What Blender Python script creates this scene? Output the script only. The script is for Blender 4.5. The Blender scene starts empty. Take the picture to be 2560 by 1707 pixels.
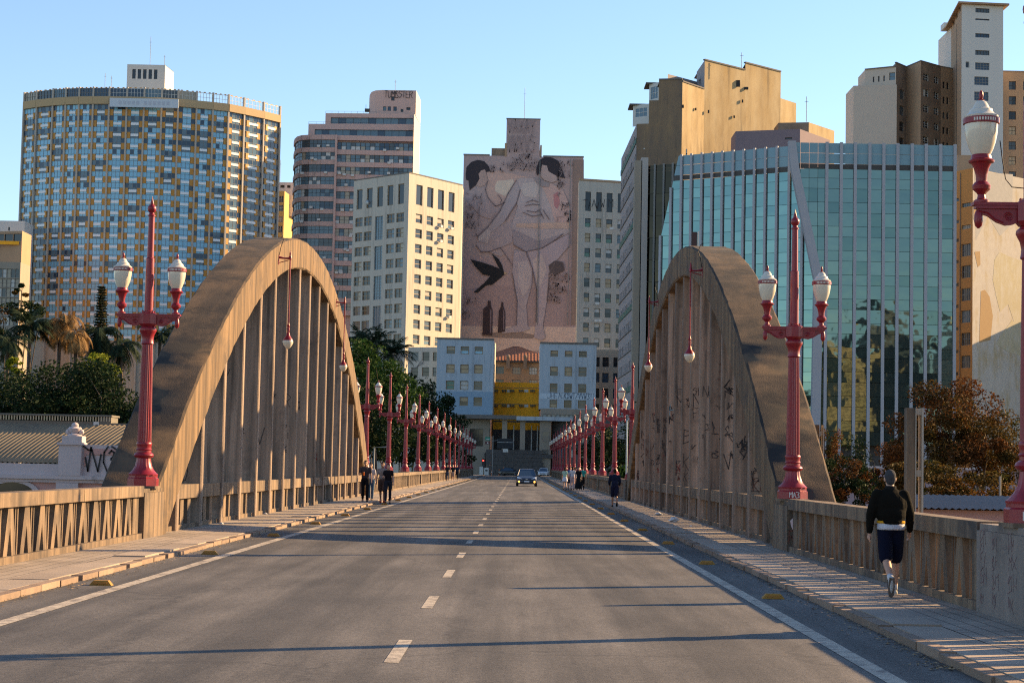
import bpy, bmesh, math, random
from mathutils import Vector, Matrix, Euler
R = math.radians
ORD = ['first', 'second', 'third', 'fourth', 'fifth', 'sixth', 'seventh', 'eighth', 'ninth', 'tenth', 'eleventh', 'twelfth', 'thirteenth', 'fourteenth', 'fifteenth', 'sixteenth', 'seventeenth', 'eighteenth', 'nineteenth', 'twentieth', 'twenty-first', 'twenty-second']
random.seed(7)
scene = bpy.context.scene
col = scene.collection

# ---------------------------------------------------------------- camera, sky, sun, exposure
CAM_Z = 1.73
FPX = 4600.0                       # focal length in pixels of a 2560 px wide frame
PITCH, ROLL = math.atan(312 / FPX), 0.020
cam_data = bpy.data.cameras.new('camera')
cam_data.sensor_width = 36.0
cam_data.lens = 36.0 * FPX / 2560
cam_data.clip_end = 4000
cam = bpy.data.objects.new('camera', cam_data)
CAM_R = (Euler((math.pi / 2 + PITCH, 0, 0)).to_matrix() @ Matrix.Rotation(ROLL, 3, 'Z'))
cam.matrix_world = Matrix.Translation((0, 0, CAM_Z)) @ CAM_R.to_4x4()
col.objects.link(cam)
scene.camera = cam

SUN_EL, SUN_AZ = R(21.8), R(64.0)     # azimuth clockwise from +Y
TO_SUN = Vector((math.sin(SUN_AZ) * math.cos(SUN_EL), math.cos(SUN_AZ) * math.cos(SUN_EL), math.sin(SUN_EL)))
world = bpy.data.worlds.new('World')
scene.world = world
world.use_nodes = True
wn = world.node_tree
sky = wn.nodes.new('ShaderNodeTexSky')
sky.sky_type = 'NISHITA'
sky.sun_disc = False
sky.sun_elevation = SUN_EL
sky.sun_rotation = SUN_AZ
sky.altitude = 800
sky.air_density = 1.0
sky.dust_density = 0.3
sky.ozone_density = 1.9
bg = wn.nodes['Background']
bg.inputs['Strength'].default_value = 0.088
wn.links.new(sky.outputs['Color'], bg.inputs['Color'])
sun_data = bpy.data.lights.new('sun', 'SUN')
sun_data.energy = 5.0
sun_data.angle = R(0.5)
sun_data.color = (1.0, 0.67, 0.33)
sun = bpy.data.objects.new('sun', sun_data)
sun.rotation_euler = (-TO_SUN).to_track_quat('-Z', 'Y').to_euler()
sun.location = (60, 30, 60)
col.objects.link(sun)
vs = scene.view_settings
vs.view_transform = 'Standard'
vs.look = 'None'
vs.exposure = 1.42
vs.gamma = 1.0
vs.use_curve_mapping = False
scene.cycles.max_bounces = 6
scene.cycles.diffuse_bounces = 3
scene.cycles.glossy_bounces = 3
scene.cycles.transmission_bounces = 4
scene.cycles.sample_clamp_indirect = 4.0
scene.cycles.use_denoising = False
scene.cycles.filter_width = 1.15

# ---------------------------------------------------------------- helpers
def at(px, py, Y):
    """world point at depth Y seen at survey pixel (px, py)"""
    d = CAM_R @ Vector(((px - 1280) / FPX, (853.5 - py) / FPX, -1.0))
    d = d * (Y / d.y)
    return Vector((d.x, d.y, d.z + CAM_Z))

def plan(px, Y, py=700):
    p = at(px, py, Y)
    return (p.x, p.y)

def zat(px, py, Y):
    return at(px, py, Y).z

class MB:
    def __init__(s):
        s.v = []; s.f = []; s.m = []
    def add(s, vs_, fs, m=0):
        o = len(s.v)
        s.v += [tuple(p) for p in vs_]
        s.f += [tuple(i + o for i in f) for f in fs]
        s.m += [m] * len(fs)
        return s
    def quad(s, a, b, c, d, m=0):
        return s.add((a, b, c, d), ((0, 1, 2, 3),), m)
    def box(s, x0, x1, y0, y1, z0, z1, m=0):
        return s.add(((x0,y0,z0),(x1,y0,z0),(x1,y1,z0),(x0,y1,z0),(x0,y0,z1),(x1,y0,z1),(x1,y1,z1),(x0,y1,z1)),
                     ((0,3,2,1),(4,5,6,7),(0,1,5,4),(1,2,6,5),(2,3,7,6),(3,0,4,7)), m)
    def prism(s, pts, vec, m=0):
        """closed polygon pts (3d) extruded by vec"""
        n = len(pts); v = Vector(vec)
        p = [Vector(q) for q in pts]
        fs = [tuple(range(n))[::-1], tuple(range(n, 2 * n))] + [(i, (i + 1) % n, n + (i + 1) % n, n + i) for i in range(n)]
        return s.add(p + [q + v for q in p], fs, m)
    def tube(s, path, r, n=8, m=0, caps=True, flat=1.0):
        path = [Vector(p) for p in path]
        rs = r if isinstance(r, (list, tuple)) else [r] * len(path)
        ring0 = len(s.v); k = len(path)
        up = None
        for i, p in enumerate(path):
            t = (path[min(i + 1, k - 1)] - path[max(i - 1, 0)]).normalized()
            if up is None:
                up = Vector((0, 0, 1)) if abs(t.z) < .9 else Vector((0, 1, 0))
            a = t.cross(up).normalized(); b = a.cross(t).normalized(); up = b
            for j in range(n):
                w = 2 * math.pi * j / n
                s.v.append(tuple(p + a * (rs[i] * math.cos(w)) + b * (rs[i] * flat * math.sin(w))))
        for i in range(k - 1):
            for j in range(n):
                q = ring0 + i * n; jj = (j + 1) % n
                s.f.append((q + j, q + jj, q + n + jj, q + n + j)); s.m.append(m)
        if caps:
            s.f.append(tuple(ring0 + j for j in range(n))[::-1]); s.m.append(m)
            s.f.append(tuple(ring0 + (k - 1) * n + j for j in range(n))); s.m.append(m)
        return s
    def lathe(s, prof, n=16, c=(0, 0, 0), m=0, flute=0.0):
        """prof [(r,z)...] revolved about the vertical through c"""
        o = len(s.v)
        for r, z in prof:
            for j in range(n):
                w = 2 * math.pi * (j + .5) / n
                q = r * (1 - flute * (j % 2))
                s.v.append((c[0] + q * math.cos(w), c[1] + q * math.sin(w), c[2] + z))
        for i in range(len(prof) - 1):
            for j in range(n):
                jj = (j + 1) % n
                s.f.append((o + i*n + j, o + i*n + jj, o + (i+1)*n + jj, o + (i+1)*n + j)); s.m.append(m)
        s.f.append(tuple(o + j for j in range(n))[::-1]); s.m.append(m)
        s.f.append(tuple(o + (len(prof)-1)*n + j for j in range(n))); s.m.append(m)
        return s
    def ball(s, c, r, n=10, k=6, m=0, sx=1, sy=1, sz=1):
        o = len(s.v)
        for i in range(k + 1):
            th = math.pi * (i + .001) / (k + .002)
            for j in range(n):
                w = 2 * math.pi * j / n
                s.v.append((c[0] + r*sx*math.sin(th)*math.cos(w), c[1] + r*sy*math.sin(th)*math.sin(w), c[2] - r*sz*math.cos(th)))
        for i in range(k):
            for j in range(n):
                jj = (j + 1) % n
                s.f.append((o+i*n+j, o+i*n+jj, o+(i+1)*n+jj, o+(i+1)*n+j)); s.m.append(m)
        return s
    def mesh(s, name, mats, smooth=False):
        me = bpy.data.meshes.new(name)
        me.from_pydata(s.v, [], s.f)
        if not isinstance(mats, (list, tuple)): mats = [mats]
        for m in mats: me.materials.append(m)
        if len(mats) > 1: me.polygons.foreach_set('material_index', s.m)
        if smooth is True:
            me.polygons.foreach_set('use_smooth', [True] * len(s.f))
        me.update()
        if smooth == 'auto':
            me.polygons.foreach_set('use_smooth', [True] * len(s.f))
            bm = bmesh.new(); bm.from_mesh(me)
            for e in bm.edges:
                if len(e.link_faces) == 2 and e.calc_face_angle(0) > R(35): e.smooth = False
            bm.to_mesh(me); bm.free()
        return me
    def build(s, name, mats, parent=None, loc=(0, 0, 0), rz=0, smooth=False):
        return put(name, s.mesh(name, mats, smooth), parent, loc, rz)

def put(name, me, parent=None, loc=(0, 0, 0), rz=0, scale=None):
    o = bpy.data.objects.new(name, me)
    o.location = loc
    if rz: o.rotation_euler = (0, 0, rz)
    if scale: o.scale = scale
    if parent is not None: o.parent = parent
    col.objects.link(o)
    return o

def tag(o, label=None, cat=None, group=None, kind=None):
    if label: o['label'] = label
    if cat: o['category'] = cat
    if group: o['group'] = group
    if kind: o['kind'] = kind
    return o

def thing(name, label, cat, loc=(0, 0, 0), rz=0, group=None):
    o = bpy.data.objects.new(name, None)
    o.empty_display_size = .2
    o.location = loc; o.rotation_euler = (0, 0, rz)
    col.objects.link(o)
    return tag(o, label, cat, group)

def dup(src, parent=None, **kw):
    """copy a thing with its parts and their sub-parts (data shared)"""
    c = src.copy(); col.objects.link(c); c.parent = parent
    for ch in src.children: dup(ch, c)
    for k, v in kw.items(): setattr(c, k, v)
    return c

# ---------------------------------------------------------------- materials
def mat(name, c1, c2=None, scale=3.0, rough=.85, bump=0.0, bscale=40.0, metal=0.0, streak=None, c3=None, s3=.6, amt=.5, spec=None, island=0.0, coord='Object', w3=(.55, .72), emit=None, vary=0.0, drip=None):
    m = bpy.data.materials.new(name); m.use_nodes = True
    nt = m.node_tree; n = nt.nodes; l = nt.links
    p = n['Principled BSDF']
    p.inputs['Roughness'].default_value = rough
    p.inputs['Metallic'].default_value = metal
    if spec is not None: p.inputs['Specular IOR Level'].default_value = spec
    c1 = (*c1, 1)
    p.inputs['Base Color'].default_value = c1
    if emit:
        p.inputs['Emission Color'].default_value = (*emit[0], 1); p.inputs['Emission Strength'].default_value = emit[1]
    out = None
    if c2 is not None or c3 is not None or bump:
        if coord == 'Pos':
            co = n.new('ShaderNodeNewGeometry').outputs['Position']
        else:
            co = n.new('ShaderNodeTexCoord').outputs[coord]
    if c2 is not None:
        mp = n.new('ShaderNodeMapping'); l.new(co, mp.inputs['Vector'])
        if streak: mp.inputs['Scale'].default_value = streak
        t = n.new('ShaderNodeTexNoise'); t.inputs['Scale'].default_value = scale; t.inputs['Detail'].default_value = 8
        t.inputs['Roughness'].default_value = .65
        l.new(mp.outputs[0], t.inputs['Vector'])
        r = n.new('ShaderNodeValToRGB'); r.color_ramp.elements[0].position = .5 - amt/2; r.color_ramp.elements[1].position = .5 + amt/2
        r.color_ramp.elements[0].color = c1; r.color_ramp.elements[1].color = (*c2, 1)
        l.new(t.outputs['Fac'], r.inputs['Fac']); out = r.outputs['Color']
    if c3 is not None:
        t = n.new('ShaderNodeTexNoise'); t.inputs['Scale'].default_value = s3; t.inputs['Detail'].default_value = 10; t.inputs['Roughness'].default_value = .7
        m3 = n.new('ShaderNodeMapping'); l.new(co, m3.inputs['Vector'])
        if coord == 'Object': m3.inputs['Scale'].default_value = (1, 1, .38)
        l.new(m3.outputs[0], t.inputs['Vector'])
        r = n.new('ShaderNodeMapRange'); r.inputs[1].default_value = w3[0]; r.inputs[2].default_value = w3[1]
        l.new(t.outputs['Fac'], r.inputs[0])
        mx = n.new('ShaderNodeMix'); mx.data_type = 'RGBA'
        l.new(r.outputs[0], mx.inputs[0])
        if out: l.new(out, mx.inputs[6])
        else: mx.inputs[6].default_value = c1
        mx.inputs[7].default_value = (*c3, 1)
        out = mx.outputs[2]
    if island:
        g = n.new('ShaderNodeNewGeometry')
        hs = n.new('ShaderNodeHueSaturation')
        a = n.new('ShaderNodeMapRange'); a.inputs[3].default_value = 1 - island; a.inputs[4].default_value = 1 + island
        l.new(g.outputs['Random Per Island'], a.inputs[0]); l.new(a.outputs[0], hs.inputs['Value'])
        if out: l.new(out, hs.inputs['Color'])
        else: hs.inputs['Color'].default_value = c1
        out = hs.outputs['Color']
    if drip:      # narrow water streaks running down the face
        md = n.new('ShaderNodeMapping'); md.inputs['Scale'].default_value = (1, 1, drip[2]); l.new(co, md.inputs['Vector'])
        t = n.new('ShaderNodeTexNoise'); t.inputs['Scale'].default_value = drip[1]; t.inputs['Detail'].default_value = 5; t.inputs['Roughness'].default_value = .6
        l.new(md.outputs[0], t.inputs['Vector'])
        r = n.new('ShaderNodeMapRange'); r.inputs[1].default_value = .53; r.inputs[2].default_value = .66; r.inputs[4].default_value = drip[3]
        l.new(t.outputs['Fac'], r.inputs[0])
        mx = n.new('ShaderNodeMix'); mx.data_type = 'RGBA'; l.new(r.outputs[0], mx.inputs[0])
        if out: l.new(out, mx.inputs[6])
        else: mx.inputs[6].default_value = c1
        mx.inputs[7].default_value = (*drip[0], 1); out = mx.outputs[2]
    if vary:      # each piece cast or laid separately has its own tone
        oi = n.new('ShaderNodeObjectInfo'); hs = n.new('ShaderNodeHueSaturation')
        a = n.new('ShaderNodeMapRange'); a.inputs[3].default_value = 1 - vary; a.inputs[4].default_value = 1 + vary
        l.new(oi.outputs['Random'], a.inputs[0]); l.new(a.outputs[0], hs.inputs['Value'])
        if out: l.new(out, hs.inputs['Color'])
        else: hs.inputs['Color'].default_value = c1
        out = hs.outputs['Color']
    if out: l.new(out, p.inputs['Base Color'])
    if bump:
        t = n.new('ShaderNodeTexNoise'); t.inputs['Scale'].default_value = bscale; t.inputs['Detail'].default_value = 6
        l.new(co, t.inputs['Vector'])
        b = n.new('ShaderNodeBump'); b.inputs['Strength'].default_value = bump; b.inputs['Distance'].default_value = .03
        l.new(t.outputs['Fac'], b.inputs['Height']); l.new(b.outputs['Normal'], p.inputs['Normal'])
    return m

def leafmat(name, c1, c2, island=.45, trans=.25):
    """foliage: colour drifts through the crown, each leaf clump its own shade, light passes a little"""
    m = bpy.data.materials.new(name); m.use_nodes = True
    nt = m.node_tree; n = nt.nodes; l = nt.links
    p = n['Principled BSDF']; p.inputs['Roughness'].default_value = .7; p.inputs['Specular IOR Level'].default_value = .1
    g = n.new('ShaderNodeNewGeometry')
    t = n.new('ShaderNodeTexNoise'); t.inputs['Scale'].default_value = .5; t.inputs['Detail'].default_value = 3
    l.new(g.outputs['Position'], t.inputs['Vector'])
    r = n.new('ShaderNodeValToRGB'); r.color_ramp.elements[0].position = .38; r.color_ramp.elements[1].position = .62
    r.color_ramp.elements[0].color = (*c1, 1); r.color_ramp.elements[1].color = (*c2, 1)
    l.new(t.outputs['Fac'], r.inputs['Fac'])
    hs = n.new('ShaderNodeHueSaturation')
    a = n.new('ShaderNodeMapRange'); a.inputs[3].default_value = 1 - island; a.inputs[4].default_value = 1 + island
    l.new(g.outputs['Random Per Island'], a.inputs[0]); l.new(a.outputs[0], hs.inputs['Value'])
    l.new(r.outputs['Color'], hs.inputs['Color'])
    l.new(hs.outputs['Color'], p.inputs['Base Color'])
    tr = n.new('ShaderNodeBsdfTranslucent'); l.new(hs.outputs['Color'], tr.inputs['Color'])
    mx = n.new('ShaderNodeMixShader'); mx.inputs[0].default_value = trans
    l.new(p.outputs[0], mx.inputs[1]); l.new(tr.outputs[0], mx.inputs[2])
    l.new(mx.outputs[0], n['Material Output'].inputs['Surface'])
    return m

ML = {}
ML['concrete'] = mat('weathered_concrete', (.235, .16, .098), (.105, .074, .05), 1.8, .9, .3, 40, amt=.22, streak=(1.6, 1.6, .1), c3=(.055, .043, .036), s3=.6, w3=(.5, .68), coord='Pos', vary=.14, drip=((.05, .038, .03), 5, .08, .65))
ML['soot'] = mat('sooty_arch_top', (.115, .070, .037), (.05, .033, .021), .7, .95, .35, 40, amt=.22, streak=(2.2, .4, .7), c3=(.012, .010, .010), s3=.45, w3=(.46, .58), coord='Pos', drip=((.014, .011, .010), 2.2, .35, .7))
ML['concrete_rib'] = mat('stained_arch_concrete', (.215, .135, .068), (.09, .058, .032), 1.5, .92, .3, 35, amt=.2, streak=(2.4, 2.4, .1), c3=(.06, .044, .033), s3=.5, w3=(.54, .68), coord='Pos', drip=((.05, .036, .026), 4, .06, .7))
def asphalt():
    m = bpy.data.materials.new('asphalt'); m.use_nodes = True
    nt = m.node_tree; n = nt.nodes; l = nt.links; p = n['Principled BSDF']; p.inputs['Roughness'].default_value = .78
    g = n.new('ShaderNodeNewGeometry').outputs['Position']
    def noise(scale, sc, det=6):
        mp = n.new('ShaderNodeMapping'); mp.inputs['Scale'].default_value = sc; l.new(g, mp.inputs['Vector'])
        t = n.new('ShaderNodeTexNoise'); t.inputs['Scale'].default_value = scale; t.inputs['Detail'].default_value = det; t.inputs['Roughness'].default_value = .6
        l.new(mp.outputs[0], t.inputs['Vector']); return t.outputs['Fac']
    def rng(x, a, b, c, d):
        r = n.new('ShaderNodeMapRange'); r.inputs[1].default_value = a; r.inputs[2].default_value = b; r.inputs[3].default_value = c; r.inputs[4].default_value = d
        l.new(x, r.inputs[0]); return r.outputs[0]
    def mul(a, b):
        q = n.new('ShaderNodeMath'); q.operation = 'MULTIPLY'; l.new(a, q.inputs[0]); l.new(b, q.inputs[1]); return q.outputs[0]
    v = mul(rng(noise(1.0, (1.1, .035, 1)), .42, .58, .66, 1.3), rng(noise(.9, (1, .35, 1), 10), .38, .62, .78, 1.22))
    v = mul(v, rng(noise(28, (1, 1, 1), 5), .3, .7, .6, 1.4))
    v = mul(v, rng(noise(.55, (1.6, .22, 1), 8), .60, .70, 1.0, .62))
    v = mul(v, rng(noise(.16, (1.4, .5, 1), 4), .4, .62, .86, 1.1))
    hs = n.new('ShaderNodeHueSaturation'); hs.inputs['Color'].default_value = (.078, .071, .065, 1); l.new(v, hs.inputs['Value'])
    vo = n.new('ShaderNodeTexVoronoi'); vo.feature = 'DISTANCE_TO_EDGE'; vo.inputs['Scale'].default_value = .22
    wp = n.new('ShaderNodeMapping'); wp.inputs['Scale'].default_value = (1, .45, 1); l.new(g, wp.inputs['Vector'])
    ad = n.new('ShaderNodeVectorMath'); ad.operation = 'ADD'
    tn = n.new('ShaderNodeTexNoise'); tn.inputs['Scale'].default_value = 1.6; tn.inputs['Detail'].default_value = 6; l.new(g, tn.inputs['Vector'])
    l.new(wp.outputs[0], ad.inputs[0]); l.new(tn.outputs['Color'], ad.inputs[1]); l.new(ad.outputs[0], vo.inputs['Vector'])
    cr = rng(vo.outputs['Distance'], .0, .010, .35, 1.0)
    keep = n.new('ShaderNodeMath'); keep.operation = 'MAXIMUM'; l.new(cr, keep.inputs[0]); l.new(rng(noise(.3, (1, 1, 1), 2), .50, .58, 0, 1), keep.inputs[1])
    mx = n.new('ShaderNodeMix'); mx.data_type = 'RGBA'; l.new(keep.outputs[0], mx.inputs[0]); mx.inputs[6].default_value = (.03, .027, .025, 1); l.new(hs.outputs['Color'], mx.inputs[7])
    l.new(mx.outputs[2], p.inputs['Base Color'])
    b = n.new('ShaderNodeBump'); b.inputs['Strength'].default_value = .55; b.inputs['Distance'].default_value = .012
    l.new(noise(70, (1, 1, 1), 4), b.inputs['Height']); l.new(b.outputs['Normal'], p.inputs['Normal'])
    return m
ML['asphalt'] = asphalt()
ML['hanger'] = mat('hanger_concrete', (.30, .215, .162), (.155, .115, .088), 1.6, .9, .3, 40, amt=.22, streak=(3, 3, .1), c3=(.08, .062, .05), s3=.7, w3=(.55, .72), coord='Pos', vary=.38, drip=((.05, .04, .033), 5, .05, .7))
ML['paint_white'] = mat('worn_white_paint', (.47, .41, .33), (.34, .295, .24), 4, .8, .2, 60, c3=(.13, .11, .098), s3=6, w3=(.47, .64), coord='Pos')
ML['paint_yellow'] = mat('worn_yellow_paint', (.42, .21, .018), (.26, .13, .018), 9, .7, .1, 50, coord='Pos')
ML['kerb'] = mat('pink_granite_kerb', (.30, .205, .14), (.19, .135, .10), 5, .85, .3, 60, coord='Pos', vary=.2)
ML['red_iron'] = mat('red_painted_iron', (.27, .010, .020), (.20, .008, .016), 5, .38, .06, 120, coord='Object', spec=.5, c3=(.11, .012, .016), s3=5, w3=(.58, .74))
ML['dark_iron'] = mat('dark_iron', (.03, .025, .025), None, rough=.6)
ML['globe'] = mat('white_glass_globe', (.66, .60, .48), None, rough=.15, spec=.5)
ML['cap_white'] = mat('cream_enamel_cap', (.60, .56, .48), None, rough=.35)
ML['black'] = mat('black_paint', (.02, .018, .018), None, rough=.7)
ML['sign_white'] = mat('white_enamel', (.75, .75, .75), None, rough=.5)
def tilemat():
    m = bpy.data.materials.new('sidewalk_tiles'); m.use_nodes = True
    nt = m.node_tree; n = nt.nodes; l = nt.links; p = n['Principled BSDF']; p.inputs['Roughness'].default_value = .85
    g = n.new('ShaderNodeNewGeometry')
    b = n.new('ShaderNodeTexBrick'); b.offset = 0
    b.inputs['Scale'].default_value = 1; b.inputs['Brick Width'].default_value = .2; b.inputs['Row Height'].default_value = .2
    b.inputs['Mortar Size'].default_value = .012; b.inputs['Mortar Smooth'].default_value = .3
    b.inputs['Color1'].default_value = (.36, .295, .235, 1); b.inputs['Color2'].default_value = (.29, .24, .195, 1); b.inputs['Mortar'].default_value = (.11, .09, .075, 1)
    l.new(g.outputs['Position'], b.inputs['Vector'])
    t = n.new('ShaderNodeTexNoise'); t.inputs['Scale'].default_value = .9; t.inputs['Detail'].default_value = 8
    l.new(g.outputs['Position'], t.inputs['Vector'])
    r = n.new('ShaderNodeMapRange'); r.inputs[1].default_value = .3; r.inputs[2].default_value = .7; r.inputs[3].default_value = .7; r.inputs[4].default_value = 1.2
    l.new(t.outputs['Fac'], r.inputs[0])
    hs = n.new('ShaderNodeHueSaturation'); l.new(r.outputs[0], hs.inputs['Value']); l.new(b.outputs['Color'], hs.inputs['Color'])
    l.new(hs.outputs['Color'], p.inputs['Base Color'])
    bp = n.new('ShaderNodeBump'); bp.inputs['Strength'].default_value = .6; bp.inputs['Distance'].default_value = .01; bp.invert = True
    l.new(b.outputs['Fac'], bp.inputs['Height']); l.new(bp.outputs['Normal'], p.inputs['Normal'])
    return m
ML['tiles'] = tilemat()
ML['slab'] = mat('pavement_slab', (.36, .29, .225), (.26, .21, .17), 1.5, .85, .25, 40, coord='Pos', vary=.16)
# ---------------------------------------------------------------- terrain, road, pavements
SIDE = {'left': -1, 'right': 1}
KERB, FACE = 4.9, 6.55
def BX(u, Y):                       # bridge frame: offset u across, at depth Y
    return -0.9 + .005 * (Y - 30) + u
YAW = math.atan(.005)
Y_END = 336.0
def ground_z(y):
    if y < 250: return -9.0
    if y > 330: return -.06
    return -9.0 + 8.94 * (y - 250) / 80
g = MB()
ys = [-400, -150, 0, 100, 200, 250, 270, 290, 310, 330, 360, 420, 600, 1200, 3000]
xs = [-2500, -800, -300, -120, -40, 0, 40, 120, 300, 800, 2500]
for y in ys:
    for x in xs: g.v.append((x, y, ground_z(y)))
for i in range(len(ys) - 1):
    for j in range(len(xs) - 1):
        k = i * len(xs) + j
        g.f.append((k, k + 1, k + 1 + len(xs), k + len(xs))); g.m.append(0)
tag(g.build('ground', mat('dry_earth', (.10, .085, .06), (.06, .06, .035), .3, .95)), kind='structure')

def strip(u0, u1, y0, y1, z, mb=None, n=1):
    mb = mb or MB()
    for i in range(n):
        a = y0 + (y1 - y0) * i / n; b = y0 + (y1 - y0) * (i + 1) / n
        mb.quad((BX(u0, a), a, z), (BX(u1, a), a, z), (BX(u1, b), b, z), (BX(u0, b), b, z))
    return mb
RZ = .05
road = strip(-KERB - .05, KERB + .05, -20, Y_END, RZ).build('road', ML['asphalt'])
tag(road, kind='structure')
tag(strip(-60, 60, Y_END, Y_END + 15, RZ - .005).build('cross_street', ML['asphalt']), kind='structure')
dk = MB()
for a in range(-20, 330, 10):
    b = a + 10
    dk.prism([(BX(-7.6, a), a, -1.0), (BX(7.6, a), a, -1.0), (BX(7.6, a), a, -.06), (BX(-7.6, a), a, -.06)], (BX(0, b) - BX(0, a), 10, 0))
for a in (0, 36, 66, 97, 125, 155, 185, 215, 245):
    for u in (-5, 5):
        dk.box(BX(u, a) - .6, BX(u, a) + .6, a - .6, a + .6, -9.2, -1.0)
tag(dk.build('bridge_deck', ML['concrete']), kind='structure')

# painted markings
for sgn in (-1, 1):
    s = MB()
    u = 4.14 * sgn
    for a in range(-18, 330, 6):
        w = .085 + .012 * random.random()
        strip(u - w, u + w, a, a + 6 - (.0 if random.random() < .8 else .03), RZ + .004, s)
    s.build('edge_line', ML['paint_white'], road)
d0 = 15.75
dash = None
k = 0
while d0 + 6 * k < 200:
    y = d0 + 6 * k - (6 if False else 0)
    strip(-.065, .065, y, y + 2.05, RZ + .004).build('lane_dash', ML['paint_white'], road)
    k += 1
rest = MB()
while d0 + 6 * k < 330:
    strip(-.065, .065, d0 + 6 * k, d0 + 6 * k + 2.05, RZ + .004, rest); k += 1
tag(rest.build('far_lane_dashes', ML['paint_white'], road), kind='stuff')
# yellow raised studs beside the edge lines
sm = MB()
a, b, h = .15, .095, .065
sm.add([(-a, -.075, 0), (a, -.075, 0), (a, .075, 0), (-a, .075, 0), (-b, -.05, h), (b, -.05, h), (b, .05, h), (-b, .05, h)],
       ((0,3,2,1),(4,5,6,7),(0,1,5,4),(1,2,6,5),(2,3,7,6),(3,0,4,7)), 0)
sm.box(-.09, .09, -.078, -.06, .018, .045, 1)
stud = sm.mesh('road_stud', [ML['paint_yellow'], mat('stud_reflector', (.35, .16, .03), None, rough=.25)])
for sgn in (-1, 1):
    for i in range(22):
        y = 24.6 + 8.6 * i
        o = put('road_stud', stud, None, (BX(4.46 * sgn, y), y, RZ + .001), random.uniform(-.06, .06))
        side = 'left' if sgn < 0 else 'right'
        tag(o, f'{ORD[i]} yellow raised stud from the viewer along the {side} edge line', 'road stud', 'yellow studs along the road edges')

# pavements: tiled strip, slab strip, kerb stones
for side, sgn in SIDE.items():
    sw = MB()
    for (u0, u1) in ((KERB + .68, 7.4),):
        p0, p1 = (u0, u1) if sgn > 0 else (-u1, -u0)
        for y0 in range(-20, 336, 4):
            strip(p0, p1, y0, y0 + 4, .13, sw)
    walk = sw.build('sidewalk_' + side, ML['tiles'])
    tag(walk, kind='structure')
    far = MB(); fark = MB()
    y = -6.0; i = 0
    rnd = random.Random(3 + sgn)
    while y < 330:
        L = 1.9 if rnd.random() < .8 else 1.2
        dz = rnd.uniform(-.012, .01); du = rnd.uniform(-.012, .012); gap = .012 if rnd.random() < .8 else .05
        u0, u1 = KERB + .16, KERB + .675
        a, b = y, y + L - gap
        def slab(mb, u0, u1, z0, z1, a, b):
            p, q = (u0, u1) if sgn > 0 else (-u1, -u0)
            mb.prism([(BX(p, a), a, z0), (BX(q, a), a, z0), (BX(q, a), a, z1), (BX(p, a), a, z1)], (BX(0, b) - BX(0, a), b - a, 0))
        tgt = MB() if y < 150 else far
        slab(tgt, u0, u1, -.05, .137 + dz, a, b)
        if y < 150: tgt.build('paving_slab', ML['slab'], walk)
        kk = y
        while kk < y + L - .3:
            kl = min(.95, y + L - kk)
            tk = MB() if y < 110 else fark
            kz = rnd.uniform(-.014, .008); kd = rnd.uniform(-.015, .015)
            slab(tk, KERB + kd, KERB + .15, -.05, .128 + kz, kk, kk + kl - .018)
            if y < 110: tk.build('kerb_stone', ML['kerb'], walk)
            kk += kl
        y += L
    tag(far.build('far_paving_slabs', ML['slab'], walk), kind='stuff')
    tag(fark.build('far_kerb_stones', ML['kerb'], walk), kind='stuff')

# fallen leaves and grit in the gutters
lit = MB(); rr = random.Random(5)
for i in range(1500):
    y = 16 + 60 * rr.random() ** 1.6; sgn = rr.choice((-1, 1)); u = sgn * (KERB - abs(rr.gauss(0, .13)) - .02)
    s = rr.uniform(.006, .03); w = rr.uniform(0, 6.28); x = BX(u, y); c, q = math.cos(w) * s, math.sin(w) * s
    z = RZ + .006 + rr.random() * .012
    lit.add([(x - c, y - q, z), (x + q, y - c, z + .008), (x + c, y + q, z), (x - q, y + c, z + .004)], ((0, 1, 2, 3),))
tag(lit.build('gutter_leaves', mat('dry_leaf_litter', (.26, .17, .08), None, island=.6)), 'dry leaves and grit gathered along the gutters', 'leaves', kind='stuff')

# ---------------------------------------------------------------- balustrades
PED_Z = 1.13                        # top of pedestals
PITCHB = .93
def tri_panel(w, h, d):
    """inverted V of two broad legs with a lancet opening between them"""
    mb = MB(); hw = w / 2; l = .13; ap = h * .58
    out = [(-hw, 0), (-l, 0), (0, ap), (l, 0), (hw, 0), (hw, h), (-hw, h)]
    for s in (-1, 1):
        pts = [(0, h), (s * .125, h), (s * (hw - .005), 0), (s * l, 0), (0, ap)]
        if s > 0: pts = pts[::-1]
        mb.prism([(0, y, z) for y, z in pts], (.11, 0, 0))
    return mb
V_MESH = tri_panel(.70, .74, .10).mesh('lattice_leg', ML['concrete'])
P_MESH = MB().box(.035, .17, -.026, .026, 0, .74).mesh('baluster', ML['concrete'])
PLAIN = MB().box(.02, .12, -.27, .27, 0, .74).mesh('end_panel', ML['concrete'])

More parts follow.
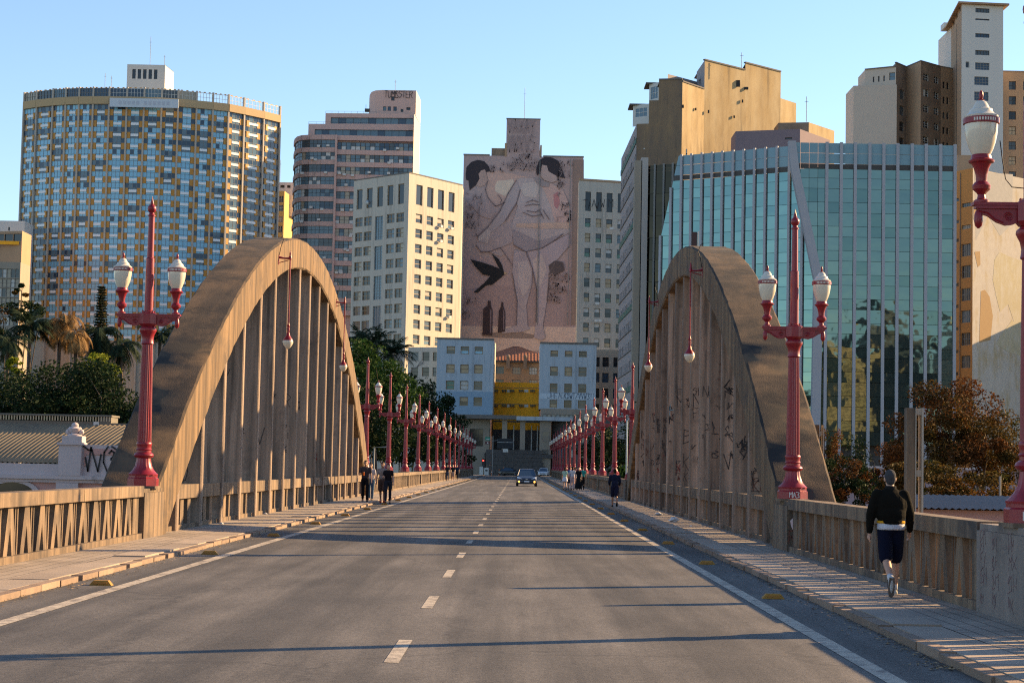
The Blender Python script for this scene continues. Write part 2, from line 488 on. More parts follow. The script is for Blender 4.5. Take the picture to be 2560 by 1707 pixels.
def balustrade(side, y0, y1, label, detail=True, group='balustrade bays along the bridge'):
    sgn = SIDE[side]; L = y1 - y0
    b = thing('balustrade', label, 'balustrade', (BX(sgn * FACE, y0), y0, .13), -YAW, group)
    sx = sgn
    def bx(name, u0, u1, a, c, z0, z1, m='concrete'):
        p, q = sorted((u0 * sx, u1 * sx))
        MB().box(p, q, a, c, z0, z1).build(name, ML[m], b)
    nseg = max(2, round(L / 5))
    for i in range(nseg):
        bx('coping', -.05 + .006 * (i % 2), .27, L * i / nseg + .004, L * (i + 1) / nseg - .004, .845, 1.06)
    bx('plinth', -.03, .24, 0, L, -.05, .108)
    n = int((L - 1.2) / PITCHB); st = (L - n * PITCHB) / 2
    dest = None if detail else MB()
    def piece(name, me, y):
        if detail:
            o = put(name, me, b, (.02 * sx, y, .11))
            if sx < 0: o.scale = (-1, 1, 1)
        else:
            dest.add([(.02 * sx + v.co.x * sx, y + v.co.y, v.co.z + .11) for v in me.vertices], [tuple(p.vertices) for p in me.polygons])
    for y in (st / 2, L - st / 2): piece('end_panel', PLAIN, y)
    for i in range(n + 1):
        yy = st + i * PITCHB
        piece('baluster', P_MESH, yy - .066); piece('baluster', P_MESH, yy + .066)
        if i < n: piece('lattice_leg', V_MESH, yy + PITCHB / 2)
    if dest: tag(dest.build('balusters', ML['concrete'], b), kind='stuff')
    return b

ML['ped_pale'] = mat('limewashed_concrete', (.27, .22, .19), (.17, .14, .12), 2.5, .9, .3, 30, streak=(2, 2, .15), c3=(.10, .08, .07), s3=1.2, w3=(.55, .72), coord='Pos')
LAMP_STEP = 16.3
LAMPS = [20.5, 38.3] + [94.7 + LAMP_STEP * i for i in range(14)]
def pedestal(side, y, L, h, label, wide=.95, group=None, m='concrete'):
    sgn = SIDE[side]
    o = thing('lamp_pedestal', label, 'pedestal', (BX(sgn * FACE, y), y, .13), -YAW, group)
    p, q = sorted((-.06 * sgn, (wide - .06) * sgn))
    MB().box(p, q, -L / 2, L / 2, -.1, h - .08).build('block', ML[m], o)
    MB().box(p + .03, q - .03, -L / 2 + .03, L / 2 - .03, h - .078, h).build('top_slab', ML[m], o)
    return o
G_PED = 'lamp pedestals along the bridge'
for side in SIDE:
    pedestal(side, 38.3, 2.0, 1.0, f'big concrete pedestal under the lamp at the near foot of the {side} arch', 1.1, G_PED)
    pedestal(side, 94.7, 2.0, 1.0, f'concrete pedestal at the far foot of the {side} arch', 1.1, G_PED)
pedestal('right', 20.75, 2.3, 1.04, 'pale concrete pedestal covered in faded red scrawl at the right edge', .95, G_PED, 'ped_pale')
for side in SIDE:
    for i, y in enumerate(LAMPS[3:]):
        lab = f'{ORD[i]} small concrete lamp pedestal beyond the far foot of the {side} arch'
        pedestal(side, y, .8, 1.06, lab, .6, G_PED)
balustrade('right', 21.91, 37.28, 'shaded concrete balustrade beside the walking man, between two lamp pedestals')
balustrade('right', 6.2, 19.59, 'concrete balustrade at the right edge, nearest to the viewer')
balustrade('left', 22.0, 37.28, 'sunlit concrete balustrade with inverted V openings on the near left')
ords = ['first', 'second', 'third', 'fourth']
for side in SIDE:
    ys_ = [94.7 + 1.0] + [y for y in LAMPS[3:]]
    for i in range(len(ys_) - 1):
        a = ys_[i] + (.01 if i == 0 else .41); b = ys_[i + 1] - .41
        lab = f'{ORD[i]} concrete balustrade bay counted beyond the {side} arch'
        balustrade(side, a, b, lab, detail=(i < 3))

# ---------------------------------------------------------------- arches
YC = 66.5
EXT = lambda t: 9.5 - .01102 * t * t
INT = lambda t: 8.5 - .0119 * t * t
RIBW = 1.22
def arch(side):
    sgn = SIDE[side]
    A = thing('bridge_arch', f'tall weathered concrete arch with vertical hangers on the {side} side of the bridge', 'arch', (BX(sgn * FACE, YC), YC, 0), -YAW, 'concrete arches of the bridge')
    # rib
    n = 150; te = 29.1
    mb = MB(); ring = []
    rr = random.Random(11 + sgn)
    c = .05
    for i in range(n + 1):
        t = -te + 2 * te * i / n
        ze, zi = EXT(t), INT(t)
        w0, w1 = 0.0, RIBW
        sec = [(w0, zi + c), (w0, ze - c), (w0 + c, ze), (w1 - c, ze), (w1, ze - c), (w1, zi + c), (w1 - c, zi), (w0 + c, zi)]
        ring.append([((x + rr.gauss(0, .006)) * sgn, t, z + rr.gauss(0, .008)) for x, z in sec])
    for i in range(n + 1):
        mb.v += ring[i]
    for i in range(n):
        for j in range(8):
            q = i * 8; jj = (j + 1) % 8
            f = (q + j, q + jj, q + 8 + jj, q + 8 + j)
            mb.f.append(f if sgn < 0 else f[::-1]); mb.m.append(1 if j in (1, 2, 3) else 0)
    mb.build('rib', [ML['concrete_rib'], ML['soot']], A, smooth='auto')
    # hangers: slabs thin along the road, deep across it
    hy = [3.1 * j for j in range(-8, 9)]
    for t in hy:
        top = min(INT(t - .13), INT(t + .13)) + .12
        mb = MB(); c = .03; x0, x1 = .07, RIBW - .07; d = .14
        pts = [(x0, -d + c), (x0 + c, -d), (x1 - c, -d), (x1, -d + c), (x1, d - c), (x1 - c, d), (x0 + c, d), (x0, d - c)]
        pts = [(x * sgn, y) for x, y in pts]
        if sgn < 0: pts = pts[::-1]
        mb.prism([(x, t + y, .0) for x, y in pts], (0, 0, top))
        mb.build('hanger', ML['hanger'], A)
    # rail beams and posts between the hangers
    ends = [-27.2] + hy + [27.2]
    for a, b in zip(ends[:-1], ends[1:]):
        p, q = sorted((.12 * sgn, .6 * sgn))
        a2, b2 = a + .142, b - .142
        MB().box(p, q, a2, b2, .84, 1.16).build('rail_beam', ML['concrete'], A)
        p, q = sorted((.17 * sgn, .55 * sgn))
        MB().box(p, q, a2, b2, .0, .24).build('plinth', ML['concrete'], A)
        p2, q2 = sorted((.2 * sgn, .52 * sgn))
        m = (a2 + b2) / 2
        for yy in (m - .55, m + .35):
            MB().box(p2, q2, yy, yy + .42, .24, .84).build('rail_post', ML['concrete'], A)
    return A
arches = {s: arch(s) for s in SIDE}
o = thing('arch_post', 'short dark metal post standing on the crown of the right arch', 'post', (BX(FACE + .5, 64), 64, EXT(2.5) - .02))
mb = MB(); mb.box(-.11, .08, -.05, .05, 0, .62); mb.build('channel', mat('rusty_dark_steel', (.06, .025, .02), None, rough=.6), o)
MB().box(.10, .15, -.06, .06, 0, .64).build('flange', ML['cap_white'], o)  # pale strip paints in the sunlit edge of the dark post
# ---------------------------------------------------------------- street lamps with two lanterns
def make_lamp():
    L = thing('street_lamp', 'x', 'street lamp', group='two-armed red street lamps along the bridge')
    ri = ML['red_iron']
    MB().box(-.31, .31, -.31, .31, 0, .05).build('footing', ML['concrete'], L)
    oct_ = [(.0, .05), (.325, .05), (.325, .2), (.30, .22), (.30, .26)]
    MB().lathe(oct_, 8).build('octagon_base', ri, L)
    fl = [(.30, .262), (.305, .29), (.27, .32), (.215, .38), (.175, .46), (.155, .55), (.148, .62)]
    MB().lathe(fl, 32, flute=.05).build('flared_foot', ri, L, smooth='auto')
    rg = [(.15, .62), (.19, .645), (.205, .68), (.19, .715), (.15, .74), (.15, .78), (.165, .8), (.15, .82), (.15, .88), (.16, .9), (.16, .93), (.146, .95)]
    MB().lathe(rg, 20).build('collar_rings', ri, L, smooth='auto')
    MB().lathe([(.145, .95), (.138, 1.5), (.125, 2.2), (.112, 2.9), (.11, 2.98)], 40, flute=.085).build('fluted_shaft', ri, L)
    cp = [(.11, 2.98), (.135, 3.0), (.125, 3.04), (.12, 3.1), (.135, 3.18), (.165, 3.24), (.18, 3.27), (.175, 3.31), (.13, 3.35), (.12, 3.39)]
    MB().lathe(cp, 20).build('capital', ri, L, smooth='auto')
    MB().lathe([(.15, 3.36), (.19, 3.41), (.19, 3.62), (.16, 3.64)], 8).build('hub', ri, L)
    for s in (-1, 1):
        # bracket: moulded top bar and a scrolled web below
        mb = MB()
        mb.box(*sorted((.16 * s, .67 * s)), -.075, .075, 3.585, 3.62)
        mb.box(*sorted((.16 * s, .64 * s)), -.06, .06, 3.55, 3.586)
        out = [(.16, 3.55), (.62, 3.55), (.60, 3.50), (.50, 3.47), (.40, 3.40), (.30, 3.365), (.22, 3.375), (.16, 3.40)]
        pts = [(x * s, -.03, z) for x, z in out]
        if s < 0: pts = pts[::-1]
        mb.prism(pts, (0, .06, 0))
        arm = mb.build('bracket_arm', ri, L)
        sc = MB()
        path = [((.27 + .052 * (1 - k / 26) * math.cos(k * .55)) * s, -.034, 3.46 + .052 * (1 - k / 26) * math.sin(k * .55)) for k in range(24)]
        sc.tube(path, .009, 5)
        sc.tube([(x * s, -.032, z) for x, z in ((.60, 3.52), (.5, 3.5), (.42, 3.43), (.33, 3.395))], .01, 5)
        sc.build('scroll_relief', ri, arm)
        leaf = MB(); leaf.lathe([(.012, 0), (.04, .03), (.05, .09), (.045, .16), (.03, .2)], 10, (.60 * s, 0, 3.33)).build('acanthus_drop', ri, arm, smooth='auto')
        c = (.565 * s, 0, 0)
        lan = MB()
        lan.lathe([(.085, 3.62), (.085, 3.645), (.05, 3.665), (.042, 3.71), (.06, 3.735), (.098, 3.77), (.105, 3.81), (.08, 3.845), (.062, 3.86), (.065, 3.93), (.085, 4.01), (.11, 4.06),
                   (.14, 4.075), (.145, 4.095), (.115, 4.115), (.11, 4.15), (.10, 4.165)], 20, c)
        lan = lan.build('lantern_vase', ri, L, smooth='auto')
        MB().lathe([(.098, 4.155), (.13, 4.22), (.16, 4.31), (.178, 4.40), (.186, 4.50), (.186, 4.52)], 20, c).build('globe', ML['globe'], lan, smooth='auto')
        MB().lathe([(.190, 4.505), (.202, 4.512), (.202, 4.573), (.19, 4.58)], 24, c).build('band', ri, lan, smooth='auto')
        sl = MB()
        for k in range(9):
            w = -math.pi / 2 + (k - 4) * .15
            r0 = .2035
            x, y = math.cos(w) * r0, math.sin(w) * r0
            tx, ty = -math.sin(w) * .009, math.cos(w) * .009
            sl.quad((c[0] + x - tx, y - ty, 4.525), (c[0] + x + tx, y + ty, 4.525), (c[0] + x + tx, y + ty, 4.56), (c[0] + x - tx, y - ty, 4.56))
        tag(sl.build('band_slots', ML['cap_white'], lan), kind='stuff')
        MB().lathe([(.185, 4.58), (.19, 4.60), (.15, 4.625), (.13, 4.65), (.125, 4.675), (.095, 4.69), (.082, 4.72), (.06, 4.76), (.03, 4.78)], 20, c).build('cap', ML['cap_white'], lan, smooth='auto')
        MB().lathe([(.03, 4.775), (.035, 4.79), (.018, 4.80), (.026, 4.83), (.022, 4.87), (.004, 4.90)], 10, c).build('finial', ri, lan, smooth='auto')
    mast = MB().lathe([(.11, 3.63), (.11, 3.67), (.092, 3.68), (.09, 4.2), (.086, 4.78), (.07, 4.80), (.066, 5.3), (.062, 5.66)], 18)
    mast = mast.build('mast', ri, L, smooth='auto')
    MB().lathe([(.062, 5.66), (.08, 5.67), (.08, 5.69), (.058, 5.71), (.05, 5.74), (.062, 5.755), (.085, 5.79), (.092, 5.83), (.085, 5.87), (.055, 5.905), (.038, 5.915), (.042, 5.93), (.024, 5.99), (.003, 6.09)], 16).build('spear_finial', ri, mast, smooth='auto')
    bolts = MB()
    for w in range(4):
        x, y = .14 * math.cos(w * 1.571 + .785), .14 * math.sin(w * 1.571 + .785)
        bolts.lathe([(.018, 3.62), (.018, 3.68), (.01, 3.69)], 6, (x, y, 0))
    tag(bolts.build('bolts', ri, mast), kind='stuff')
    return L
LU = 6.55 + .19
lamp0 = make_lamp()
spots = []
for side, sgn in SIDE.items():
    for i, y in enumerate(LAMPS):
        if side == 'left' and y < 30: continue
        if y < 30: lab = 'nearest red street lamp, partly cut off by the right edge'
        elif y < 60: lab = f'tall red two-lantern street lamp at the near foot of the {side} arch'
        else:
            j = i - 2
            lab = f'{ORD[j]} red street lamp in the row beyond the {side} arch'
        spots.append((sgn, y, lab))
for i, (sgn, y, lab) in enumerate(spots):
    z = .13 + (1.04 if y < 30 else 1.0 if y < 100 else 1.06)
    L = lamp0 if i == 0 else dup(lamp0)
    L.location = (BX(sgn * (LU + (.07 if y > 60 else .035 if y < 30 else 0)), y), y, z)
    L.rotation_euler = (random.uniform(-.006, .006), random.uniform(-.006, .006), random.uniform(-.03, .03))
    L['label'] = lab
# cable drooping from the nearest lamp
cpts = [at(x, y, 20.4 + k * .05) for k, (x, y) in enumerate(((2500, 352), (2506, 400), (2514, 448), (2530, 468), (2560, 471), (2610, 466)))]
tag(MB().tube(cpts, .006, 6).build('lamp_cable', ML['black'], smooth=True), 'thin black cable drooping from the nearest lantern', 'cable')

# ---------------------------------------------------------------- pendant lamps on the arches
def make_pendant():
    P = thing('pendant_lamp', 'x', 'pendant lamp', group='pendant lamps hung on the arches')
    ri = ML['red_iron']
    b = MB()
    b.lathe([(.02, 0), (.045, .02), (.05, .1), (.03, .14), (.035, .2), (.008, .3)], 10, (.0, 0, -.05))
    b.tube([(0, 0, 0), (-.18, 0, 0.0), (-.36, 0, .03)], [.035, .025, .04], 8)
    b.tube([(-.05, 0, -.06), (-.2, 0, -.1), (-.34, 0, -.14)], .015, 6)
    b.box(-.40, -.35, -.06, .06, -.2, .12)
    b.build('bracket', ri, P, smooth='auto')
    MB().tube([(0, 0, 0), (0, 0, -2.12)], .024, 8).build('rod', ri, P)
    MB().lathe([(.03, -2.32), (.05, -2.2), (.035, -2.15), (.05, -2.1), (.03, -2.05), (.024, -2.0)], 10).build('swivel', ri, P, smooth='auto')
    MB().lathe([(.155, -2.56), (.15, -2.53), (.10, -2.46), (.06, -2.40), (.05, -2.33), (.03, -2.3)], 16).build('bell', ri, P, smooth='auto')
    MB().lathe([(.01, -2.83), (.07, -2.79), (.13, -2.71), (.165, -2.62), (.16, -2.57), (.15, -2.555)], 18).build('globe', ML['globe'], P, smooth='auto')
    MB().tube([(-.34, 0, .1), (-.30, 0, .35), (-.22, 0, .6), (-.3, 0, .8), (-.38, 0, .86)], .012, 6).build('feed_cable', ML['black'], P)
    return P
pend0 = make_pendant()
k = 0
for sgn, y, px, py, lab in ((-1, 57.0, 716, 652, 'nearer pendant lamp hanging inside the left arch'), (-1, 75.0, 857, 782, 'farther pendant lamp hanging inside the left arch'),
                            (1, 56.0, 1730, 690, 'nearer pendant lamp hanging inside the right arch'), (1, 74.0, 1622, 806, 'farther pendant lamp hanging inside the right arch')):
    P = pend0 if k == 0 else dup(pend0); k += 1
    z = INT(abs(y - YC)) + .62
    P.location = (BX(sgn * (FACE - .36), y), y, z); P.rotation_euler = (0, 0, 0 if sgn < 0 else math.pi)
    P['label'] = lab
# concrete posts standing behind the right parapet
def make_utility(lab, x, y, top, w):
    U = thing('concrete_post', lab, 'post', (x, y, -9), 0, 'slotted concrete posts behind the right parapet')
    h = top + 9
    MB().box(-w, -w * .1, -.1, .1, 0, h).build('web', ML['concrete'], U)
    MB().box(-w * .08, 0, -.13, .13, 0, h).build('flange', mat('pale_concrete', (.42, .36, .29), (.34, .29, .23), 3, .9), U)
    MB().box(w * .62, w * .8, -.13, .13, 0, h).build('flange', bpy.data.materials['pale_concrete'], U)
    z = 5.0
    while z < h:
        MB().box(.002, w * .618, -.1, .1, z, z + .1).build('rung', bpy.data.materials['pale_concrete'], U); z += .95
make_utility('tall slotted concrete post behind the parapet next to the walking man', 6.28, 28.6, zat(2280, 1020, 28.6), .14)
make_utility('slotted concrete post half hidden by the foot of the right arch', 7.62, 45.5, zat(2045, 1062, 45.5), .14)
# ---------------------------------------------------------------- facade tools
def gl(name, c, rough=.08, metal=0.0, spec=.45, c2=None):
    return mat(name, c, c2, .6, rough, metal=metal, spec=spec)
GLS = {
 'dark': gl('dark_window_glass', (.018, .022, .027)),
 'mid': gl('grey_window_glass', (.06, .075, .085)),
 'curtain': gl('glass_with_pale_curtain', (.33, .29, .22), .25),
 'beige': gl('glass_with_beige_blind', (.40, .31, .19), .3),
 'blue': gl('glass_with_blue_blind_and_sky', (.21, .46, .62), .15),  # blind colour brightened to include the reflected sky
 'navy': gl('bluish_window_glass', (.03, .055, .09)),
 'green': gl('glass_with_green_blind', (.10, .22, .17), .3),
 'steel': gl('steel_blue_glass', (.10, .16, .20)),
 'white': gl('glass_with_white_blind', (.5, .5, .48), .3),
}
FRM = {
 'tan': mat('tan_window_frame', (.30, .21, .12), None, rough=.7),
 'dark': mat('dark_window_frame', (.05, .045, .04), None, rough=.6),
 'white': mat('pale_window_frame', (.55, .55, .52), None, rough=.6),
 'grey': mat('grey_window_frame', (.2, .2, .19), None, rough=.6),
}
WCACHE = {}
def window_mesh(w, h, nx, nz, glass, frame, fw=.07, sill=True):
    w = round(w, 2); h = round(h, 2)
    key = (w, h, nx, nz, glass, frame, fw, sill)
    if key in WCACHE: return WCACHE[key]
    mb = MB(); gs = glass.split('+'); rnd = random.Random(hash(key) & 0xffff)
    mats = [FRM[frame]] + [GLS[g_] for g_ in gs]
    for i in range(nx):
        for j in range(nz):
            x0, x1 = w * i / nx, w * (i + 1) / nx; z0, z1 = h * j / nz, h * (j + 1) / nz
            k = 1 + ((i + j * nx) % len(gs))
            y = .03 + rnd.uniform(0, .012)
            mb.quad((x0, y, z0), (x1, y, z0), (x1, y, z1), (x0, y, z1), k)
    for i in range(nx + 1):
        c = w * i / nx; a, b = max(0, c - fw / 2), min(w, c + fw / 2)
        if i == 0: b = fw
        if i == nx: a = w - fw
        mb.box(a, b, -.02, .05, 0, h)
    for j in range(nz + 1):
        c = h * j / nz; a, b = max(0, c - fw / 2), min(h, c + fw / 2)
        if j == 0: b = fw
        if j == nz: a = h - fw
        mb.box(fw, w - fw, -.024, .048, a, b)
    WCACHE[key] = mb.mesh('window', mats)
    return WCACHE[key]

def wall(parent, P, Q, z0, z1, m, wins=(), depth=.3, name='wall', ztop2=None):
    """vertical wall from plan point P (left) to Q (right) with real openings;
    wins: (s0, s1, za, zb, glass, nx, nz, frame) in metres along the wall"""
    P = Vector((P[0], P[1])); Q = Vector((Q[0], Q[1])); d = Q - P; L = d.length; rz = math.atan2(d.y, d.x)
    ss = sorted({0.0, round(L, 4)} | {round(v, 3) for w in wins for v in w[:2]})
    zs = sorted({round(z0, 3), round(z1, 3)} | {round(v, 3) for w in wins for v in w[2:4]})
    mb = MB()
    holes = [(round(w[0], 3), round(w[1], 3), round(w[2], 3), round(w[3], 3)) for w in wins]
    cell = set()
    for h in holes:
        for i in range(len(ss) - 1):
            if ss[i] >= h[0] - 1e-6 and ss[i + 1] <= h[1] + 1e-6:
                for j in range(len(zs) - 1):
                    if zs[j] >= h[2] - 1e-6 and zs[j + 1] <= h[3] + 1e-6: cell.add((i, j))
    for i in range(len(ss) - 1):
        j = 0
        while j < len(zs) - 1:
            if (i, j) in cell: j += 1; continue
            k = j
            while k + 1 < len(zs) - 1 and (i, k + 1) not in cell: k += 1
            mb.quad((ss[i], 0, zs[j]), (ss[i + 1], 0, zs[j]), (ss[i + 1], 0, zs[k + 1]), (ss[i], 0, zs[k + 1]))
            j = k + 1
    for a, b, c, e in holes:
        mb.quad((a, 0, c), (a, 0, e), (a, depth, e), (a, depth, c)); mb.quad((b, 0, c), (b, depth, c), (b, depth, e), (b, 0, e))
        mb.quad((a, 0, c), (a, depth, c), (b, depth, c), (b, 0, c)); mb.quad((a, 0, e), (b, 0, e), (b, depth, e), (a, depth, e))
    W = mb.build(name, m, parent, (P.x, P.y, 0), rz)
    for w in wins:
        if w[4] is None: continue
        me = window_mesh(w[1] - w[0], w[3] - w[2], w[5], w[6], w[4], w[7], .13 if w[7] == 'tan' else .07)
        put('window', me, W, (w[0], depth - .06, w[2]))
    return W

def block(name, label, cat, pts, z0, z1, m, roof=None, walls=None, group=None, back=8.0, cap=None, parent=None, depth=.3):
    """building on a plan polyline (left to right as seen), closed behind; walls {edge: wins}"""
    o = parent or thing(name, label, cat, (pts[0][0], pts[0][1], 0), 0, group)
    off = Vector((pts[0][0], pts[0][1]))
    lp = [Vector(p) - off for p in pts] if parent is None else [Vector(p) - Vector((parent.location.x, parent.location.y)) for p in pts]
    walls = walls or {}
    n = len(lp)
    bk = [Vector((lp[-1].x, lp[-1].y + back)), Vector((lp[0].x, lp[0].y + back))]
    ring = lp + bk
    for i in range(len(ring)):
        P, Q = ring[i], ring[(i + 1) % len(ring)]
        wins = walls.get(i, ()); mm = m
        if isinstance(m, dict): mm = m.get(i, m['*'])
        if callable(wins): wins = wins((Q - P).length)
        wall(o, P, Q, z0, z1, mm, wins, depth)
    rm = roof or (m['*'] if isinstance(m, dict) else m)
    mb = MB(); mb.add([(p.x, p.y, z1 - .02) for p in ring], [tuple(range(len(ring)))])
    mb.build('roof', rm, o)
    if cap:      # coping round the top
        cm, ch, co = cap
        mb = MB()
        for i in range(n - 1):
            P, Q = lp[i], lp[i + 1]; d = (Q - P).normalized(); nn = Vector((d.y, -d.x))
            a = P - d * .02 + nn * co; b = Q + d * .02 + nn * co; c = Q + d * .02 - nn * .3; e = P - d * .02 - nn * .3
            mb.prism([(v.x, v.y, z1 - ch * .3) for v in (a, b, c, e)], (0, 0, ch))
        mb.build('coping', cm, o)
    return o

def grid(L, cols, rows, glass, nx=2, nz=2, frame='tan', rnd=None, skip=0):
    """cols fractions of L, rows world z; glass list picked at random"""
    rnd = rnd or random
    return [(a * L, b * L, r0, r1, rnd.choice(glass), nx, nz, frame) for (r0, r1) in rows for (a, b) in cols if rnd.random() >= skip]

def zrows(px, Y, tops, hpx):
    return [(zat(px, t + hpx, Y), zat(px, t, Y)) for t in tops]

# stroke lettering for painted scrawl; points are digit pairs on a 4 x 8 grid
FONT = {'A': '002840 1333', 'B': '0008381605 052541300000', 'C': '47280602102041', 'D': '000828460220 2000', 'E': '4808000040 0434', 'F': '480800 0434', 'G': '4718060220404424', 'H': '0008 4048 0444', 'I': '2028',
 'J': '4842200002', 'K': '0008 480440', 'L': '080040', 'M': '0008244840', 'N': '00084048', 'O': '2008'.replace('2008', '10030518384543301000'[:20]), 'P': '00083846440404'[:12], 'Q': '10030518384543301000 2240', 'R': '0008384624 0424 2440', 'S': '471806443110'[:12] + '01', 'T': '2028 0848',
 'U': '080210304248', 'V': '082048', 'W': '0810243048', 'X': '0048 0840', 'Y': '0824 482420', 'Z': '08480040', '3': '0828472434412000', '?': '0618384724 2322 2021', '(': '38160230', ')': '08262210'[:8], '=': '0333 0535', '.': '2021', '!': '2228 2021', '/': '0048'}
def strokes(mb, text, org, ux, uz, h, w=.03, asp=.55, gap=.18, jit=.0, rnd=None, nrm=None, m=0):
    """ribbons lettered along ux from org; ux, uz unit vectors"""
    rnd = rnd or random.Random(1)
    x = 0.0
    org = Vector(org)
    for ch in text.upper():
        if ch == ' ': x += h * asp * .6; continue
        for pl in FONT.get(ch, '0048').split():
            pts = []
            for k in range(0, len(pl) - 1, 2):
                a, b = int(pl[k]) / 4, int(pl[k + 1]) / 8
                pts.append(org + ux * (x + (a + rnd.uniform(-jit, jit)) * h * asp) + uz * ((b + rnd.uniform(-jit, jit)) * h))
            ribbon(mb, pts, ux, uz, w, m)
        x += h * (asp + gap)
    return x
def ribbon(mb, pts, ux, uz, w, m=0):
    n = ux.cross(uz)
    for p, q in zip(pts[:-1], pts[1:]):
        d = (q - p)
        if d.length < 1e-6: continue
        d.normalize(); s = d.cross(n) * (w / 2); e = d * (w * .35)
        mb.quad(p - e - s, q + e - s, q + e + s, p - e + s, m)
def scribble(mb, org, ux, uz, w, h, n, lw, rnd, m=0):
    """unreadable scrawl: angular loops"""
    org = Vector(org)
    for _ in range(n):
        x, z = rnd.uniform(0, w), rnd.uniform(0, h); s = rnd.uniform(.25, .6) * min(w, h)
        pts = []
        for k in range(rnd.randint(4, 7)):
            pts.append(org + ux * max(0, min(w, x + rnd.uniform(-.5, .5) * s)) + uz * max(0, min(h, z + rnd.uniform(-.8, .8) * s)))
        ribbon(mb, pts, ux, uz, lw, m)
UX, UZ = Vector((1, 0, 0)), Vector((0, 0, 1))
# ---------------------------------------------------------------- buildings
B = {}
B['white_wall'] = mat('aged_white_render', (.52, .475, .40), (.44, .40, .34), .5, .9, .1, 8, streak=(1, 1, .15), c3=(.33, .30, .26), s3=.22, w3=(.58, .75), drip=((.26, .235, .20), 1.1, .06, .55))
B['blue_white'] = mat('stained_shade_blue_render', (.46, .52, .57), (.36, .42, .47), .8, .9, .1, 8, streak=(1, 1, .2), c3=(.20, .22, .24), s3=.35, w3=(.58, .72), drip=((.20, .22, .24), 1.2, .07, .5))  # blue of the shaded white fronts is put into the colour
B['pale_blue'] = mat('pale_blue_paint', (.27, .38, .48), (.23, .33, .43), .6, .9)
B['pink'] = mat('pink_mosaic', (.56, .385, .335), (.50, .34, .295), .7, .85, c3=(.30, .21, .18), s3=.3, w3=(.6, .75))
B['mural_wall'] = mat('pinkish_brown_render', (.46, .335, .315), (.40, .295, .28), .25, .9, .1, 5, c3=(.54, .41, .37), s3=.12)
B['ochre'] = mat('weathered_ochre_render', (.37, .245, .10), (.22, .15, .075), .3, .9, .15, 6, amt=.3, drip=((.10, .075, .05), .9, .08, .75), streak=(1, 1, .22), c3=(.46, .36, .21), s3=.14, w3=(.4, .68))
B['ochre_dark'] = mat('shaded_stained_ochre_render', (.27, .18, .10), (.19, .13, .08), .35, .9, .15, 6, streak=(1, 1, .5), c3=(.13, .10, .08), s3=.12, w3=(.45, .62), drip=((.06, .05, .04), .9, .08, .6))  # darker than the lit flank: shade put into the colour, plus stains
B['grey_green'] = mat('grey_mauve_panel', (.33, .29, .28), (.28, .25, .25), .5, .8)
B['green_band'] = mat('dark_green_band', (.05, .13, .10), None, rough=.7)
B['concrete_far'] = mat('grey_brown_concrete', (.33, .28, .22), (.26, .22, .17), .5, .9, streak=(1, 1, .2))
B['yellow'] = mat('bright_yellow_paint', (.95, .43, .012), (.86, .37, .012), .35, .8, streak=(1, 1, .3), c3=(.40, .23, .05), s3=.4, w3=(.6, .78))
B['brown'] = mat('sooty_brown_render', (.30, .215, .15), (.14, .10, .075), .4, .9, .1, 6, c3=(.10, .08, .06), s3=.22)
B['brown_light'] = mat('brown_render', (.42, .28, .17), (.32, .21, .135), .4, .9, .1, 6, streak=(1, 1, .3), c3=(.2, .14, .10), s3=.2, w3=(.58, .75))
B['beige'] = mat('beige_render', (.52, .44, .36), (.48, .40, .33), .4, .9)
B['tower_white'] = mat('pale_grey_render', (.58, .56, .52), (.53, .51, .47), .3, .9, streak=(1, 1, .1))
B['orange'] = mat('orange_paint', (.52, .24, .06), (.44, .20, .055), .5, .85)
B['plaster'] = mat('peeling_white_plaster', (.52, .46, .38), (.42, .37, .31), .6, .9, .2, 6, c3=(.36, .25, .08), s3=.3, w3=(.5, .72))
B['roof_tile'] = mat('terracotta_tiles', (.34, .12, .06), (.22, .085, .05), 2.5, .9, .4, 12)
B['roof_grey'] = mat('roof_felt', (.16, .145, .13), (.10, .095, .09), .6, .9)
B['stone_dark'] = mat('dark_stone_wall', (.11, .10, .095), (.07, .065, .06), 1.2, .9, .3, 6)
B['stain'] = mat('dark_coping', (.12, .11, .10), (.2, .18, .16), 2, .95)
B['hotel_pier'] = mat('tan_grey_pier', (.46, .40, .33), (.40, .35, .29), .5, .85)
B['hotel_band'] = mat('tan_cornice', (.46, .33, .18), (.40, .29, .16), .4, .85, streak=(1, 1, .2))
B['hotel_orange'] = mat('orange_panel', (.52, .25, .04), (.47, .22, .035), .3, .6)
B['hotel_white'] = mat('white_spandrel', (.78, .79, .79), (.70, .71, .71), .6, .6)

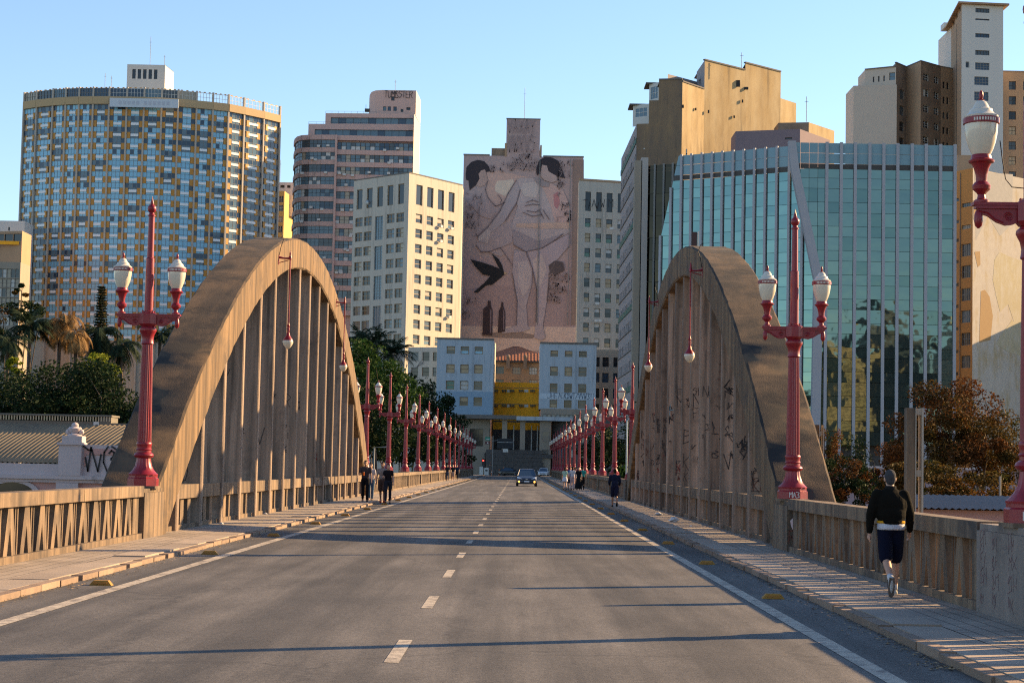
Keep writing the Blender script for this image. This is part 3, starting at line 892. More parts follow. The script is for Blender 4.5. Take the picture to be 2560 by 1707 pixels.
# ----- slab hotel with a curved front of chequered panels
PX = [62, 94, 134, 166, 199, 234, 274, 318, 361, 405, 446, 492, 533, 572, 611, 660, 701]
PY = [449, 446, 443.5, 442, 441, 440.4, 440, 440, 440, 440.4, 441.3, 443, 444.6, 446.4, 450, 455, 460]
pts = [plan(x, y, 240) for x, y in zip(PX, PY)]
H = thing('hotel', 'long curved high-rise with blue windows and orange and white panels behind the trees', 'hotel', (*pts[7], 0))
o0 = Vector(pts[7])
lp = [Vector(p) - o0 for p in pts]
zt = zat(318, 262, 440); fl = 2.72; nfl = 21
zb = zt - nfl * fl
bay_frames = []
rnd = random.Random(21)
orange_left = 300
stuff_or = MB(); stuff_win = MB(); stuff_sp = MB()
hwin = {}
def hotel_window(w, key):
    """strip of four panes above, two narrow lights beside the spandrel zone below"""
    k = (round(w, 1), key)
    if k in hwin: return hwin[k]
    w = k[0]
    mb = MB(); rr = random.Random(key * 31 + 5)
    mats = [FRM['grey'], GLS['blue'], GLS['navy'], GLS['steel'], GLS['curtain']]
    if key < 10: pal = [1, 1, 1, 1]
    elif key < 14: pal = [rr.choice((1, 1, 2)) for _ in range(4)]
    elif key < 18: pal = [rr.choice((2, 2, 3)) for _ in range(4)]
    else: pal = [rr.choice((4, 3, 2)) for _ in range(4)]
    h0, h1 = fl * .545, fl
    for i in range(4):
        mb.quad((w*i/4, .06, h0), (w*(i+1)/4, .06, h0), (w*(i+1)/4, .06, h1), (w*i/4, .06, h1), pal[i])
    mb.quad((w*.24, .06, 0), (w*.76, .06, 0), (w*.76, .06, h0), (w*.24, .06, h0), 1 if key < 14 else 3)
    for i in (0, 1, 2, 3, 4):
        c = w * i / 4
        mb.box(max(0, c - .035), min(w, c + .035), .0, .075, h0, h1)
    mb.box(w/2 - .03, w/2 + .03, .01, .075, 0, h0)
    for z in (h0, h1 - .06): mb.box(0, w, .005, .07, z, z + .06)
    hwin[k] = mb.mesh('window', mats)
    return hwin[k]
mesh_or = MB().box(0, 1, -.05, .08, 0, 1).mesh('orange_panel', B['hotel_orange'])
mesh_sp = MB().box(0, 1, -.07, .08, 0, 1).mesh('white_spandrel', B['hotel_white'])
for i in range(16):
    P, Q = lp[i], lp[i + 1]; d = Q - P; L = d.length; rz = math.atan2(d.y, d.x); u = d / L
    pw = .42; a = pw / 2; w = L - pw
    wide = i in (0, 1, 14, 15)
    for f in range(nfl):
        z = zt - (f + 1) * fl
        key = rnd.choice(range(10)) if rnd.random() < (.74 if f > 3 else .35) else rnd.randint(10, 17)
        if i >= 13: key = rnd.randint(14, 17)
        if i < 2 and f > 9: key = rnd.randint(14, 20)
        o = P + u * a
        if f < 18: put('window', hotel_window(w, key), H, (o.x, o.y, z), rz)
        else:
            me = hotel_window(w, key); mm = Matrix.Translation((o.x, o.y, z)) @ Matrix.Rotation(rz, 4, 'Z'); n0 = len(stuff_win.f)
            stuff_win.add([mm @ v.co for v in me.vertices], [tuple(p.vertices) for p in me.polygons])
            stuff_win.m[n0:] = [p.material_index for p in me.polygons]
        h = fl * .545
        for s0 in ((.0, .215), (.785, 1.0)) if not wide else ((.14, .30), (.70, .86)):
            q = P + u * (a + w * s0[0])
            if orange_left > 0:
                put('orange_panel', mesh_or, H, (q.x, q.y, z), rz, (w * (s0[1] - s0[0]), 1, h)); orange_left -= 1
            else:
                mm = Matrix.Translation((q.x, q.y, z)) @ Matrix.Rotation(rz, 4, 'Z') @ Matrix.Diagonal((w * (s0[1] - s0[0]), 1, h, 1))
                stuff_or.add([mm @ v.co for v in mesh_or.vertices], [tuple(p.vertices) for p in mesh_or.polygons])
        q = P + u * (a + w * .245)
        if f < 18: put('white_spandrel', mesh_sp, H, (q.x, q.y, z + h * .32), rz, (w * .51, 1, h * .42))
        else:
            mm = Matrix.Translation((q.x, q.y, z + h * .32)) @ Matrix.Rotation(rz, 4, 'Z') @ Matrix.Diagonal((w * .51, 1, h * .42, 1))
            stuff_sp.add([mm @ v.co for v in mesh_sp.vertices], [tuple(p.vertices) for p in mesh_sp.polygons])
        if wide:
            for s0 in (.0, .88):
                q = P + u * (a + w * s0)
                stuff_or.add([], [])
    # pier between the bays and the rooftop glazing
tag(stuff_or.build('orange_panels', B['hotel_orange'], H), kind='stuff')
tag(stuff_win.build('lower_windows', [FRM['grey'], GLS['blue'], GLS['navy'], GLS['steel'], GLS['curtain']], H), kind='stuff')
tag(stuff_sp.build('lower_spandrels', B['hotel_white'], H), kind='stuff')
zc0, zc1 = zt, zat(318, 243, 440) 
zg = zat(318, 221, 440)
for i in range(17):
    p = lp[i]; dirv = (lp[min(i + 1, 16)] - lp[max(i - 1, 0)]).normalized(); rz = math.atan2(dirv.y, dirv.x)
    MB().box(-.21, .21, -.35, .3, -8, zt).build('pier', B['hotel_pier'], H, (p.x, p.y, 0), rz)
    MB().box(-.2, .2, -.3, .3, zc1, zg + .25).build('roof_post', B['hotel_pier'], H, (p.x, p.y, 0), rz)
for i in range(16):
    P, Q = lp[i], lp[i + 1]; d = Q - P; L = d.length; rz = math.atan2(d.y, d.x)
    MB().box(0, L, -.5, .2, zc0, zc1).build('cornice', B['hotel_band'], H, (P.x, P.y, 0), rz)
    h = zg - zc1
    key = ['curtain', 'mid', 'steel', 'navy', 'navy', 'navy', 'navy', 'navy', 'steel', 'mid', 'curtain'][i] if i < 11 else None
    mb = MB()
    for k in range(6):
        x = .2 + (L - .4) * k / 5; mb.box(x - .04, x + .04, -.05, .05, zc1, zg)
    mb.box(.2, L - .2, -.04, .06, zg - .12, zg); mb.box(.2, L - .2, -.04, .06, zc1 + h * .45, zc1 + h * .45 + .07)
    mb.build('roof_glazing_frame', FRM['white'] if i > 5 else FRM['grey'], H, (P.x, P.y, 0), rz)
    if key:
        MB().quad((.2, .07, zc1), (L - .2, .07, zc1), (L - .2, .07, zg), (.2, .07, zg)).build('roof_pane', GLS[key], H, (P.x, P.y, 0), rz)
    for k in range(3):
        MB().box(L * (.12 + .3 * k), L * (.24 + .3 * k), -.06, .05, zg + .01, zg + .2).build('roof_edge_tile', B['hotel_orange'], H, (P.x, P.y, 0), rz)
    MB().quad((0, .32, -8), (L, .32, -8), (L, .32, zt), (0, .32, zt)).build('rear_wall', B['hotel_pier'], H, (P.x, P.y, 0), rz)
mb = MB(); ring = [(p.x, p.y, zc1 - .05) for p in lp] + [(lp[-1].x - 4, lp[-1].y + 14, zc1 - .05), (lp[0].x + 3, lp[0].y + 16, zc1 - .05)]
mb.add(ring, [tuple(range(len(ring)))])
for a, b in ((16, 17), (17, 18), (18, 0)):
    p, q = ring[a], ring[b]; mb.quad((p[0], p[1], -8), (q[0], q[1], -8), q, p)
mb.build('roof_and_rear', B['hotel_pier'], H)
# faded sign panel on the cornice: ghost squares where letters were
a, b = Vector(pts[6]), Vector(pts[10])
sg = MB(); zz0, zz1 = zat(318, 268, 438.8), zat(318, 248, 438.8)
x0, x1 = at(275, 260, 438.8).x - o0.x, at(447, 260, 438.8).x - o0.x
sp = sg.box(x0, x1, 438.3 - o0.y, 438.5 - o0.y, zz0 - .1, zz1 + .1).build('sign_panel', mat('faded_sign_panel', (.50, .55, .60), None, rough=.6), H)
gs = MB()
for k in range(5): gs.box(x0 + 2.2 + k * 1.05, x0 + 2.9 + k * 1.05, 438.28 - o0.y, 438.29 - o0.y, zz0 + .5, zz1 - .55)
for k in range(6): gs.box(x0 + 8.3 + k * 1.08, x0 + 9.0 + k * 1.08, 438.28 - o0.y, 438.29 - o0.y, zz0 + .5, zz1 - .55)
gs.build('letter_ghosts', mat('letter_ghost', (.43, .46, .52), None), sp)
# machine room on the roof
zr0 = zc1; hx0, hx1, hx2 = at(317, 200, 452).x - o0.x, at(412, 200, 452).x - o0.x, at(434, 200, 460).x - o0.x
mr = thing('rooftop_machine_room', 'white machine room with five dark louvres on the hotel roof', 'roof room', (o0.x, o0.y, 0))
zz = zat(360, 162, 452)
wl = [(1.3 + k * 1.35, 2.15 + k * 1.35, zz - 3.6, zz - 1.2, 'dark', 1, 1, 'dark') for k in range(5)]
wall(mr, (hx0, 12), (hx1, 12), zr0 - 3, zz, B['tower_white'], wl, .2)
wall(mr, (hx1, 12), (hx2, 20), zr0 - 3, zz - .1, B['tower_white'])
mb = MB().quad((hx0, 12, zz - .01), (hx1, 12, zz - .01), (hx2, 20, zz - .01), (hx0, 20, zz - .01)); mb.build('roof', B['roof_grey'], mr)
def antenna(px, py0, py1, Y, lab, r=.05):
    a, b = at(px, py0, Y), at(px, py1, Y)
    o = thing('antenna', lab, 'antenna', (a.x, a.y, a.z), 0, 'thin roof antennas')
    MB().tube([(0, 0, 0), (0, 0, b.z - a.z)], r, 6).build('mast', FRM['grey'], o)
    MB().tube([(-.3, 0, (b.z - a.z) * .8), (.3, 0, (b.z - a.z) * .8)], r * .6, 5).build('cross_arm', FRM['grey'], o)
antenna(375, 163, 92, 456, 'tall thin antenna on the white machine room of the hotel')
antenna(411, 163, 138, 456, 'short antenna at the corner of the white machine room')
antenna(262, 222, 184, 442, 'left of two short antennas on the hotel roof')
antenna(278, 220, 190, 442, 'right of two short antennas on the hotel roof')
antenna(1311, 298, 220, 424, 'antenna on top of the mural building tower')
antenna(988, 228, 200, 470, 'antenna on the pink building penthouse')
antenna(1854, 172, 132, 300, 'antenna on the ochre building roof')
antenna(2016, 305, 242, 300, 'lamp-like antenna to the right of the ochre building')
antenna(700, 455, 400, 500, 'thin antenna between the hotel and the pink building')

# ----- pale yellow block between hotel and pink building
p0, p1, p2 = plan(690, 505, 500), plan(711, 505, 500), plan(738, 520, 500)
yl = mat('cream_yellow_paint', (.50, .36, .12), (.45, .32, .11), .5, .9)
z1 = zat(711, 478, 505)
block('apartment_block', 'narrow pale yellow block between the hotel and the pink high-rise', 'building', [p0, p1, p2], -8, z1, yl,
      walls={0: lambda L: grid(L, [(.1, .85)], zrows(700, 505, [490, 512, 540, 565, 592, 620], 16), ['mid', 'curtain', 'steel'], 3, 2, 'white')})
q0, q1 = plan(692, 512, 470), plan(735, 512, 470)
block('roof_hut', 'small grey rooftop hut behind the pale yellow block', 'building', [q0, q1], z1 - 6, zat(711, 456, 512), B['tower_white'], walls={0: lambda L: [(L * .2, L * .45, zat(711, 470, 512), zat(711, 463, 512), 'dark', 1, 1, 'dark'), (L * .6, L * .8, zat(711, 470, 512), zat(711, 463, 512), 'dark', 1, 1, 'dark')]})

# ----- pink high-rise with ribbon windows, curved at the left, stepped on top
PK = thing('pink_high_rise', 'pink high-rise with ribbon windows, rounded left corner and stepped top', 'building', (*plan(836, 470), 0))
ox, oy = PK.location.x, PK.location.y
def L2(px, Y): p = plan(px, Y, 500); return Vector((p[0] - ox, p[1] - oy))
ztop = zat(836, 338, 470)
pitch = 3.2
curve = [L2(733, 482), L2(735, 477), L2(741, 473.5), L2(752, 471.5), L2(770, 470.7), L2(800, 470.2), L2(835, 470)]
right = [L2(838, 470.5), L2(1030, 470.5)]
rnd = random.Random(9)
def ribbon_bands(poly, ztop, n, gh, sh, dz, npan, glasses):
    for f in range(n):
        z1 = ztop - dz - f * pitch; z0 = z1 - gh
        for P, Q in zip(poly[:-1], poly[1:]):
            d = Q - P; L = d.length; rz = math.atan2(d.y, d.x)
            k = max(1, round(L / 1.25))
            if L > 6:
                seg = L / k
                for j in range(k):
                    o = P + d / L * (seg * j)
                    put('window', window_mesh(seg - .02, gh, 1, 2, rnd.choice(glasses), 'dark', .06, False), PK, (o.x, o.y, z0), rz)
            else:
                put('window', window_mesh(L, gh, k, 2, rnd.choice(glasses), 'dark', .06, False), PK, (P.x, P.y, z0), rz)
            k2 = max(1, round(L / 2.5))
            mb = MB()
            for j in range(k2): mb.box(L * j / k2 + .015, L * (j + 1) / k2 - .015, -.28, .1, z0 - sh, z0)
            mb.build('spandrel', B['pink'], PK, (P.x, P.y, 0), rz)
gla = ['steel', 'steel', 'mid', 'navy', 'steel+navy', 'curtain+steel', 'white+mid', 'mid']
ribbon_bands(curve, ztop, 14, 2.0, 1.2, 1.25, 10, gla)
ribbon_bands(right, ztop, 14, 1.95, 1.25, 1.75, 14, gla + ['curtain', 'white+steel'])
mb = MB()
for P, Q in list(zip(curve[:-1], curve[1:])) + [(right[0], right[1])]:
    d = Q - P; n = Vector((d.y, -d.x)).normalized() * .3
    mb.prism([(P.x + n.x, P.y + n.y, ztop - 1.25), (Q.x + n.x, Q.y + n.y, ztop - 1.25), (Q.x - n.x, Q.y - n.y, ztop - 1.25), (P.x - n.x, P.y - n.y, ztop - 1.25)], (0, 0, 1.27))
mb.build('parapet', B['pink'], PK)
MB().box(L2(834, 469.5).x, L2(839, 469.5).x, L2(836, 469.4).y, L2(836, 471).y, -8, ztop - .01).build('fin', B['pink'], PK)
# core, roof and sunlit right flank
core = curve + [right[1] + Vector((0, .5))] + [L2(1045, 487), L2(740, 495)]
mb = MB(); n = len(core)
mb.add([(p.x, p.y + 1.2, -8) for p in core] + [(p.x, p.y + 1.2, ztop - .05) for p in core], [tuple(range(n, 2 * n))] + [(i, (i + 1) % n, n + (i + 1) % n, n + i) for i in range(n)])
mb.build('core', B['pink'], PK)
crm = mat('sunlit_flank', (.66, .55, .42), (.58, .48, .38), .5, .9)  # lighter than the pink front: sunlight put into the colour
def flank(pxa, ya, pxb, yb, z0, z1):
    wall(PK, L2(pxa, ya), L2(pxb, yb), z0, z1, crm)
flank(1030.5, 470.2, 1046, 485, -8, zat(1030, 285, 470))
tiers = [(766, 307.5, 338, 1.9), (808, 280, 307.5, 1.9)]
for pxl, yt, yb_, gh in tiers:
    z0_, z1_ = zat(836, yb_, 472), zat(836, yt, 472)
    a, b, c = L2(pxl, 474), L2(1032, 472.5), L2(1045, 486)
    wall(PK, a, b, z0_ - .3, z1_, B['pink'], [((b - a).length * .06, (b - a).length * .985, z0_ + .15, z0_ + 1.75, 'steel+navy+steel+steel', 14 if pxl < 790 else 11, 1, 'dark')], .5)
    wall(PK, L2(pxl, 488), a, z0_ - .3, z1_, B['pink'])
    mb = MB().add([(a.x, a.y, z1_ - .05), (b.x, b.y, z1_ - .05), (c.x, c.y, z1_ - .05), (a.x, c.y, z1_ - .05)], [(0, 1, 2, 3)]); mb.build('tier_roof', B['roof_grey'], PK)
    rl = MB()
    for k in range(9):
        p = a.lerp(b, k / 14); rl.tube([(p.x, p.y + .2, z1_), (p.x, p.y + .2, z1_ + .55)], .03, 4)
    q = a.lerp(b, 8 / 14); rl.tube([(a.x, a.y + .2, z1_ + .55), (q.x, q.y + .2, z1_ + .55)], .03, 4)
    rl.build('guard_rail', FRM['grey'], PK)
z0_, z1_ = zat(960, 281, 474), zat(1000, 226, 474)
pc = [L2(917, 486), L2(917.5, 481), L2(922, 477), L2(932, 475), L2(950, 474.2), L2(1034, 474), L2(1046, 487)]
for k, (P, Q) in enumerate(zip(pc[:-1], pc[1:])):
    w_ = []
    L = (Q - P).length
    if k == 4:
        zz = z0_ + .2
        w_ = [(L * f, L * (f + .1), zz + .2, zz + 1.35, g_, 1, 1, 'dark') for f, g_ in ((.0 + .02, 'steel'), (.16, 'navy'), (.33, 'navy'))] + [(L * .55, L * .63, zz - .05, zz + .75, 'dark', 1, 1, 'dark'), (L * .72, L * .84, zz + .5, zz + 1.2, 'dark', 1, 1, 'dark'), (L * .26, L * .36, zz + 2.9, zz + 4.0, 'dark', 1, 1, 'dark')]
    wall(PK, P, Q, z0_ - .5, z1_, crm if k == 5 else B['pink'], w_, .25, 'penthouse_wall')
mb = MB().add([(p.x, p.y, z1_ - .02) for p in pc], [tuple(range(len(pc)))]); mb.build('penthouse_roof', B['roof_grey'], PK)
gr = MB(); strokes(gr, 'TUMBSTER', (L2(955, 473.9).x, L2(955, 473.9).y, zat(960, 244, 474)), UX, UZ, 1.75, .13, .42, .11, .06)
gr.build('roof_scrawl', ML['black'], PK)
bal = MB().tube([(pc[1].x - .9, pc[1].y, z0_ + 2.0), (pc[1].x - .9, pc[1].y, z0_ + 3.3)], .05, 4); bal.box(pc[1].x - 1.1, pc[1].x + .4, pc[1].y - 1.2, pc[1].y + .2, z0_ + 1.3, z0_ + 2.0); bal.build('service_platform', FRM['dark'], PK)
# air conditioners on the ribbon facade
ac = MB().box(0, .8, -.75, -.29, 0, .55).mesh('air_conditioner', FRM['white'])
for k in range(34):
    f = rnd.randint(0, 11)
    if rnd.random() < .5: px, dz = rnd.uniform(745, 830), 1.25 + 2.0
    else: px, dz = rnd.uniform(842, 900) if f > 2 else rnd.uniform(842, 1000), 1.75 + 1.95
    p = L2(px, 470.4); put('air_conditioner', ac, PK, (p.x, p.y, ztop - dz - f * pitch + rnd.uniform(-.8, .3)))

# ----- white corner building with square windows
C0, C1, C2 = plan(885, 397.5, 450), plan(1023, 385, 440), plan(1157, 401.0, 450)
zt_ = zat(1023, 432, 385)
rnd3 = random.Random(4)
tops = [530 + 38 * k for k in range(10)]
rows = zrows(1023, 385, tops, 23)
def wr(L):
    w = grid(L, [(.135, .255), (.335, .455), (.535, .655), (.735, .855)], rows, ['dark+curtain', 'dark+mid', 'dark', 'mid+dark', 'dark', 'steel+dark'], 1, 2, 'tan', rnd3)
    z0, z1 = zat(1023, 508, 385), zat(1023, 457, 385)
    return w + [(a * L, b * L, z0, z1, 'dark', 1, 1, 'tan') for a, b in ((.135, .25), (.335, .45), (.535, .65), (.735, .85))]
def wl_(L):
    w = grid(L, [(.045, .18), (.207, .345), (.62, .757), (.79, .925)], rows, ['dark+mid', 'mid+steel', 'dark+curtain', 'mid', 'dark'], 2, 2, 'tan', rnd3)
    z0, z1 = zat(1023, 508, 385), zat(1023, 457, 385)
    w += [(a * L, b * L, z0, z1, 'dark', 1, 1, 'tan') for a, b in ((.06, .165), (.245, .35), (.435, .54), (.62, .725), (.81, .915))]
    for k in range(5):
        w.append((L * .41, L * .55, zat(1023, 592 + 76 * k, 385), zat(1023, 532 + 76 * k, 385), 'steel', 3, 8, 'grey'))
    return w
WB = block('white_corner_building', 'white corner building with square windows, one face sunlit, left of the mural', 'building', [C0, C1, C2], -8, zt_, B['white_wall'], B['roof_grey'], {0: wl_, 1: wr}, back=18, cap=(B['stain'], .25, .06))
for k in range(4):
    i = 1; P, Q = Vector(C1), Vector(C2); f = rnd3.choice((.15, .35, .55, .75)); r_ = rnd3.choice(rows[:8])
    p = P.lerp(Q, f) - Vector(C0); d = (Q - P)
    put('air_conditioner', ac, WB, (p.x, p.y, r_[0] - .1), math.atan2(d.y, d.x))
# dishes and aerials in the tall top openings
dish = MB().lathe([(.02, 0), (.35, .06), (.55, .16), (.6, .2)], 12)
dm = dish.mesh('satellite_dish', FRM['white'], True)
p = Vector(C0).lerp(Vector(C1), .27) - Vector(C0); o = put('satellite_dish', dm, WB, (p.x, p.y - .5, zat(1023, 495, 385)))
o.rotation_euler = (R(75), 0, R(20))

# ----- the mural building
MY = 420.0
MBD = thing('mural_building', 'tall blank-walled building painted with a giant mural of two capped figures', 'building', (*plan(1155, MY), 0))
mo = Vector((MBD.location.x, MBD.location.y))
def mx(px, py=600, Y=MY): p = at(px, py, Y); return p.x - mo.x
zm = zat(1300, 391, MY)
mb = MB().box(mx(1155), mx(1455), 0, 16, -8, zm); mb.build('blank_wall', B['mural_wall'], MBD)
mb = MB().box(mx(1266, 340), mx(1350, 340), .02, 9, zm - .1, zat(1308, 299, MY)); mb.build('lift_tower', B['mural_wall'], MBD)
mb = MB().box(mx(1229, 370), mx(1265, 370), .5, 8, zm - 2.5, zat(1245, 370, MY)); mb.build('roof_room', B['brown'], MBD)
mb = MB().box(mx(1262, 370), mx(1267, 370), -.1, 8, zm - .1, zat(1262, 358, MY)); mb.box(mx(1350, 400), mx(1354, 400), .0, 8, zm - .1, zat(1350, 363, MY)); mb.build('buttress', B['brown_light'], MBD)
cpg = MB().box(mx(1154), mx(1220), -.12, .5, zm, zm + .3).box(mx(1354), mx(1456), -.12, .5, zm, zm + .3).box(mx(1265, 340), mx(1351, 340), -.1, .5, zat(1308, 299, MY), zat(1308, 299, MY) + .25)
tag(cpg.build('coping', B['stain'], MBD), kind='stuff')
cm_ = {}
def pm(name, c, c2=None):
    if name not in cm_:
        c2 = c2 or tuple(v * .86 for v in c)
        c = tuple(v * (1.08 if sum(c) > .6 else 1) for v in c)
        cm_[name] = mat('mural_' + name, c, c2, .35, .9, c3=tuple(v * .78 for v in c), s3=.3, w3=(.58, .75))
    return cm_[name]
MUR = [  # colour name, rgb, polygon in survey units of the wall
 ('dusk', (.44, .315, .305), [(55, 960), (300, 990), (560, 980), (735, 990), (770, 990), (770, 1420), (50, 1420)]),
 ('deep', (.39, .275, .27), [(55, 1180), (260, 1150), (420, 1160), (770, 1180), (770, 1418), (50, 1418)]),
 ('floor', (.63, .46, .39), [(50, 1405), (770, 1412), (770, 1560), (50, 1560)]),
 ('shade', (.30, .215, .185), [(180, 1448), (420, 1440), (520, 1462), (500, 1485), (300, 1480), (190, 1472)]),
 ('strip', (.30, .205, .17), [(752, 372), (820, 372), (820, 520), (790, 530), (775, 1400), (740, 1400)]),
 ('skin2', (.56, .37, .31), [(215, 450), (236, 445), (300, 440), (420, 470), (520, 490), (400, 560), (330, 645), (270, 662), (225, 610), (208, 560), (225, 500)]),
 ('skinlight', (.66, .53, .43), [(280, 505), (380, 495), (395, 530), (330, 600), (270, 570), (265, 540)]),
 ('face', (.48, .32, .27), [(165, 462), (180, 440), (205, 432), (216, 470), (224, 500), (205, 530), (175, 542), (150, 530), (172, 490)]),
 ('cap', (.045, .035, .042), [(85, 470), (90, 420), (120, 387), (160, 374), (200, 382), (230, 415), (236, 446), (214, 450), (205, 433), (180, 440), (165, 462), (172, 490), (150, 530), (110, 562), (103, 502), (88, 498)]),
 ('arm2', (.45, .33, .31), [(125, 640), (150, 640), (168, 680), (215, 702), (272, 698), (240, 742), (180, 722), (150, 692), (120, 660)]),
 ('lift', (.42, .33, .33), [(150, 905), (160, 865), (250, 800), (320, 780), (372, 760), (378, 885), (300, 920), (330, 960), (300, 975), (230, 945), (180, 945)]),
 ('body', (.47, .38, .37), [(400, 500), (430, 485), (520, 490), (575, 512), (640, 600), (650, 680), (735, 760), (738, 822), (640, 872), (560, 920), (460, 945), (385, 900), (368, 785), (410, 660), (380, 610)]),
 ('pinkside', (.55, .37, .33), [(545, 500), (620, 520), (690, 560), (728, 650), (738, 765), (640, 760), (610, 650)]),
 ('rose', (.50, .22, .22), [(630, 590), (660, 570), (672, 640), (655, 680), (635, 660)]),
 ('chest', (.54, .45, .42), [(440, 520), (520, 510), (545, 560), (520, 610), (450, 600), (425, 560)]),
 ('belly', (.35, .285, .30), [(372, 800), (540, 880), (700, 830), (620, 890), (560, 922), (460, 946), (385, 902)]),
 ('waist', (.58, .40, .32), [(400, 770), (735, 760), (738, 800), (560, 800), (400, 790)]),
 ('arm', (.43, .35, .35), [(400, 500), (424, 560), (402, 640), (330, 755), (240, 830), (222, 895), (165, 882), (160, 850), (225, 790), (300, 690), (350, 580)]),
 ('hand', (.50, .41, .39), [(165, 855), (225, 800), (240, 832), (222, 893), (205, 860), (170, 880)]),
 ('leg1', (.42, .34, .36), [(385, 935), (470, 945), (500, 1050), (495, 1150), (462, 1280), (470, 1400), (486, 1425), (440, 1442), (310, 1452), (308, 1438), (400, 1400), (405, 1250), (375, 1080)]),
 ('leg1l', (.50, .41, .41), [(410, 1010), (470, 1000), (492, 1070), (480, 1170), (440, 1230), (410, 1130)]),
 ('leg2', (.44, .35, .37), [(470, 940), (560, 925), (730, 830), (736, 900), (640, 1010), (605, 1080), (590, 1250), (565, 1400), (580, 1480), (560, 1496), (510, 1480), (522, 1380), (526, 1180), (500, 1050)]),
 ('leg2l', (.54, .43, .41), [(500, 1000), (560, 960), (590, 1060), (545, 1170), (528, 1140)]),
 ('skinhead', (.47, .34, .31), [(560, 405), (590, 410), (600, 445), (650, 475), (652, 505), (620, 516), (575, 500), (548, 470)]),
 ('cap2', (.04, .032, .04), [(525, 430), (540, 380), (575, 357), (620, 360), (660, 380), (680, 420), (704, 490), (650, 475), (600, 446), (590, 410), (560, 405), (550, 450), (530, 472), (524, 455)]),
 ('neck', (.33, .27, .27), [(510, 480), (560, 500), (605, 520), (600, 545), (560, 540), (515, 505)]),
 ('bird', (.018, .018, .022), [(115, 992), (200, 1015), (262, 1036), (296, 1052), (246, 955), (290, 990), (312, 1030), (320, 1065), (330, 1078), (320, 1092), (250, 1150), (215, 1152), (160, 1200), (135, 1196), (200, 1140), (240, 1095), (190, 1085), (140, 1030)]),
 ('beak', (.55, .38, .22), [(322, 1070), (350, 1080), (326, 1086)]),
 ('bottle', (.055, .035, .04), [(190, 1460), (195, 1300), (220, 1280), (222, 1250), (240, 1250), (242, 1280), (252, 1310), (250, 1464)]),
 ('bottle2', (.055, .035, .04), [(285, 1445), (292, 1310), (305, 1285), (307, 1257), (317, 1257), (320, 1290), (330, 1320), (330, 1441)]),
 ('glint', (.22, .16, .18), [(236, 1300), (246, 1310), (244, 1450), (236, 1450)]),
 ('glint2', (.22, .16, .18), [(318, 1300), (326, 1325), (325, 1430), (318, 1430)]),
 ('smudge', (.12, .09, .09), [(600, 1030), (640, 1000), (690, 1010), (700, 1060), (640, 1090), (610, 1080)]),
]
def mu(cx, cy, e): p = at(1130 + .4019 * cx, 250 + .4019 * cy, MY); return Vector((p.x - mo.x, -e, p.z))
for k, (nm, c, poly) in enumerate(MUR):
    pts_ = [mu(x, y, .03 + .012 * k) for x, y in poly]
    MB().prism([tuple(p) for p in pts_][::-1], (0, .008, 0)).build('mural_' + nm, pm(nm, c), MBD)
ln = MB(); rl = random.Random(77); sk = .03 + .012 * len(MUR)
DARK = mat('mural_line', (.17, .125, .13), None)
for pl in ([(225, 500), (208, 560), (225, 612), (270, 662), (330, 640)], [(400, 500), (350, 580), (300, 690), (225, 790), (160, 850)], [(424, 560), (402, 640), (330, 755)], [(385, 902), (460, 946), (560, 922), (640, 872), (690, 835)],
           [(460, 945), (500, 1050), (526, 1180), (522, 1380)], [(375, 1080), (405, 1250), (400, 1400)], [(590, 1250), (605, 1080), (640, 1010)], [(150, 905), (180, 945), (230, 945), (300, 920)], [(300, 920), (350, 990), (375, 1030)],
           [(460, 640), (500, 625), (535, 635)], [(455, 660), (500, 650), (545, 655)], [(465, 690), (520, 700), (550, 680)], [(545, 690), (570, 740)], [(565, 685), (605, 745)], [(285, 590), (310, 625), (300, 640)], [(440, 700), (500, 725), (560, 715)]):
    ribbon(ln, [mu(x, y, sk) for x, y in pl], UX, UZ, .17)
ln.build('mural_outline', DARK, MBD)
sc = MB(); PIX = mat('faded_scrawl', (.29, .21, .20), None)
for (x0, y0, w, h, n, lw) in ((80, 640, 90, 300, 14, .1), (90, 580, 100, 70, 6, .1), (660, 380, 90, 120, 8, .12), (650, 500, 80, 260, 12, .12), (600, 1080, 110, 60, 6, .16), (600, 1130, 90, 120, 8, .16), (360, 340, 170, 100, 10, .14), (60, 1200, 100, 160, 12, .1), (240, 390, 90, 60, 6, .15), (680, 640, 60, 120, 8, .15)):
    a = mu(x0, y0 + h, sk + .01); b = mu(x0 + w, y0, sk + .01)
    scribble(sc, a, UX, UZ, b.x - a.x, b.z - a.z, n, lw, rl)
for cx, cy, t, h in ((345, 205, 'VAXAY', 3.0), (345, 322, 'VWXVS', 3.8), (345, 430, 'HOTELMA', 1.5), (600, 1260, 'FMG', 1.4), (604, 1200, 'FAVA', 1.6), (610, 1130, 'PAVO', 1.8)):
    strokes(sc, t, mu(cx, cy, sk + .02), UX, UZ, h, .2, (6.6 / 5 - .35) / h if h > 2.5 else .5, .35 / h if h > 2.5 else .15, .05, rl)
tag(sc.build('wall_scrawl', PIX, MBD), kind='stuff')
pj = MB()
for cx in (545, 735): pj.box(mu(cx, 500, 0).x - .07, mu(cx, 500, 0).x + .07, -.62, -.45, mu(cx, 1400, 0).z, mu(cx, 370, 0).z)
pj.build('downpipe', FRM['grey'], MBD)

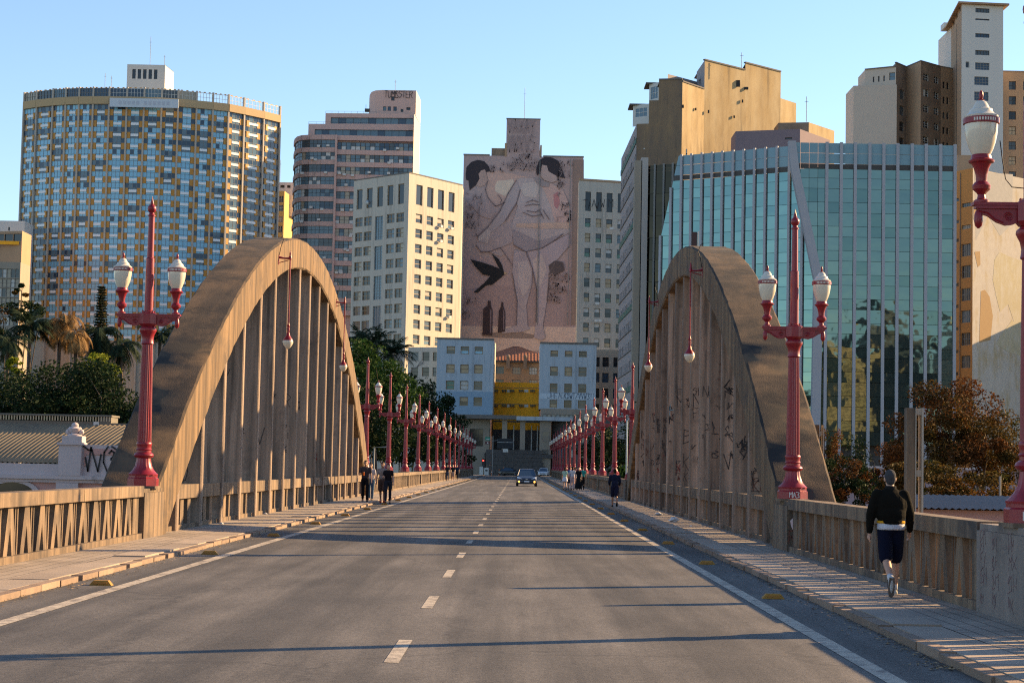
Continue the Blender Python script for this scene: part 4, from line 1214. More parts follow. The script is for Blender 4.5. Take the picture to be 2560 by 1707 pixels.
# ----- white building right of the mural
W0, W1 = plan(1448, 383, 460), plan(1572, 386, 460)
rnd4 = random.Random(8)
tops = [547 + 37.3 * k for k in range(11)]
def w5(L):
    sc_ = 124.0
    cols = [((x0 - 1448) / sc_, (x1 - 1448) / sc_) for x0, x1 in ((1464, 1478), (1491, 1505), (1517, 1532), (1545, 1560))]
    w = grid(L, cols, zrows(1500, 384, tops, 22), ['mid+curtain', 'beige+mid', 'dark+mid', 'green+mid', 'mid+white', 'beige', 'steel'], 1, 2, 'dark', rnd4)
    return w + [(a * L, b * L, zat(1500, 529, 384), zat(1500, 481, 384), 'dark', 1, 1, 'dark') for a, b in cols]
W5 = block('white_office_building', 'white building with small square windows just right of the mural', 'building', [W0, W1], -8, zat(1500, 453, 384), B['white_wall'], B['roof_grey'], {0: w5}, back=6, cap=(B['brown_light'], .5, .05))
sc = MB(); oo = Vector(W0)
for k, t in enumerate('TAWM'):
    p = at(1458 + 21 * k, 520, 384); strokes(sc, t, (p.x - oo.x, p.y - oo.y - 1.2, p.z), UX, UZ, 1.6, .13)
sc.build('scrawl', ML['black'], W5)
for (px, py) in ((1524, 575), (1488, 762), (1486, 805), (1494, 805)):
    p = at(px, py, 383.5); put('air_conditioner', ac, W5, (p.x - oo.x, p.y - oo.y + .3, p.z))
# lower wing behind the right pale building
block('grey_wing', 'shaded grey-brown wing behind the pale building with red street lamps in front', 'building', [plan(1488, 372, 900), plan(1545, 372, 900)], -8, zat(1510, 874, 372), B['concrete_far'], B['roof_grey'],
      {0: lambda L: grid(L, [(.05, .2), (.32, .6), (.8, .98)], zrows(1510, 372, [893, 932, 971, 1010, 1050], 24), ['dark', 'navy'], 1, 2, 'dark')}, back=10)
block('grey_wing', 'shaded pale wing between the white corner building and the pale blue building', 'building', [plan(1020, 372, 900), plan(1092, 370, 900)], -8, zat(1060, 868, 371), B['white_wall'], B['roof_grey'],
      {0: lambda L: grid(L, [(.12, .36), (.5, .74), (.86, .99)], zrows(1050, 371, [880, 918, 957, 995, 1035], 22), ['navy', 'dark'], 1, 2, 'dark')}, back=10)

# ----- pale blocks at the end of the bridge, canopy, yellow block and red roof between them
ZB = -1.0
def small_block(lab, x0, x1, ytop, ybot, cols, tops, hs, Y, m, glass, low=None):
    P, Q = plan(x0, Y, 950), plan(x1, Y, 950); sc_ = x1 - x0; mid = (x0 + x1) / 2
    rows = [(zat(mid, t + h, Y), zat(mid, t, Y)) for t, h in zip(tops, hs)]
    r = random.Random(int(x0))
    return block('pale_block', lab, 'building', [P, Q], zat(mid, ybot, Y), zat(mid, ytop, Y), m, B['roof_grey'],
                 {0: lambda L: [((a - x0) / sc_ * L, (b - x0) / sc_ * L, r0, r1, glass[j * len(cols) + i], 1, 2, 'tan') for j, (r0, r1) in enumerate(rows) for i, (a, b) in enumerate(cols)]}, back=12, cap=(B['stain'], .35, .1))
YB = 352
b6 = small_block('pale blue-white block left of the yellow building at the end of the bridge', 1091, 1233, 848, 1042, [(1115, 1136), (1150, 1171), (1185, 1206)], [866, 911, 952, 992], [19, 22, 22, 22], YB, B['blue_white'],
                 ['mid+curtain', 'blue+mid', 'blue+mid', 'beige', 'beige', 'beige', 'green', 'white', 'mid', 'mid', 'dark+beige', 'mid+dark'])
# lower floors are painted a stronger blue
o = Vector((b6.location.x, b6.location.y))
P, Q = Vector(plan(1091, YB, 950)) - o, Vector(plan(1233, YB, 950)) - o
zb0, zb1 = zat(1160, 1042, YB), zat(1160, 978, YB)
wz0, wz1 = zat(1160, 1014, YB), zat(1160, 992, YB)
L = Q.x - P.x; mb = MB()
edges = [0] + [f for a, b in ((1115, 1136), (1150, 1171), (1185, 1206)) for f in ((a - 1091) / 142 * L, (b - 1091) / 142 * L)] + [L]
for i in range(0, 8, 2): mb.box(edges[i], edges[i + 1], -.03, -.002, zb0, zb1)
for i in range(1, 7, 2): mb.box(edges[i], edges[i + 1], -.03, -.002, zb0, wz0); mb.box(edges[i], edges[i + 1], -.03, -.002, wz1, zb1)
mb.build('painted_dado', B['pale_blue'], b6)
b7 = small_block('stained pale block right of the yellow building with scrawl above its lowest windows', 1349, 1490, 859, 1024, [(1375, 1394), (1411, 1430), (1446, 1466)], [877, 917, 959, 1000], [15, 23, 22, 20], YB, B['blue_white'],
                 ['mid+beige', 'mid+beige', 'dark', 'mid+beige', 'beige', 'mid', 'mid+dark', 'dark', 'dark+mid', 'beige+mid', 'dark', 'mid'])
o = Vector((b7.location.x, b7.location.y))
P = at(1349, 1000, YB); Q = at(1490, 1000, YB)
mb = MB(); Lq = Q.x - P.x
mb.box(.05, Lq - .05, -.03, -.002, zat(1420, 998, YB), zat(1420, 984, YB)); mb.build('white_band', mat('pale_paint_patch', (.50, .58, .64), None), b7)
sc = MB(); strokes(sc, 'JHEALU', (1.6, -.05, zat(1420, 996, YB)), UX, UZ, 1.05, .07, .5, .14, .04); strokes(sc, 'KSWT/VVW3!!', (4.75, -.05, zat(1420, 996, YB)), UX, UZ, 1.05, .09, .42, .1, .04)
sc.build('painted_scrawl', mat('blue_grey_scrawl', (.10, .14, .20), None), b7)
# side return of the left block that catches the sun, white without the blue shade tint
wall(b6, (edges[-1] + .01, 0.05), (edges[-1] + .3, 11), zb0, zat(1233, 851, YB), B['white_wall'])
# podium under the right block
block('podium', 'dark stained low storey with glass blocks under the right pale block', 'building', [plan(1352, 349, 1040), plan(1500, 349, 1040)], zat(1420, 1050, 349), zat(1420, 1022, 349), B['concrete_far'], B['stain'],
      {0: lambda L: [(L * (.03 + .075 * k), L * (.095 + .075 * k), zat(1420, 1045, 349), zat(1420, 1036, 349), 'curtain' if k % 3 else 'steel', 1, 1, 'dark') for k in range(9)]}, back=4, depth=.15)
# red-roofed brown house
RH = thing('red_roofed_house', 'brown house with red tiled roof between the two pale blocks, below the mural', 'house', (*plan(1236, 372), 0))
ro = Vector((RH.location.x, RH.location.y))
def rx(px, py=900, Y=372): p = at(px, py, Y); return (p.x - ro.x, p.y - ro.y)
A_, B_ = rx(1233), rx(1352)
wall(RH, A_, B_, -5, zat(1290, 900, 372), B['brown_light'], [(f * (B_[0] - A_[0]), (f + .17) * (B_[0] - A_[0]), zat(1290, t + h, 372), zat(1290, t, 372), g_, 3, 2, 'grey') for t, h in ((917, 18), (949, 10)) for f, g_ in ((.06, 'mid'), (.41, 'curtain'), (.76, 'white'))])
zr, ze = zat(1290, 861, 372), zat(1290, 902, 372)
x0, x1 = A_[0] - .5, B_[0] + .5; xm0, xm1 = x0 + 4.6, x0 + 5.6
nst = 9
for i in range(nst):                       # tiled courses of the hipped front slope
    f0, f1 = i / nst, (i + 1) / nst
    za, zb_ = ze + (zr - ze) * f0, ze + (zr - ze) * f1
    ya, yb2 = -.7 + 7 * f0, -.7 + 7 * f1
    if f0 < .45: l0, r0, l1, r1 = x0, x1, x0, x1
    else:
        g0, g1 = (f0 - .45) / .55, (f1 - .45) / .55
        l0, r0 = x0 + (xm0 - x0) * g0, x1 - (x1 - xm1) * g0; l1, r1 = x0 + (xm0 - x0) * g1, x1 - (x1 - xm1) * g1
    mb = MB(); n = 16
    for k in range(n):
        p0 = l0 + (r0 - l0) * k / n; p1 = l0 + (r0 - l0) * (k + 1) / n; q0 = l1 + (r1 - l1) * k / n; q1 = l1 + (r1 - l1) * (k + 1) / n
        mb.add([(p0, ya, za), ((p0 + p1) / 2, ya, za + .09), (p1, ya, za), (q1, yb2, zb_), ((q0 + q1) / 2, yb2, zb_ + .05), (q0, yb2, zb_)], [(0, 1, 4, 5), (1, 2, 3, 4)])
    mb.build('tile_course', B['roof_tile'], RH)
MB().box(x0, x1, -.75, -.55, ze - .35, ze).build('eave', FRM['dark'], RH)
for px in (1270, 1313):
    q = rx(px, 903, 371); mb = MB(); mb.box(q[0] - .35, q[0] + .35, q[1] - .4, q[1] + .4, ze - 1.7, ze + .5); mb.ball((q[0], q[1], ze + .8), .4); mb.build('cornice_urn', B['brown'], RH)
# yellow block with rows of air conditioners
P, Q = plan(1230, 360, 990), plan(1349, 360, 990)
YBk = block('yellow_block', 'bright yellow block with two rows of air conditioners between the pale blocks', 'building', [P, Q], zat(1290, 1090, 360), zat(1290, 956, 360), B['yellow'], B['roof_grey'], back=8)
acd = MB().box(0, .95, -.5, .05, 0, .5, 0)
for k in range(3): acd.box(.06 + k * .3, .28 + k * .3, -.53, -.502, .08, .42, 1)
acm = acd.mesh('air_conditioner', [mat('yellow_box', (.42, .25, .05), None), FRM['dark']])
for row, py in enumerate((980, 1017)):
    for j, px in enumerate((1233, 1254, 1274, 1297, 1325)):
        p = at(px, py, 360); put('air_conditioner', acm, YBk, (p.x - P[0], 0, p.z))
        MB().box(0, .8, -.06, .0, 0, .5).build('vent_panel', FRM['white'], YBk, (p.x - P[0] + 1.05, -.002, p.z)) if j in (1, 3) else None
for py in (969, 1010): 
    z = zat(1290, py, 360); MB().box(.2, Q[0] - P[0] - .2, -.05, .0, z - .06, z + .04).build('conduit', B['stain'], YBk, (0, -.003, 0))
# canopy, columns, dark recess and stone wall at the head of the stairs
CN = thing('portico', 'long concrete canopy on square columns above a dark stone wall facing the bridge', 'portico', (*plan(1290, 348), 0))
co = Vector((CN.location.x, CN.location.y))
def cx(px, Y=348, py=1050): return at(px, py, Y).x - co.x
zc = zat(1290, 1048, 347)
MB().box(cx(1137), cx(1290), -1.0, 4, zc, zc + .75).build('canopy', B['stain'], CN)
MB().box(cx(1291), cx(1432), -1.2, 4, zc - .15, zc + .6).build('canopy', B['blue_white'], CN)
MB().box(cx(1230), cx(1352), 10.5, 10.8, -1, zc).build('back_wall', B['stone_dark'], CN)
zf = zat(1290, 1124, 348)
for px in (1262, 1307): MB().box(cx(px) - .48, cx(px) + .48, 0, .9, zf, zc - .01).build('column', B['concrete_far'], CN)
MB().box(cx(1232), cx(1350), 5.8, 6.2, zat(1290, 1074, 354), zc - .4).build('yellow_fascia', B['yellow'], CN)
for px in (1285, 1330, 1345): MB().box(cx(px) - .1, cx(px) + .1, 4.5, 4.7, zf, zc - 1).build('post', FRM['white'], CN)
# stone retaining wall in courses
r_ = random.Random(3)
for j in range(7):
    zz0 = -.3 + (zf + .3) * j / 7; zz1 = -.3 + (zf + .3) * (j + 1) / 7 - .03
    k = cx(1222) + r_.uniform(-1, 0)
    while k < cx(1355):
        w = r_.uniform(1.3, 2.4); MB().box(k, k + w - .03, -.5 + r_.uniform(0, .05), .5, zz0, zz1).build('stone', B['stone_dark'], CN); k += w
MB().box(cx(1350), cx(1378), -.2, 6, -.5, zc - .2).build('side_pier', B['concrete_far'], CN)
for px, py0, py1, g_ in ((1355, 1078, 1103, 'navy'), (1354, 1123, 1142, 'dark')):
    a, b = at(px, py1, 347.6), at(px + 18, py0, 347.6)
    put('window', window_mesh(b.x - a.x, b.z - a.z, 1, 2, g_ + '+mid', 'grey'), CN, (a.x - co.x, -.26, a.z))
LW = block('grey_hall', 'grey stone hall with one large dark window left of the portico', 'building', [plan(1090, 349.5, 1080), plan(1224, 349.5, 1080)], -.5, zc - .01, B['concrete_far'], B['stain'],
           {0: lambda L: [(L * (1174 - 1090) / 134, L * (1208 - 1090) / 134, zat(1190, 1115, 349.5), zat(1190, 1072, 349.5), 'dark', 3, 3, 'dark'), (L * .52, L * .62, zat(1190, 1132, 349.5), zat(1190, 1118, 349.5), 'steel', 1, 1, 'grey'), (L * .05, L * .3, zat(1190, 1125, 349.5), zat(1190, 1090, 349.5), 'dark', 2, 2, 'grey')]}, back=10)
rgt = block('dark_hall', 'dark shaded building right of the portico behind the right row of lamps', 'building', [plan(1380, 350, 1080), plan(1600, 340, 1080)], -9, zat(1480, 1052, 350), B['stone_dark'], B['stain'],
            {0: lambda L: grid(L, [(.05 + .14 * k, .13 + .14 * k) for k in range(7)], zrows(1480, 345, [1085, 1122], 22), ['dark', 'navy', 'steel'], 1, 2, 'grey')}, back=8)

# ----- ochre building: long side, end with shade in its colour and sunlit flank
FZ = zat(1705, 203, 291)
OB = thing('ochre_building', 'old high-rise with a huge sunlit blank ochre wall behind the glass tower', 'building', (*plan(1705, 291), 0))
oo = Vector((OB.location.x, OB.location.y))
def ol(px, Y, py=300): p = plan(px, Y, py); return Vector((p[0] - oo.x, p[1] - oo.y))
pA0, pA1 = ol(1592, 292.5), ol(1705, 291)
far_ = ol(1553, 326, 420)
z309 = zat(1600, 309, 292); z229 = zat(1660, 229, 292); z201 = zat(1660, 202, 292)
pm1, pm2 = ol(1622, 292), ol(1646, 291.7)
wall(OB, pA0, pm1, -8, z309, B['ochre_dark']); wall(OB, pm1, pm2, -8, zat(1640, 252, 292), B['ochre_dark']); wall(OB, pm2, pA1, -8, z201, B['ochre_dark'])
# sunlit flank in steps
fA, fB, fC, fD = ol(1705, 291), ol(1760, 296.5), ol(1862, 303.5), ol(1951, 310)
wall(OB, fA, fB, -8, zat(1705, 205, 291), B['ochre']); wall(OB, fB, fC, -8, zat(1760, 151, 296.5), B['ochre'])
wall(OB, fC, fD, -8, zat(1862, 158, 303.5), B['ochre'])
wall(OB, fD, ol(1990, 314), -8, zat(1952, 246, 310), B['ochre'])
wall(OB, fB + Vector((-.4, 9)), fB, zat(1705, 205, 291) - 1, zat(1760, 151, 296.5), B['grey_green'], [(2.5, 4.5, zat(1760, 195, 296), zat(1760, 180, 296), 'dark', 1, 4, 'grey')])
wall(OB, ol(1668, 300), fB + Vector((-.4, 9)), zat(1705, 205, 291) - 1, zat(1690, 186, 300), B['grey_green'])
mb = MB()
mb.add([(p.x, p.y, zat(1705, 205, 291) - .05) for p in (pm2, pA1, fB, fB + Vector((0, 14)), pm2 + Vector((0, 14)))], [(0, 1, 2, 3, 4)])
mb.add([(p.x, p.y, zat(1760, 151, 296.5) - .05) for p in (fB, fC, fC + Vector((0, 14)), fB + Vector((-.4, 14)))], [(0, 1, 2, 3)])
mb.add([(p.x, p.y, zat(1862, 158, 303.5) - .05) for p in (fC, fD, fD + Vector((0, 14)), fC + Vector((0, 14)))], [(0, 1, 2, 3)])
mb.add([(p.x, p.y, z309 - .05) for p in (pA0, pm1, pm1 + Vector((0, 30)), far_)], [(0, 1, 2, 3)])
mb.build('roof', B['roof_grey'], OB)
cp_ = MB()
for a, b, z in ((fA, fB, zat(1705, 205, 291)), (fB, fC, zat(1760, 151, 296.5)), (fC, fD, zat(1862, 158, 303.5)), (pm2, pA1, z201)):
    d = (b - a).normalized(); n = Vector((d.y, -d.x)) * .12
    cp_.prism([(a.x + n.x, a.y + n.y, z), (b.x + n.x, b.y + n.y, z), (b.x - 3 * n.x, b.y - 3 * n.y, z), (a.x - 3 * n.x, a.y - 3 * n.y, z)], (0, 0, .22))
cp_.build('coping', B['stain'], OB)
hl = MB()
for px, py, Y, w, h in ((1845, 210, 302.2, .3, .55), (1865, 222, 303.6, .35, .22), (1739, 274, 294.2, .12, .2), (1771, 280, 296.9, .12, .25), (1856, 254, 302.9, .12, .25), (1707, 267, 291.1, .15, .25), (1835, 293, 301.5, .12, .2)):
    p = ol(px, Y, py); z = zat(px, py, Y); hl.box(p.x - w, p.x + w, p.y - .3, p.y - .1, z - h, z + h)
tag(hl.build('wall_holes', ML['black'], OB), kind='stuff')
# grey side facing the street: floors, small windows, green bands
side_len = (pA0 - far_).length
r_ = random.Random(2)
ztp = z309
fh = 3.3
wn_ = []
for f in range(19):
    z = ztp - 2.9 - f * fh
    k = .5
    while k < side_len - 1.5:
        w = r_.choice((.6, .6, 1.7)); wn_.append((k, k + w, z, z + 1.5, r_.choice(('dark', 'mid', 'navy')), 1, 2, 'grey')); k += w + r_.choice((.7, 1.3))
wall(OB, far_, pA0, -9, ztp, B['grey_green'], wn_, .25)
d = (pA0 - far_).normalized(); rz = math.atan2(d.y, d.x)
for f in range(19):
    z = ztp - 3.15 - f * fh
    MB().box(0, side_len, -.12, -.004, z, z + (.9 if f % 4 == 0 else .12)).build('floor_band', B['green_band'] if f % 4 == 0 else B['stain'], OB, (far_.x, far_.y, 0), rz)
# glazed roof terraces stepping up at the left
for pxa, pxb, y0, y1 in ((1582, 1622, 295, 262), (1622, 1646, 250, 208)):
    a, b = ol(pxa, 297), ol(pxb, 295)
    wall(OB, a, b, zat(1600, y0 + 20, 296), zat(1600, y1, 296), B['tower_white'], [((b - a).length * .15, (b - a).length * .9, zat(1600, y0 - 2, 296), zat(1600, y1 + 8, 296), 'steel', 3, 2, 'white')], .1)
    MB().box(a.x - .6, b.x, a.y - .8, a.y + 4, zat(1600, y1, 296), zat(1600, y1, 296) + .2).build('terrace_roof', B['stain'], OB)
sc = MB()
strokes(sc, 'THECRANUITH', (pA0.x + 1.2, pA0.y - .35, zat(1610, 396, 292)), UX, UZ, 1.6, .16, .3, .1, .08)
sc.build('white_scrawl', FRM['white'], OB)
dr = MB(); r_ = random.Random(6)
for k in range(14):
    x = pA0.x + r_.uniform(1, 6.5); dr.box(x, x + r_.uniform(.05, .16), pA0.y - .3, pA0.y - .28, zat(1600, 396, 292) - r_.uniform(1, 4), zat(1600, 396, 292))
tag(dr.build('paint_runs', FRM['white'], OB), kind='stuff')

# mauve roof building and small rooftop huts in front of the ochre wall
mv = mat('mauve_render', (.20, .15, .17), (.17, .13, .15), .5, .9)
block('mauve_roof_block', 'low mauve roof block standing in front of the ochre wall', 'building', [plan(1839, 284, 350), plan(2000, 281, 350), plan(2075, 290, 350)], 20, zat(2000, 326, 282), mv, B['roof_grey'], {0: lambda L: [(L * .77, L * .88, zat(2000, 351, 282), zat(2000, 346, 282), 'dark', 1, 1, 'dark')]}, back=6)
block('roof_hut', 'sooty rooftop hut right of the ochre wall', 'building', [plan(1946, 292, 310), plan(2022, 291, 310), plan(2086, 298, 310)], 20, zat(2020, 306, 291), {'*': B['brown'], 1: B['ochre']}, B['stain'], back=5)
# ----- glass tower: two facets, pale fins, a slanting corner beam
def glassmat(name, c, rough, bump):
    m = bpy.data.materials.new(name); m.use_nodes = True
    nt = m.node_tree; n = nt.nodes; l = nt.links; p = n['Principled BSDF']
    p.inputs['Base Color'].default_value = (*c, 1); p.inputs['Metallic'].default_value = .85; p.inputs['Roughness'].default_value = rough
    co = n.new('ShaderNodeNewGeometry').outputs['Position']
    t = n.new('ShaderNodeTexNoise'); t.inputs['Scale'].default_value = .32; t.inputs['Detail'].default_value = 2
    l.new(co, t.inputs['Vector'])
    b = n.new('ShaderNodeBump'); b.inputs['Strength'].default_value = bump; b.inputs['Distance'].default_value = .12
    l.new(t.outputs['Fac'], b.inputs['Height']); l.new(b.outputs['Normal'], p.inputs['Normal'])
    return m
GT = [glassmat('teal_mirror_glass', (.135, .19, .172), .03, .22), glassmat('teal_mirror_glass_dark', (.11, .165, .15), .03, .22), glassmat('teal_mirror_glass_pale', (.15, .205, .185), .04, .22)]
GTL = [glassmat('sky_teal_glass', (.125, .195, .18), .03, .2), glassmat('sky_teal_glass_dark', (.105, .17, .16), .03, .2)]
GDK = glassmat('dark_reflection_glass', (.03, .023, .014), .03, .3)  # glass colour darkened to stand in for its dark reflections
GPAR = gl('clear_parapet_glass', (.16, .27, .31), .1)
FIN = mat('pale_grey_fin', (.36, .36, .385), (.32, .32, .345), .5, .7)
YT = 262.0
GTW = thing('glass_tower', 'teal mirror-glass office tower with pale vertical fins behind the right arch', 'office tower', (*plan(2035, YT), 0))
to = Vector((GTW.location.x, GTW.location.y))
def tl(px, py, Y): p = at(px, py, Y); return Vector((p.x - to.x, p.y - to.y, p.z))
ZTOP = zat(2035, 357, YT)
zline = [ZTOP, zat(2035, 383, YT), zat(2035, 409, YT), zat(2035, 422, YT)]
f2, f1_ = zat(2035, 445, YT) - zat(2035, 471, YT), zat(2035, 471, YT) - zat(2035, 505, YT)
z = zline[-1]
k = 0
zline.append(zat(2035, 445, YT)); 
while zline[-1] > -6:
    zline.append(zline[-1] - (f2 if k % 2 == 0 else f1_)); k += 1
zline = zline[:27]
r_ = random.Random(12)
def panel(P, Q, z0, z1, m, parent, tilt=.0035, da0=0., da1=0., db0=0., db1=0.):
    """one pane, a thin slab set a hair out of true like real curtain walling; da/db slant its sides"""
    d = Vector((Q.x - P.x, Q.y - P.y)); L = d.length; rz = math.atan2(d.y, d.x); h = z1 - z0; e = .025
    mb = MB().prism([(e + da0, -.03, e), (L - e + db0, -.03, e), (L - e + db1, -.03, h - e), (e + da1, -.03, h - e)], (0, .06, 0))
    o = mb.build('glass_pane', m, parent, (P.x, P.y, z0))
    o.rotation_euler = (r_.gauss(0, tilt), 0, rz + r_.gauss(0, tilt))
    return o
BZ = zat(2035, 700, YT)
def corner_px(z):
    """left border of the front facet: slants from the roof to mid height, then falls straight"""
    return at(1982, 357, YT).x - to.x + (0 if z > ZTOP else min(1, (ZTOP - z) / (ZTOP - BZ)) * (at(2052, 700, YT).x - at(1982, 357, YT).x))
colpx = [1982, 2001, 2023, 2045, 2067, 2103, 2138, 2174, 2209, 2244, 2280, 2315, 2351, 2387]
cols_ = [tl(x, 400, YT).x for x in colpx]
for j in range(len(zline) - 1):
    z1, z0 = zline[j], zline[j + 1]
    for i in range(len(cols_) - 1):
        a, b = cols_[i], cols_[i + 1]
        l0, l1 = corner_px(z0), corner_px(z1)
        if b <= min(l0, l1) + .08: continue
        a0, a1 = min(max(a, l0), b), min(max(a, l1), b)
        m = GPAR if j < 2 else FRM['dark'] if j == 2 else r_.choice(GT + [GT[0]])
        panel(Vector((a, 0)), Vector((b, 0)), z0, z1, m, GTW, .0035, a0 - a, a1 - a)
for i, px in enumerate(colpx[4:]):
    x = tl(px, 400, YT).x
    MB().box(x - .23, x + .2, -.35, -.04, -8, ZTOP + .1).build('fin', FIN, GTW)
# left facet, turned away, panes joined below the count limit
LA, LB = tl(1640, 400, 277.5), tl(2046, 400, 262.6)
lp_px = [1656, 1682, 1708.6, 1734, 1761, 1787, 1813, 1840, 1866, 1893, 1920, 1948, 1978, 2010, 2044]
fr = [(x - 1640) / 406 for x in lp_px]
dl = Vector((LB.x - LA.x, LB.y - LA.y)); rzl = math.atan2(dl.y, dl.x); LL = dl.length
def lx_lim(z):   # slanting left border
    t = min(1, max(0, (ZTOP - z) / (zat(1650, 620, 277) - ZTOP) * -1))
    return (1699 + (1650 - 1699) * t - 1640) / 406
def rx_lim(z):
    t = min(1, max(0, (ZTOP - z) / (ZTOP - BZ)))
    return ((1978 + t * 66) - 1640) / 406
joined = [MB(), MB(), MB()]
for j in range(len(zline) - 1):
    z1, z0 = zline[j], zline[j + 1]; zm_ = (z0 + z1) / 2
    e = [0.01] + fr
    for i in range(len(e) - 1):
        a, b = e[i], min(e[i + 1], rx_lim(zm_) + .02)
        q0, q1 = lx_lim(z0), lx_lim(z1)
        if b - min(q0, q1) < .003 or b - a < .004: continue
        s0, s1 = (min(max(a, q0), b) - a) * LL, (min(max(a, q1), b) - a) * LL
        A = Vector((LA.x, LA.y)) + dl * a; Bq = Vector((LA.x, LA.y)) + dl * b
        m = GPAR if j < 2 else FRM['dark'] if j == 2 else GTL[(i * 7 + j * 3) % 2]
        panel(A, Bq, z0, z1, m, GTW, .003, s0, s1)
for f_ in fr[:-1]:
    zz1 = ZTOP + .1
    # fin is cut where the slanted border passes
    zlow = -8
    for q in range(60):
        z_ = ZTOP - q * 1.2
        if lx_lim(z_) <= f_: zz1 = min(zz1, z_ + 1.2); break
    for q in range(60):
        z_ = ZTOP - q * 1.2
        if rx_lim(z_) < f_: zlow = z_
    if f_ > rx_lim(-8): zz = ZTOP
    p = Vector((LA.x, LA.y)) + dl * f_
    top_ok = rx_lim(ZTOP) >= f_
    zt2 = zz1
    if not top_ok:
        for q in range(60):
            z_ = ZTOP - q * .8
            if rx_lim(z_) >= f_: zt2 = min(zz1, z_); break
    MB().box(-.18, .18, -.35, -.04, -8, zt2).build('fin', FIN, GTW, (p.x, p.y, 0), rzl)
# slanting beam on the corner between the facets
bm_ = [(tl(1972, 352, 261.5), tl(1990, 352, 261.5)), (tl(1978, 420, 261.5), tl(1998, 420, 261.5)), (tl(2036, 700, 261.5), tl(2058, 700, 261.5)), (tl(2026, 1230, 261.5), tl(2048, 1230, 261.5))]
mb = MB()
for (a, b), (c, d) in zip(bm_[:-1], bm_[1:]):
    mb.add([a, b, d, c, a + Vector((0, 1.2, 0)), b + Vector((0, 1.2, 0)), d + Vector((0, 1.2, 0)), c + Vector((0, 1.2, 0))], [(0, 3, 2, 1), (4, 5, 6, 7), (0, 1, 5, 4), (1, 2, 6, 5), (2, 3, 7, 6), (3, 0, 4, 7)])
mb.build('corner_beam', FIN, GTW)
# dark facet at the far left with its own fins, and the concrete return
D0, D1 = tl(1619, 395, 282), tl(1702, 395, 279)
zd = [ZTOP - .5 + (zat(1650, 419, 280) - ZTOP) * q * .5 for q in range(0, 3)]
while zd[-1] > -6: zd.append(zd[-1] - 3.4)
dd = Vector((D1.x - D0.x, D1.y - D0.y))
for (fa, fb) in ((.0, .2), (.24, .47), (.51, .74), (.78, 1.0)):
    for j in range(len(zd) - 1):
        A = Vector((D0.x, D0.y)) + dd * fa; Bq = Vector((D0.x, D0.y)) + dd * fb
        panel(A, Bq, zd[j + 1], zd[j], GDK, GTW, .006)
for f_ in (.22, .49, .76):
    p = Vector((D0.x, D0.y)) + dd * f_; MB().box(-.14, .14, -.3, .1, -8, ZTOP - .4).build('fin', FRM['grey'], GTW, (p.x, p.y, 0))
for pxa, pxb, m in ((1604, 1621, mat('warm_grey_cladding', (.37, .34, .31), None, rough=.7)), (1588, 1606, B['concrete_far'])):
    a, b = tl(pxa, 395, 281.5), tl(pxb, 395, 281.5); MB().box(a.x, b.x, a.y, a.y + 3 if pxa > 1590 else a.y + 2.6, -8, zat(1610, 394 if pxa > 1590 else 402, 281.5)).build('corner_column', m, GTW)
# roof and rear
rg_ = [(tl(1625, 400, 284).x, 22.5), (LA.x + .5, LA.y + 5.5), (LB.x, LB.y + 1.5), (cols_[-1], 1.2), (cols_[-1], 24), (LA.x + 1, 28)]
mb = MB(); n = len(rg_)
mb.add([(x, y, -8) for x, y in rg_] + [(x, y, ZTOP - 3.2) for x, y in rg_], [tuple(range(n, 2 * n))] + [(i, (i + 1) % n, n + (i + 1) % n, n + i) for i in range(n)])
mb.build('core', B['stone_dark'], GTW)

# ----- buildings stepping up at the right
YR = 385
block('beige_slab', 'beige blank slab with recessed panels left of the white tower', 'building', [plan(2134, YR, 220), plan(2242, YR - 2, 220)], 0, zat(2190, 216, YR), B['beige'], B['roof_grey'], back=9)
BG = block('beige_upper_floor', 'beige set-back upper floor with three slots above the blank slab', 'building', [plan(2163, YR + 2, 180), plan(2240, YR - 1.5, 180)], 20, zat(2190, 170, YR), B['beige'], B['roof_grey'],
           {0: lambda L: [(L * (.25 + .17 * k), L * (.30 + .17 * k), zat(2200, 204, YR), zat(2200, 190, YR), 'dark', 1, 1, 'dark') for k in range(3)] + [(L * .78, L * .97, zat(2200, 203, YR), zat(2200, 184, YR), 'steel', 1, 2, 'grey')]}, back=8, cap=(B['stain'], .2, .3))
BR = block('sooty_brown_building', 'sooty brown building with barred windows between the beige slab and white tower', 'building',
           [plan(2240, YR - 1, 200), plan(2266, YR + 3, 200), plan(2302, YR - 3, 200), plan(2352, YR + 2, 200), plan(2400, YR + 5, 200)], 0, zat(2302, 161, YR), {'*': B['brown'], 1: B['brown_light'], 3: B['brown_light']}, B['roof_grey'],
           {0: lambda L: grid(L, [(.35, .8)], zrows(2255, YR, [222 + 40 * k for k in range(6)], 24), ['mid', 'dark'], 1, 2, 'grey'),
            2: lambda L: grid(L, [(.12, .4), (.65, .9)], zrows(2320, YR, [189 + 39 * k for k in range(7)], 18), ['dark', 'mid', 'white+dark'], 2, 3, 'white'),
            3: lambda L: grid(L, [(.1, .22), (.3, .42), (.65, .95)], zrows(2370, YR, [199 + 38 * k for k in range(7)], 17), ['dark', 'mid'], 1, 1, 'dark')}, back=10, cap=(B['stain'], .25, .08))
TW0, TW1, TW2 = plan(2378, 392, 100), plan(2404, 372, 100), plan(2508, 373, 100)
ZT2 = zat(2450, 12, 372)
